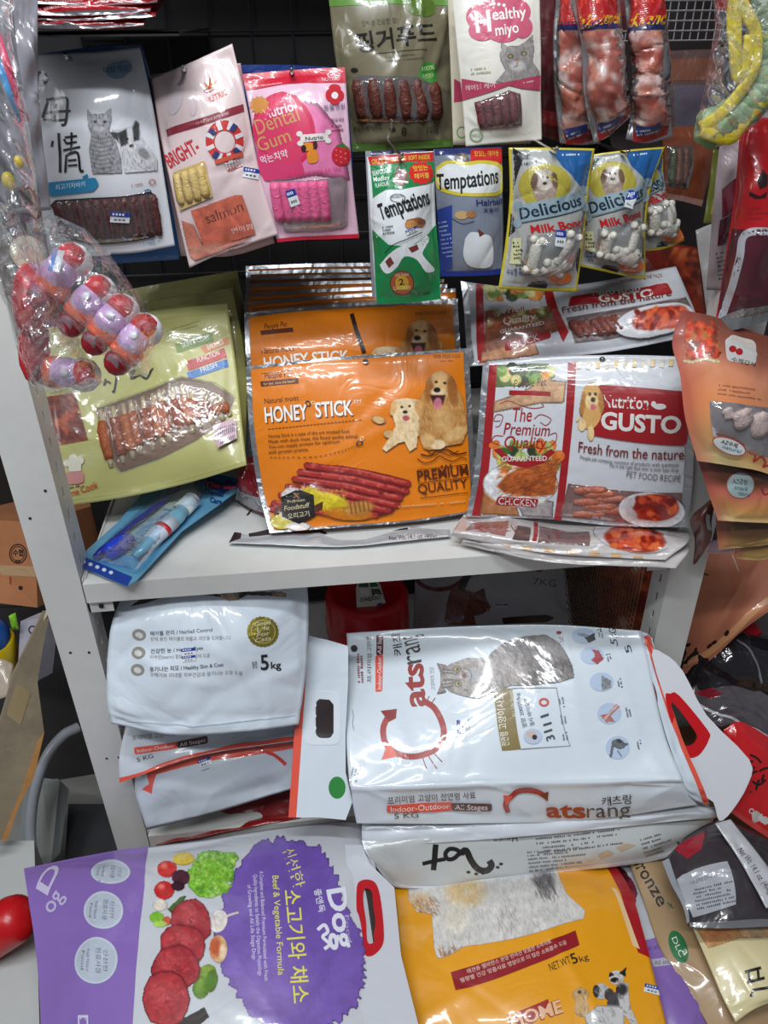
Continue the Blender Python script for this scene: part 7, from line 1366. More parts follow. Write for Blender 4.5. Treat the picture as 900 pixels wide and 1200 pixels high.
net = [[(846, 590, .765), (880, 588, .765), (930, 590, .765)], [(858, 625, .76), (890, 625, .755), (930, 622, .76)], [(862, 655, .755), (892, 656, .75), (930, 648, .755)]]
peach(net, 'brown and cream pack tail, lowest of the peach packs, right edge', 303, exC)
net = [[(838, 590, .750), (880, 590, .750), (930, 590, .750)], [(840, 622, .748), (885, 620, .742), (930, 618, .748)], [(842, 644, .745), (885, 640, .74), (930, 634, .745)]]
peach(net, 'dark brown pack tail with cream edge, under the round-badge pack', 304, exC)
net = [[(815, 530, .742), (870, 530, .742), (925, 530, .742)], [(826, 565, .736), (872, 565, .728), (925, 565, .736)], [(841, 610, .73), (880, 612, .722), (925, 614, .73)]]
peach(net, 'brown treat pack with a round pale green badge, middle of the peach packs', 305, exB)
def exA(B):
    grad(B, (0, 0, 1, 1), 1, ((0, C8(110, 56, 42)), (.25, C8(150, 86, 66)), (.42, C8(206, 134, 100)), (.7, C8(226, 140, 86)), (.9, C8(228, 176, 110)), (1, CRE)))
    P = Pic(795, 370, 850, 430, .8, 31); P.poly([(804, 380), (818, 374), (834, 384), (840, 405), (842, 420), (828, 424), (808, 420), (802, 400)], C8(176, 60, 34), 3)
    for _ in range(90): P.ell(P.r.uniform(803, 842), P.r.uniform(377, 422), P.r.uniform(2, 6), P.r.uniform(1.5, 4), [C8(206, 84, 44), C8(140, 30, 24), C8(180, 110, 60), C8(120, 60, 36), C8(214, 60, 40)][P.r.randint(5)], P.r.uniform(0, 180), 2, .8)
    for k in range(9): P.ell(803+k*4.6, 423+math.sin(k)*1.5, 3, 2.4, C8(196, 180, 140), 0, 1.5)
    P.mottle(.12, 4); B.pic(P, 'food_picture')
    B.poly(rrect4([(848, 400), (858, 392), (886, 400), (886, 428), (850, 424)], .25), C8(190, 186, 184), 'badge'); B.disc(857, 410, 4.5, 4, C8(160, 24, 30), 'cherry_mark'); B.disc(865, 413, 4.5, 4, C8(160, 24, 30), 'cherry_mark'); B.text('수제간식', (855, 424), (884, 430), 5, C8(50, 40, 40), bold=.02); B.text('BANDAL', (856, 398), (884, 407), 4, C8(206, 180, 140))
    B.lines((842, 452), (900, 460), 3, 5, 2, C8(150, 92, 70))
    W = [(832, 470), (905, 478), (925, 540), (880, 532), (836, 512)]; B.poly(W, C8(128, 122, 126), 'window_backing')
    for k, (a, b_) in enumerate((((866, 480), (872, 500)), ((886, 484), (892, 510)), ((903, 488), (908, 520)), ((850, 478), (856, 490)))): B.stick(a, b_, 18 if k < 3 else 9, C8(196, 172, 166), 'meat_slice', off=.0005, noise_amt=.12, taper=.6, flat=.35)
    B.window(W, .006)
    B.disc(853, 519, 20, 9, C8(206, 70, 60), 'badge', rot=22, off=.0070); B.disc(853, 519, 18.5, 8, C8(226, 232, 232), 'badge', rot=22, off=.0072); B.text('AZ수제', (844, 515), (862, 521), 5, C8(30, 34, 40), bold=.02, off=.0075); B.text('natural', (846, 521), (866, 527), 4, C8(40, 110, 140), off=.0075)
    B.line(sm([(876, 529), (884, 532), (882, 540), (890, 534), (896, 541), (893, 546), (906, 542)]), 1.8, C8(196, 40, 56), 'script_print')
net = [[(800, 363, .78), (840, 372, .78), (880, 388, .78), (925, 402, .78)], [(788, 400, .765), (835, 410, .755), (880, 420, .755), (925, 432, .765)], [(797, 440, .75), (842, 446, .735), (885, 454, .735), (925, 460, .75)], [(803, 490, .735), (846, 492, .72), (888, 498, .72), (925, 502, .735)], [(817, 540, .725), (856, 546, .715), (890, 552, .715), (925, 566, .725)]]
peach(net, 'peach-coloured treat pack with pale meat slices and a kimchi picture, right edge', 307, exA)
net = [[(696, 640, 1.16), (740, 640, 1.14), (792, 640, 1.12)], [(700, 700, 1.13), (742, 700, 1.11), (786, 700, 1.09)], [(704, 760, 1.10), (744, 760, 1.08), (780, 760, 1.06)]]
B = Bag('treat_pack', 'rust-brown and white pack seen through the side mesh below the shelf', 'pet treat pack', net, C8(150, 70, 40), thick=.004, wr=.001, seed=351, n=(20, 24), crinkle=.5); P = Pic(700, 640, 790, 756, 1.2, 5); P.poly([(704, 650), (786, 650), (778, 750), (708, 750)], C8(150, 64, 36), 2)
for _ in range(50): P.ell(P.r.uniform(706, 780), P.r.uniform(655, 745), P.r.uniform(4, 11), P.r.uniform(3, 7), [C8(196, 90, 50), C8(110, 36, 24), C8(206, 190, 180), C8(90, 30, 20)][P.r.randint(4)], P.r.uniform(0, 180), 3, .7, False)
B.pic(P, 'food_picture'); B.done()
# curled brown tab
net = [[(829, 588, .79), (833, 586, .785), (838, 590, .78)], [(809, 608, .79), (822, 608, .775), (834, 612, .775)], [(814, 632, .79), (824, 634, .78), (833, 632, .775)], [(812, 662, .79), (814, 661, .785), (817, 658, .78)]]
B = Bag('treat_pack', 'curled dark brown pack corner dangling in front of the right upright', 'pet treat pack', net, C8(86, 46, 38), thick=.001, wr=.0004, seed=309, n=(12, 24), crinkle=.2); B.poly([(828, 602), (832, 604), (834, 622), (829, 620)], C8(150, 160, 162), 'badge'); B.done()
net = [[(828, 635, .80), (845, 632, .80), (860, 630, .80)], [(828, 648, .80), (845, 648, .80), (860, 646, .80)]]
B = Bag('paper_tag', 'pale pink paper end under the brown packs at the right', 'tag', net, C8(214, 180, 196), thick=.001, wr=.0003, seed=310, n=(8, 8), crinkle=.1); B.uvrect(0, .9, 1, 1, C8(226, 200, 210), 'edge'); B.done()
# ---- big peach bag below
net = [[(816, 640, .98), (860, 640, .96), (900, 640, .95), (930, 635, .95)], [(805, 700, .95), (850, 690, .92), (890, 670, .91), (930, 650, .92)], [(795, 760, .92), (835, 750, .885), (880, 715, .87), (935, 680, .88)], [(782, 800, .90), (830, 775, .87), (875, 735, .86), (940, 690, .86)]]
B = Bag('pet_food_bag', 'large peach paper bag folded at its lower edge, right of the right upright', 'pet food bag', net, C8(196, 122, 92), thick=.004, wr=.0016, nwr=8, seed=311, n=(40, 40), m=mat(C8(196, 122, 92), rough=.6, crinkle=.15, scale=10, kind='paper'))
B.line(sm([(800, 778), (830, 765), (860, 740), (885, 715), (930, 680)]), 7, C8(226, 160, 110), 'folded_edge')
for (x, y, r_) in ((806, 756, -25), (815, 766, -30), (832, 757, -40), (838, 753, -30), (853, 742, -55)): B.disc(x, y, 4, 2, C8(40, 26, 22), 'dark_letter', rot=r_)
B.line([(824, 672), (830, 674)], 2, C8(60, 50, 44), 'staple'); B.line([(858, 650), (866, 670)], 1.2, C8(226, 200, 190), 'thread'); B.done()
# ---- small red and blue box
P0 = at(873, 742, .93); sb = mesh_obj('treat_box', *boxmesh((-.02, -.012, -.014), (.022, .012, .004)), mat(C8(196, 30, 50), rough=.3, crinkle=.1)); sb.location = Vector(P0); sb.rotation_euler = (.3, -.35, .1); tag(sb, 'small red and blue box wedged behind the dark clear bag at the right', 'box')
x = mesh_obj('blue_side', *boxmesh((-.0203, -.0123, -.0143), (.0223, .0123, -.004)), mat(C8(50, 100, 190), rough=.3, crinkle=.1), parent=sb)
V, F = text_mesh('nutrio', .03, 0, 1); sc_ = .03/np.ptp(V[:, 0]); x = mesh_obj('lettering', np.stack([(V[:, 0]-V[:, 0].mean())*sc_, np.full(len(V), -.0126), V[:, 1]*sc_-.0035], -1), F, mat(C8(230, 190, 200), rough=.4, crinkle=0, kind='plain'), parent=sb)
# ---- dark smoky bags lying in the pile
net = [[(800, 745, .93), (850, 740, .94), (935, 750, .93)], [(795, 780, .90), (850, 765, .88), (935, 780, .88)], [(800, 830, .86), (860, 820, .84), (940, 840, .84)]]
B = Bag('treat_pouch', 'black glossy pouch with curled clear edges, beside the foot of the right upright', 'pet treat pouch', net, C8(34, 30, 34), thick=.014, wr=.004, nwr=26, seed=313, n=(40, 36), crinkle=.9, cscale=30, rough=.15); B.line(sm([(862, 752), (874, 760), (886, 780), (890, 800)]), 2, C8(120, 120, 124), 'welded_edge'); B.done()
net = [[(806, 808, .86), (850, 788, .87), (895, 812, .84), (940, 840, .82)], [(812, 835, .83), (850, 822, .83), (900, 850, .81), (940, 880, .79)], [(845, 852, .80), (870, 848, .80), (905, 872, .78), (940, 905, .76)]]
B = Bag('treat_pouch', 'smoky clear pouch with a pale welded edge, above the red pouch', 'pet treat pouch', net, C8(84, 78, 82), thick=.008, wr=.003, nwr=24, seed=315, n=(44, 36), crinkle=.8, cscale=30, rough=.18); B.poly([(812, 812), (832, 806), (846, 814), (834, 820)], C8(130, 30, 44), 'red_corner'); B.line([(820, 826), (845, 838), (870, 848), (905, 870), (940, 896)], 3, C8(190, 190, 194), 'welded_edge'); B.done()
RNU = C8(206, 26, 32)
net = [[(848, 855, .765), (868, 846, .77), (905, 866, .76), (950, 890, .75)], [(850, 900, .735), (880, 900, .73), (915, 915, .72), (950, 930, .715)], [(856, 952, .70), (885, 972, .69), (915, 990, .68), (950, 1005, .675)]]
B = Bag('treat_pouch', 'bright red pouch with black brush script and an upside-down NUTRIO mark, right edge', 'pet treat pouch', net, RNU, thick=.006, wr=.0018, nwr=10, seed=317, n=(40, 40), crinkle=.4, cscale=30, rough=.3)
for st in ([(878, 884), (886, 888), (892, 894)], [(876, 892), (882, 892)], [(884, 898), (880, 906), (888, 904)], [(890, 904), (898, 900), (905, 902)], [(882, 916), (890, 920), (898, 914)], [(886, 926), (890, 914)], [(896, 908), (893, 916)], [(880, 928), (881, 929)]): B.line(sm(st), 2.6, C8(26, 20, 22), 'brush_lettering')
B.text('NUTRIO', (906, 962), (879, 946), 6, C8(226, 222, 222), bold=.04); B.poly([(880, 952), (886, 950), (902, 962), (896, 966), (890, 962), (882, 966)], C8(206, 200, 200), 'emblem'); B.uvrect(0, .94, 1, 1, C8(206, 60, 60), 'bottom_seal'); B.done()

# ---- red pouch hanging at the right
net = [[(868, 140, .80), (890, 138, .795), (930, 138, .80)], [(862, 215, .79), (892, 215, .775), (925, 215, .785)], [(852, 290, .785), (888, 290, .765), (922, 290, .78)], [(836, 392, .78), (870, 384, .775), (915, 372, .78)]]
B = Bag('treat_pouch', 'red and maroon pouch with black drop emblem, hanging at the right edge', 'pet treat pouch', net, C8(190, 22, 30), thick=.008, wr=.0018, nwr=12, seed=321, n=(36, 60), crinkle=.5, cscale=34, rough=.28)
B.poly([(858, 268), (925, 268), (925, 380), (838, 392), (846, 330)], C8(84, 30, 44), 'maroon_panel'); B.line(sm([(905, 271), (880, 272), (870, 280), (868, 300), (860, 330), (850, 360), (843, 380)]), 9, C8(176, 178, 184), 'white_band'); B.poly([(836, 392), (842, 374), (870, 362), (925, 350), (925, 372), (870, 386)], C8(150, 152, 156), 'silver_foot', m=mat(C8(186, 188, 192), **FOIL))
B.poly([(894, 198), (899, 206), (898, 218), (890, 222), (887, 212)], C8(40, 20, 24), 'emblem'); B.poly([(879, 224), (890, 230), (900, 224), (897, 232), (886, 233), (879, 229)], C8(40, 20, 24), 'emblem'); B.lines((876, 245), (902, 244), 3, 6, 2.4, C8(150, 40, 44)); B.done()
# ---- clear bag with maroon sticks behind it
net = [[(846, 150, .86), (866, 150, .86), (886, 150, .86)], [(838, 220, .85), (858, 220, .85), (880, 220, .85)], [(828, 340, .84), (845, 340, .84), (862, 338, .84)]]
B = Bag('treat_pouch', 'greyish clear pouch with maroon contents, tucked left of the hanging red pouch', 'pet treat pouch', net, C8(150, 138, 142), thick=.004, wr=.002, nwr=16, seed=323, n=(20, 40), crinkle=.8, cscale=40, rough=.2); B.poly([(846, 222), (868, 205), (868, 240), (846, 256)], C8(96, 30, 46), 'maroon_stick'); B.poly([(844, 258), (862, 246), (852, 286), (840, 288)], C8(70, 26, 40), 'maroon_stick'); B.lines((838, 298), (852, 296), 7, 5, 2.6, C8(80, 76, 78)); B.done()
# ---- rope toy in a clear bag
RT = at(850, 160, .74); rt = empty('rope_toy', RT, 'green braided rope toy with yellow webbing in a clear bag, top right', 'pet toy')
RTB = np.array(RT)
core = [(905, -10), (906, 20), (904, 50), (898, 80), (886, 108), (868, 130), (846, 146), (828, 152)]
cp3 = catmull(np.array([at(x, y, .75) for x, y in core]), 60)
mgr = [mat(C8(150, 176, 130), rough=.8, crinkle=.3, scale=200, kind='rope'), mat(C8(104, 140, 86), rough=.8, crinkle=.3, scale=200, kind='rope')]
for k in range(3):
    pts = []
    for i, p in enumerate(cp3):
        a = i*.62+k*2.094; t = cp3[min(i+1, 60)]-cp3[max(i-1, 0)]; t /= np.linalg.norm(t); s1 = np.cross(t, [0, 1, 0]); s1 /= np.linalg.norm(s1); s2 = np.cross(t, s1); pts.append(p+(s1*math.cos(a)+s2*math.sin(a))*.0085)
    MB().tube(pts, .0095, 8).build('rope_strand', mgr[k % 2], rt, RTB, True)
YW = mat(C8(226, 204, 30), rough=.5, crinkle=.3, scale=200, kind='web')
for name, L_, wd in (('webbing_loop', [(862, -14), (872, 10), (886, 40), (884, 80), (866, 110), (842, 136), (820, 150)], .0055), ('webbing_loop', [(868, -14), (862, 20), (862, 60), (866, 90), (876, 70), (880, 40)], .006), ('webbing_loop', [(822, 152), (836, 158), (856, 162), (868, 150), (880, 134), (896, 118), (912, 96)], .0055), ('webbing_loop', [(862, -14), (858, 20), (860, 50), (868, 80)], .005)):
    b = MB(); C = catmull(np.array([at(x, y, .735) for x, y in L_]), 30); b.tube(C, wd, 8, flat=.3, up=(0, 1, 0)); b.build(name, YW, rt, RTB, True)
CLR = clear_film((.97, .97, .98), .10, 14, .5, .10)
def film_bag(parent, base, outline, Y, dz, name='clear_bag', seed=1, m=None, amp=.004):
    r = np.random.RandomState(seed); V, F = tess(outline); V, F = refine(V, F, 5, (1, 1)); E_ = np.array(outline, float); d = np.full(len(V), 1e9)
    for i in range(len(E_)):
        a, b_ = E_[i-1], E_[i]; t = np.clip(((V-a)@(b_-a))/((b_-a)@(b_-a)+1e-9), 0, 1)[:, None]; d = np.minimum(d, np.linalg.norm(V-a-t*(b_-a), axis=1))
    w = sum(np.abs(np.sin(V[:, 0]*r.uniform(.03, .16)+V[:, 1]*r.uniform(-.13, .13)+r.rand()*6))**3 for _ in range(5))
    Y3 = Y-np.clip(d/25, 0, 1)**.6*dz-w*amp*np.clip(d/8, 0, 1)
    P3 = np.array([at(p[0], p[1], y) for p, y in zip(V, Y3)]); o = mesh_obj(name, P3, F, m or CLR, None, parent, base, True); return o
film_bag(rt, RTB, [(835, -14), (950, -14), (950, 110), (905, 135), (868, 163), (830, 166), (814, 156), (826, 100), (838, 30)], .735, .028, seed=3)
b = MB(); b.tube([at(892, 150, .79), at(892, 150, .74)], .001, 6)
# foil pack behind the rope toy, top right
net = [[(838, -14, .95), (860, -14, .95), (885, -14, .95)], [(840, 28, .95), (862, 30, .95), (880, 28, .95)]]
B = Bag('treat_pack', 'red and foil pack end behind the rope toy, top right corner', 'pet treat pack', net, C8(150, 26, 34), thick=.003, wr=.001, seed=331, n=(14, 14), crinkle=.5); B.uvrect(0, .6, 1, 1, SIL, 'foil_edge', m=mat(SIL, **FOIL)); B.done()
net = [[(640, -14, 1.10), (700, -14, 1.10), (780, -14, 1.10)], [(650, 40, 1.10), (705, 40, 1.10), (775, 40, 1.10)]]
B = Bag('treat_pack', 'dark red pack in shade behind the silver-edged meat packs at the top', 'pet treat pack', net, C8(70, 22, 26), thick=.003, wr=.001, seed=333, n=(14, 14), crinkle=.4); B.uvrect(.1, .2, .9, .6, C8(110, 30, 34), 'label_print'); B.done()

# ================================================================ left-hand side: clear bags of squeaky toys in front of the left upright
LIL, TRED, TORG, TWH = mat(C8(206, 168, 214), rough=.3, crinkle=.1, scale=60, kind='toy'), mat(C8(200, 24, 34), rough=.25, crinkle=0, kind='toy'), mat(C8(240, 96, 36), rough=.3, crinkle=.1, scale=60, kind='toy'), mat(C8(226, 228, 230), rough=.3, crinkle=0, kind='toy')
TBR = mat(C8(150, 22, 34), rough=.3, crinkle=0, kind='toy'); TGR = mat(C8(140, 110, 118), rough=.4, crinkle=0, kind='toy')
def blob(name, c, ax, r, m, parent, base, n=18, prof=None):
    """rounded lathe body about axis ax: prof rows (radius share, height share)"""
    prof = prof or [(.001, -1), (.5, -.87), (.87, -.5), (1, 0), (.87, .5), (.5, .87), (.001, 1)]
    return MB().lathe([(p*r[0], h*r[1]) for p, h in prof], c, ax, n, sx=1.0).build(name, m, parent, base, True)
rights = _R; ups = _U; fw = -_F
def toy(cx, cy, Y, ang, sc, label, first=None):
    """vinyl shoe-like squeaky toy: white sole rim, red toe dome, lilac body, orange collar, red foot"""
    c = np.array(at(cx, cy, Y)); a = math.radians(ang); up = rights*math.cos(a)+ups*math.sin(a); sd = -rights*math.sin(a)+ups*math.cos(a); fwd = fw
    t = empty('squeaky_toy', c, label, 'pet toy')
    mm = .00086*sc
    blob('sole_rim', c+up*13*mm-fwd*2*mm, up, (19.5*mm, 19*mm), TWH, t, c)
    blob('toe_dome', c+up*14*mm+fwd*5*mm, up, (15.5*mm, 16*mm), TRED, t, c)
    blob('body', c-up*4*mm+fwd*6*mm, up, (17*mm, 22*mm), LIL, t, c)
    blob('collar', c-up*18*mm+fwd*1*mm, up, (18*mm, 9*mm), TORG, t, c, prof=[(.9, -1), (1.0, -.6), (1.0, .6), (.9, 1)])
    blob('foot', c-up*33*mm, up, (15*mm, 16*mm), TBR, t, c)
    blob('foot_disc', c-up*37*mm+fwd*11*mm, fwd*.8-up*.6, (9*mm, 2.5*mm), TGR, t, c)
    e = blob('face_print', c+fwd*22.5*mm+up*1*mm-sd*3*mm, fwd, (4.5*mm, 1.6*mm), TWH, t, c); 
    return t
toy(75, 318, .70, 50, .98, 'lilac squeaky toy with red toe, topmost, under the price label')
toy(107, 352, .695, 50, .90, 'squeaky toy with lilac body and red toe, second from the top')
toy(134, 374, .69, 50, .90, 'squeaky toy with lilac body and red toe, third from the top')
toy(161, 397, .685, 50, .92, 'squeaky toy with lilac body and red toe, lowest of the diagonal row')
toy(84, 438, .71, -5, .95, 'squeaky toy lying sideways at the bottom of the clear bag')
# price label on the first
c = np.array(at(66, 305, .672)); lb = mesh_obj('price_label', [c+rights*x*.00075+ups*y*.00075 for x, y in ((-9, -11), (3, -13), (9, 10), (-3, 12))], [(0, 1, 2, 3)], mat(C8(222, 226, 232), rough=.4, crinkle=0, kind='plain')); relocate(lb, c); tag(lb, 'white and blue price label stuck over the topmost squeaky toy', 'label')
x = mesh_obj('blue_band', [rights*x*.00075+ups*y*.00075+fw*.0004 for x, y in ((-9, -11), (-4.5, -12), (1.5, 11.2), (-3, 12))], [(0, 1, 2, 3)], mat(C8(60, 120, 200), rough=.4, crinkle=0, kind='plain'), parent=lb)
# red bodies further back in the second bag
def wand(cx, cy, Y, label):
    c = np.array(at(cx, cy, Y)); t = empty('squeaky_toy', c, label, 'pet toy'); mm = .00083
    blob('disc', c+ups*22*mm, fw*.8+rights*.6, (19*mm, 4*mm), mat(C8(214, 204, 176), rough=.35, crinkle=0, kind='toy'), t, c); blob('body', c-ups*26*mm, ups, (17*mm, 40*mm), TRED, t, c); blob('collar', c-ups*2*mm, ups, (11*mm, 9*mm), mat(C8(206, 190, 160), rough=.4, crinkle=0, kind='toy'), t, c); return t
wand(34, 322, .725, 'squeaky toy with a cream disc and red body, in the left clear bag')
wand(40, 380, .735, 'red squeaky toy standing low inside the left clear bag')
b1 = at(110, 300, .70); cb = empty('clear_bag', b1, 'crinkly clear bag stretched around the diagonal row of squeaky toys', 'bag'); 
film_bag(cb, np.array(b1), [(30, 262), (60, 250), (100, 268), (130, 300), (172, 360), (186, 385), (180, 410), (172, 442), (150, 440), (100, 400), (62, 360), (40, 320)], .685, .04, 'film', 5, clear_film((.97, .97, .98), .10, 30, .9, .07, .10))
b2 = at(40, 360, .70); cb = empty('clear_bag', b2, 'crinkly clear bag with red toys, lower left above the upright', 'bag')
film_bag(cb, np.array(b2), [(-8, 235), (14, 240), (40, 290), (66, 352), (96, 402), (122, 448), (100, 460), (60, 462), (36, 452), (20, 410), (8, 360), (-10, 330)], .70, .035, 'film', 7, clear_film((.97, .97, .98), .14, 34, 1, .07, .12))
# straws bag
b3 = at(20, 120, .74); cb = empty('clear_bag', b3, 'tall clear bag hanging at the left frame edge over coloured straws', 'bag')
film_bag(cb, np.array(b3), [(-12, -14), (14, -14), (20, 60), (34, 150), (48, 240), (60, 330), (20, 300), (-12, 240)], .735, .03, 'film', 9, clear_film((.93, .94, .95), .12, 14, .6, .10, .07))
for (p, q_, col, lab) in (((-4, 38), (30, 142), C8(232, 70, 110), 'thin pink stick inside the left clear bag'), ((-8, 62), (26, 142), C8(50, 160, 226), 'thin blue stick inside the left clear bag')):
    a, b_ = at(*p, .76), at(*q_, .76); o = MB().tube([a, b_], .003, 10).build('toy_stick', mat(col, rough=.3, crinkle=0, kind='toy'), None, a, True); tag(o, lab, 'stick')
for (x0, y0, w_, lab) in ((22, 190, 5, 'small yellow clip high in the left clear bag'), (10, 212, 7, 'small yellow clip lower in the left clear bag')):
    c = at(x0, y0, .765); o = blob('clip', np.array(c), (0, 0, 1), (w_*.0008, w_*.0011), mat(C8(226, 196, 40), rough=.3, crinkle=0, kind='toy'), None, c); tag(o, lab, 'clip')
net = [[(6, 225, .80), (36, 214, .80)], [(10, 246, .80), (40, 240, .80)]]
B = Bag('paper_tag', 'small black card hanging behind the left clear bag', 'tag', net, C8(24, 22, 24), thick=.0005, wr=0, seed=1, n=(4, 4), crinkle=0); B.done()
# grey plastic sheet behind, upper left
net = [[(-14, -10, .90), (20, -10, .90), (44, -6, .90)], [(-12, 120, .885), (20, 120, .875), (46, 118, .885)], [(-10, 250, .88), (24, 250, .87), (60, 246, .88)]]
B = Bag('treat_pouch', 'grey-lilac plastic pouch behind the straws, left frame edge', 'pet treat pouch', net, C8(136, 134, 142), thick=.004, wr=.003, nwr=18, seed=341, n=(24, 40), crinkle=.7, cscale=24, rough=.25); B.done()

# ================================================================ aisle at the lower left
def quadbox(name, label, cat, P4, depth, col, m=None):
    """box whose front face has the four given corners"""
    A = [np.array(p) for p in P4]; n = np.cross(A[1]-A[0], A[3]-A[0]); n /= np.linalg.norm(n)
    if n@(CAMP-A[0]) > 0: n = -n
    V = A+[p+n*depth for p in A]; o = mesh_obj(name, V, [(0, 1, 2, 3), (7, 6, 5, 4), (0, 4, 5, 1), (1, 5, 6, 2), (2, 6, 7, 3), (3, 7, 4, 0)], m or mat(col, rough=.7, crinkle=.2, scale=30, kind='card', noise_amt=.12), None, None, A[3]); tag(o, label, cat); return o, n
CBM = C8(186, 122, 80)
bx, n_ = quadbox('cardboard_box', 'brown cardboard carton taped shut with a round dark stamp, far left behind the upright', 'box', [at(-60, 606, 1.25), at(40, 612, 1.2), at(44, 712, 1.16), at(-60, 700, 1.2)], .2, CBM)
bpl = Plane(at(-60, 606, 1.25), at(40, 612, 1.2), at(44, 712, 1.16))
tp = sheet('packing_tape', [(-60, 660), (40, 664), (42, 676), (-60, 671)], bpl, mat(C8(196, 160, 120), rough=.2, crinkle=.5, scale=60, kind='tape'), thick=.0004, parent=bx, base=bx.location, off=.0006)
ringm = mat(C8(60, 36, 30), rough=.6, crinkle=0, kind='plain'); ce = lambda r: [(21+r*math.cos(t), 649+r*1.12*math.sin(t)) for t in np.linspace(0, 2*math.pi, 25)[:-1]]
for ro, ri in ((10.5, 9.3), (8, 7.3)): sheet('stamp', ce(ro), bpl, ringm, holes=[ce(ri)], thick=.0003, parent=bx, base=bx.location, off=.0008)
for t_, x0, y0, x1, y1, h in (('수협', 15, 651, 27, 651, 7), ('제주', 17, 660, 24, 659, 4)):
    V, F = text_mesh(t_, .02, 0, 1); mesh_obj('lettering', np.array([bpl.hit(x0+(x1-x0)*(v[0]-V[:, 0].min())/np.ptp(V[:, 0]), y0-v[1]/.8*h, .0009) for v in V]), F, ringm, None, bx, bx.location)
sheet('stamp_dot', [(24+2.6*math.cos(t), 689+2.6*math.sin(t)) for t in np.linspace(0, 6.28, 13)[:-1]], bpl, ringm, thick=.0003, parent=bx, base=bx.location, off=.0008); sheet('red_line', [(11, 676), (13, 676), (14, 706), (12, 706)], bpl, mat(C8(170, 60, 40), rough=.6, crinkle=0, kind='plain'), thick=.0003, parent=bx, base=bx.location, off=.0008)
# blue and yellow tub
c = np.array(at(-14, 752, 1.10)); tb = empty('plastic_tub', c, 'yellow tub with a round blue top, at the far left edge', 'tub')
MB().lathe([(.001, -.07), (.036, -.07), (.042, .0), (.040, .004)], c, (0, 0, 1), 28).build('body', mat(C8(226, 196, 20), rough=.35, crinkle=0, kind='plain'), tb, c, True); blob('lid', c+np.array([0, -.004, .012]), (0, -.5, 1), (.040, .030), mat(C8(30, 80, 150), rough=.35, crinkle=0, kind='plain'), tb, c, 28)
net = [[(10, 722, 1.08), (18, 718, 1.08)], [(14, 738, 1.08), (22, 738, 1.08)]]
B = Bag('toy_leaf', 'bright lime green plastic tab beside the yellow tub', 'tab', net, C8(140, 210, 40), thick=.002, wr=.002, seed=3, n=(6, 6), crinkle=0); B.done()
bx2, _ = quadbox('white_carton', 'narrow white carton with black ring mark, in the open crate', 'box', [at(24, 728, 1.10), at(48, 724, 1.08), at(40, 800, 1.06), at(20, 800, 1.08)], .04, C8(190, 186, 200)); 
pl = Plane(at(24, 728, 1.10), at(48, 724, 1.08), at(40, 800, 1.06)); rg = lambda r: [(38+r*math.cos(t), 738+r*math.sin(t)) for t in np.linspace(0, 2*math.pi, 17)[:-1]]
sheet('ring_mark', rg(5), pl, ringm, holes=[rg(3.6)], thick=.0003, parent=bx2, base=bx2.location, off=.0008)
# open crate: rim and side
cr = empty('open_crate', at(40, 800, 1.0), 'worn grey-tan cardboard crate with a frayed pale rim, left of the upright', 'crate'); CRB = np.array(cr.location)
side = Plane(at(60, 720, 1.02), at(0, 860, .90), at(40, 960, .86))
m_c = mat(C8(150, 136, 112), rough=.75, crinkle=.3, scale=30, kind='card', noise_amt=.25)
sheet('side_panel', [(52, 716), (58, 722), (50, 760), (44, 800), (52, 860), (44, 880), (26, 930), (2, 985), (-20, 985), (-20, 900), (0, 850), (16, 790)], side, m_c, thick=.006, parent=cr, base=CRB)
b = MB(); b.tube(catmull(np.array([at(56, 716, 1.02), at(32, 760, .99), at(18, 790, .96), at(6, 830, .93), at(-6, 870, .90)]), 20), .0045, 8, flat=.6); b.build('frayed_rim', mat(C8(190, 176, 150), rough=.8, crinkle=.5, scale=80, kind='card', noise_amt=.2), cr, CRB, True)
sheet('tape_patch', [(20, 800), (36, 812), (24, 850), (8, 838)], side, mat(C8(170, 150, 112), rough=.3, crinkle=.4, scale=60, kind='tape'), thick=.0006, parent=cr, base=CRB, off=.001)
sheet('torn_corner', [(44, 870), (52, 858), (40, 910), (22, 945), (8, 985), (2, 985), (24, 930)], side, mat(C8(196, 140, 80), rough=.8, crinkle=.3, scale=60, kind='card', noise_amt=.2), thick=.0006, parent=cr, base=CRB, off=.0015)
net = [[(-20, 775, .99), (0, 772, .99), (16, 778, .99)], [(-20, 820, .95), (-4, 820, .95), (10, 815, .95)]]
B = Bag('paper_liner', 'beige paper liner inside the open crate at the left edge', 'paper', net, C8(186, 170, 152), thick=.002, wr=.002, seed=5, n=(10, 10), crinkle=.2); B.done()
# translucent ribbed hose
hp = catmull(np.array([at(92, 852, 1.10), at(74, 862, 1.08), at(56, 884, 1.05), at(44, 915, 1.02), at(37, 950, .99), at(36, 985, .96), at(42, 1015, .93)]), 110)
hs = MB().tube(hp, [.0088+.0012*(i % 2) for i in range(111)], 12).build('vacuum_hose', mat(C8(186, 190, 198), rough=.3, crinkle=0, kind='plain', spec=.7), None, at(42, 1015, .93), True); tag(hs, 'grey translucent ribbed hose curving down behind the purple sack', 'hose')
bx3, _ = quadbox('appliance_panel', 'grey-white appliance casing edge beside the hose', 'appliance', [at(50, 925, 1.06), at(70, 914, 1.08), at(60, 1010, .98), at(44, 1020, .97)], .02, C8(176, 180, 176), m=mat(C8(176, 180, 176), rough=.4, crinkle=0, kind='plain'))
o = MB(); quad2, _ = quadbox('appliance_panel', 'second grey casing strip right of the first, in the aisle at the left', 'appliance', [at(70, 914, 1.08), at(81, 925, 1.08), at(70, 1000, 1.0), at(60, 1010, .98)], .10, C8(160, 166, 166), m=mat(C8(150, 156, 156), rough=.4, crinkle=0, kind='plain'))
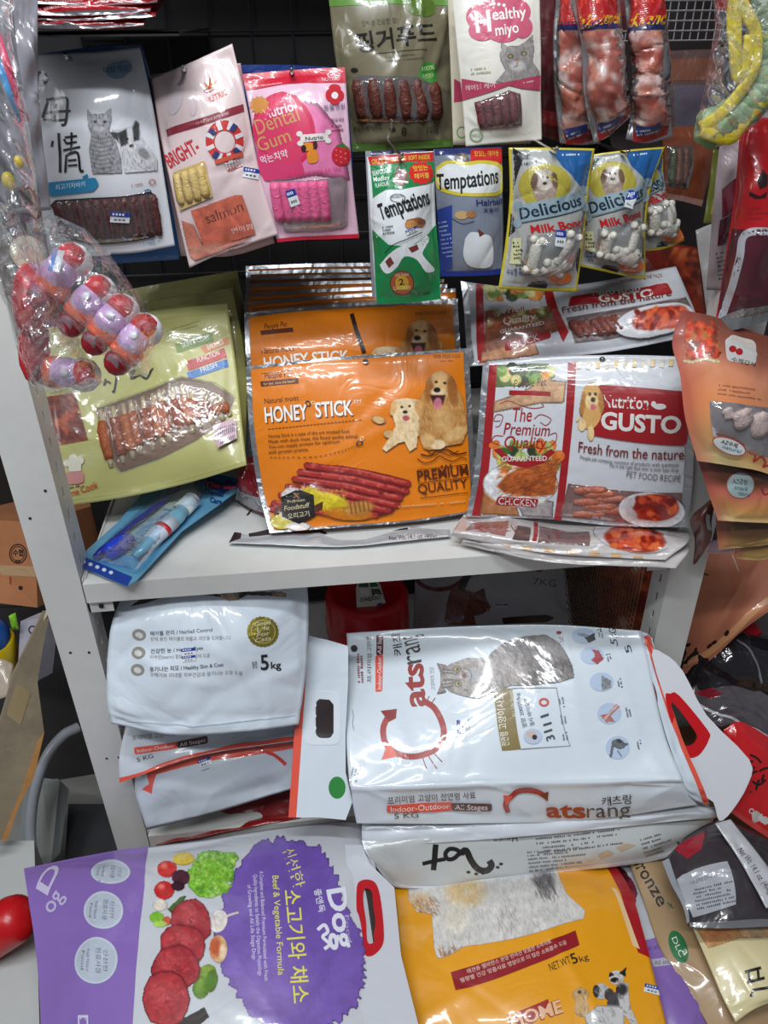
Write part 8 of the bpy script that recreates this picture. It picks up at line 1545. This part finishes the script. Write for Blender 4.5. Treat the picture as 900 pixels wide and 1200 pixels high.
quadbox('dark_backdrop', 'dark backdrop sheet added for the shade behind the left upright', 'box', [at(80, 942, 1.16), at(150, 942, 1.16), at(150, 1010, 1.05), at(76, 1010, 1.05)], .04, C8(60, 60, 64))  # added dark sheet, closes the gap behind the upright
quadbox('dark_backdrop', 'black backdrop sheet added for the deep shade at the left, below the cardboard carton', 'box', [at(-80, 716, 1.48), at(140, 706, 1.48), at(140, 940, 1.25), at(-80, 940, 1.25)], .04, C8(40, 36, 36))  # added backdrop, its black colour stands for the deep shade
quadbox('dark_backdrop', 'dark brown backdrop sheet added for the shade above the taped carton at the left', 'box', [at(-80, 420, 1.52), at(60, 420, 1.52), at(60, 640, 1.52), at(-80, 640, 1.52)], .05, C8(40, 30, 28))  # upper backdrop sheet, added with the shade in its colour
# red cylinder on the pale floor
c = np.array(at(10, 1082, .68)); a_ = np.array(at(26, 1070, .68))-np.array(at(-10, 1094, .68)); rc = empty('fire_extinguisher', c, 'glossy red cylinder lying beside the purple sack, bottom left', 'cylinder')
MB().lathe([(.001, -.10), (.022, -.10), (.031, -.085), (.033, -.05), (.033, .010), (.029, .024), (.018, .034), (.001, .036)], c, a_, 32).build('body', mat(C8(196, 20, 28), rough=.3, crinkle=0, kind='plain'), rc, c, True); MB().lathe([(.0335, -.052), (.0338, -.05), (.0338, -.046), (.0335, -.044)], c, a_, 32).build('seam_ring', mat(C8(150, 14, 22), rough=.3, crinkle=0, kind='plain'), rc, c, True)
wb, _ = quadbox('floor_stand_in', 'pale grey slab added as the floor under the red cylinder, bottom left corner', 'chest', [at(-160, 985, -.34), at(40, 985, -.34), at(50, 1330, -.34), at(-160, 1330, -.34)], .33, C8(196, 198, 196), m=mat(C8(190, 192, 190), rough=.4, crinkle=.1, scale=12, kind='paint', noise_amt=.06))  # raised slab added in place of the pale floor
# ---- right background
quadbox('dark_backdrop', 'grey woven carton in shade at the right edge, behind the smoky bags', 'box', [at(860, 700, 1.05), at(960, 690, 1.05), at(960, 900, .98), at(860, 900, .98)], .05, C8(96, 92, 92))
quadbox('dark_backdrop', 'dark reddish carton between the peach bag and the frame edge at the right', 'box', [at(880, 560, 1.15), at(980, 560, 1.15), at(980, 680, 1.12), at(880, 680, 1.12)], .04, C8(84, 40, 30))
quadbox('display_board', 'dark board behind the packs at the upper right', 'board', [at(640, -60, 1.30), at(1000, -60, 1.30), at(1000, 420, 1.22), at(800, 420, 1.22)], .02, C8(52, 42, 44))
# cartons the front sacks lie on
cardboard('cardboard_box', (-.36, .30, 0), (.06, .70, .385), 0, 'brown carton under the big purple and white sack, almost hidden', C8(170, 124, 86))
cardboard('cardboard_box', (.07, .30, 0), (.50, .70, .335), 0, 'brown carton under the yellow sack, almost hidden', C8(164, 118, 80))
cardboard('cardboard_box', (.54, .42, 0), (1.0, .98, .325), 0, 'brown carton under the pouches piled at the right, almost hidden', C8(160, 116, 80))
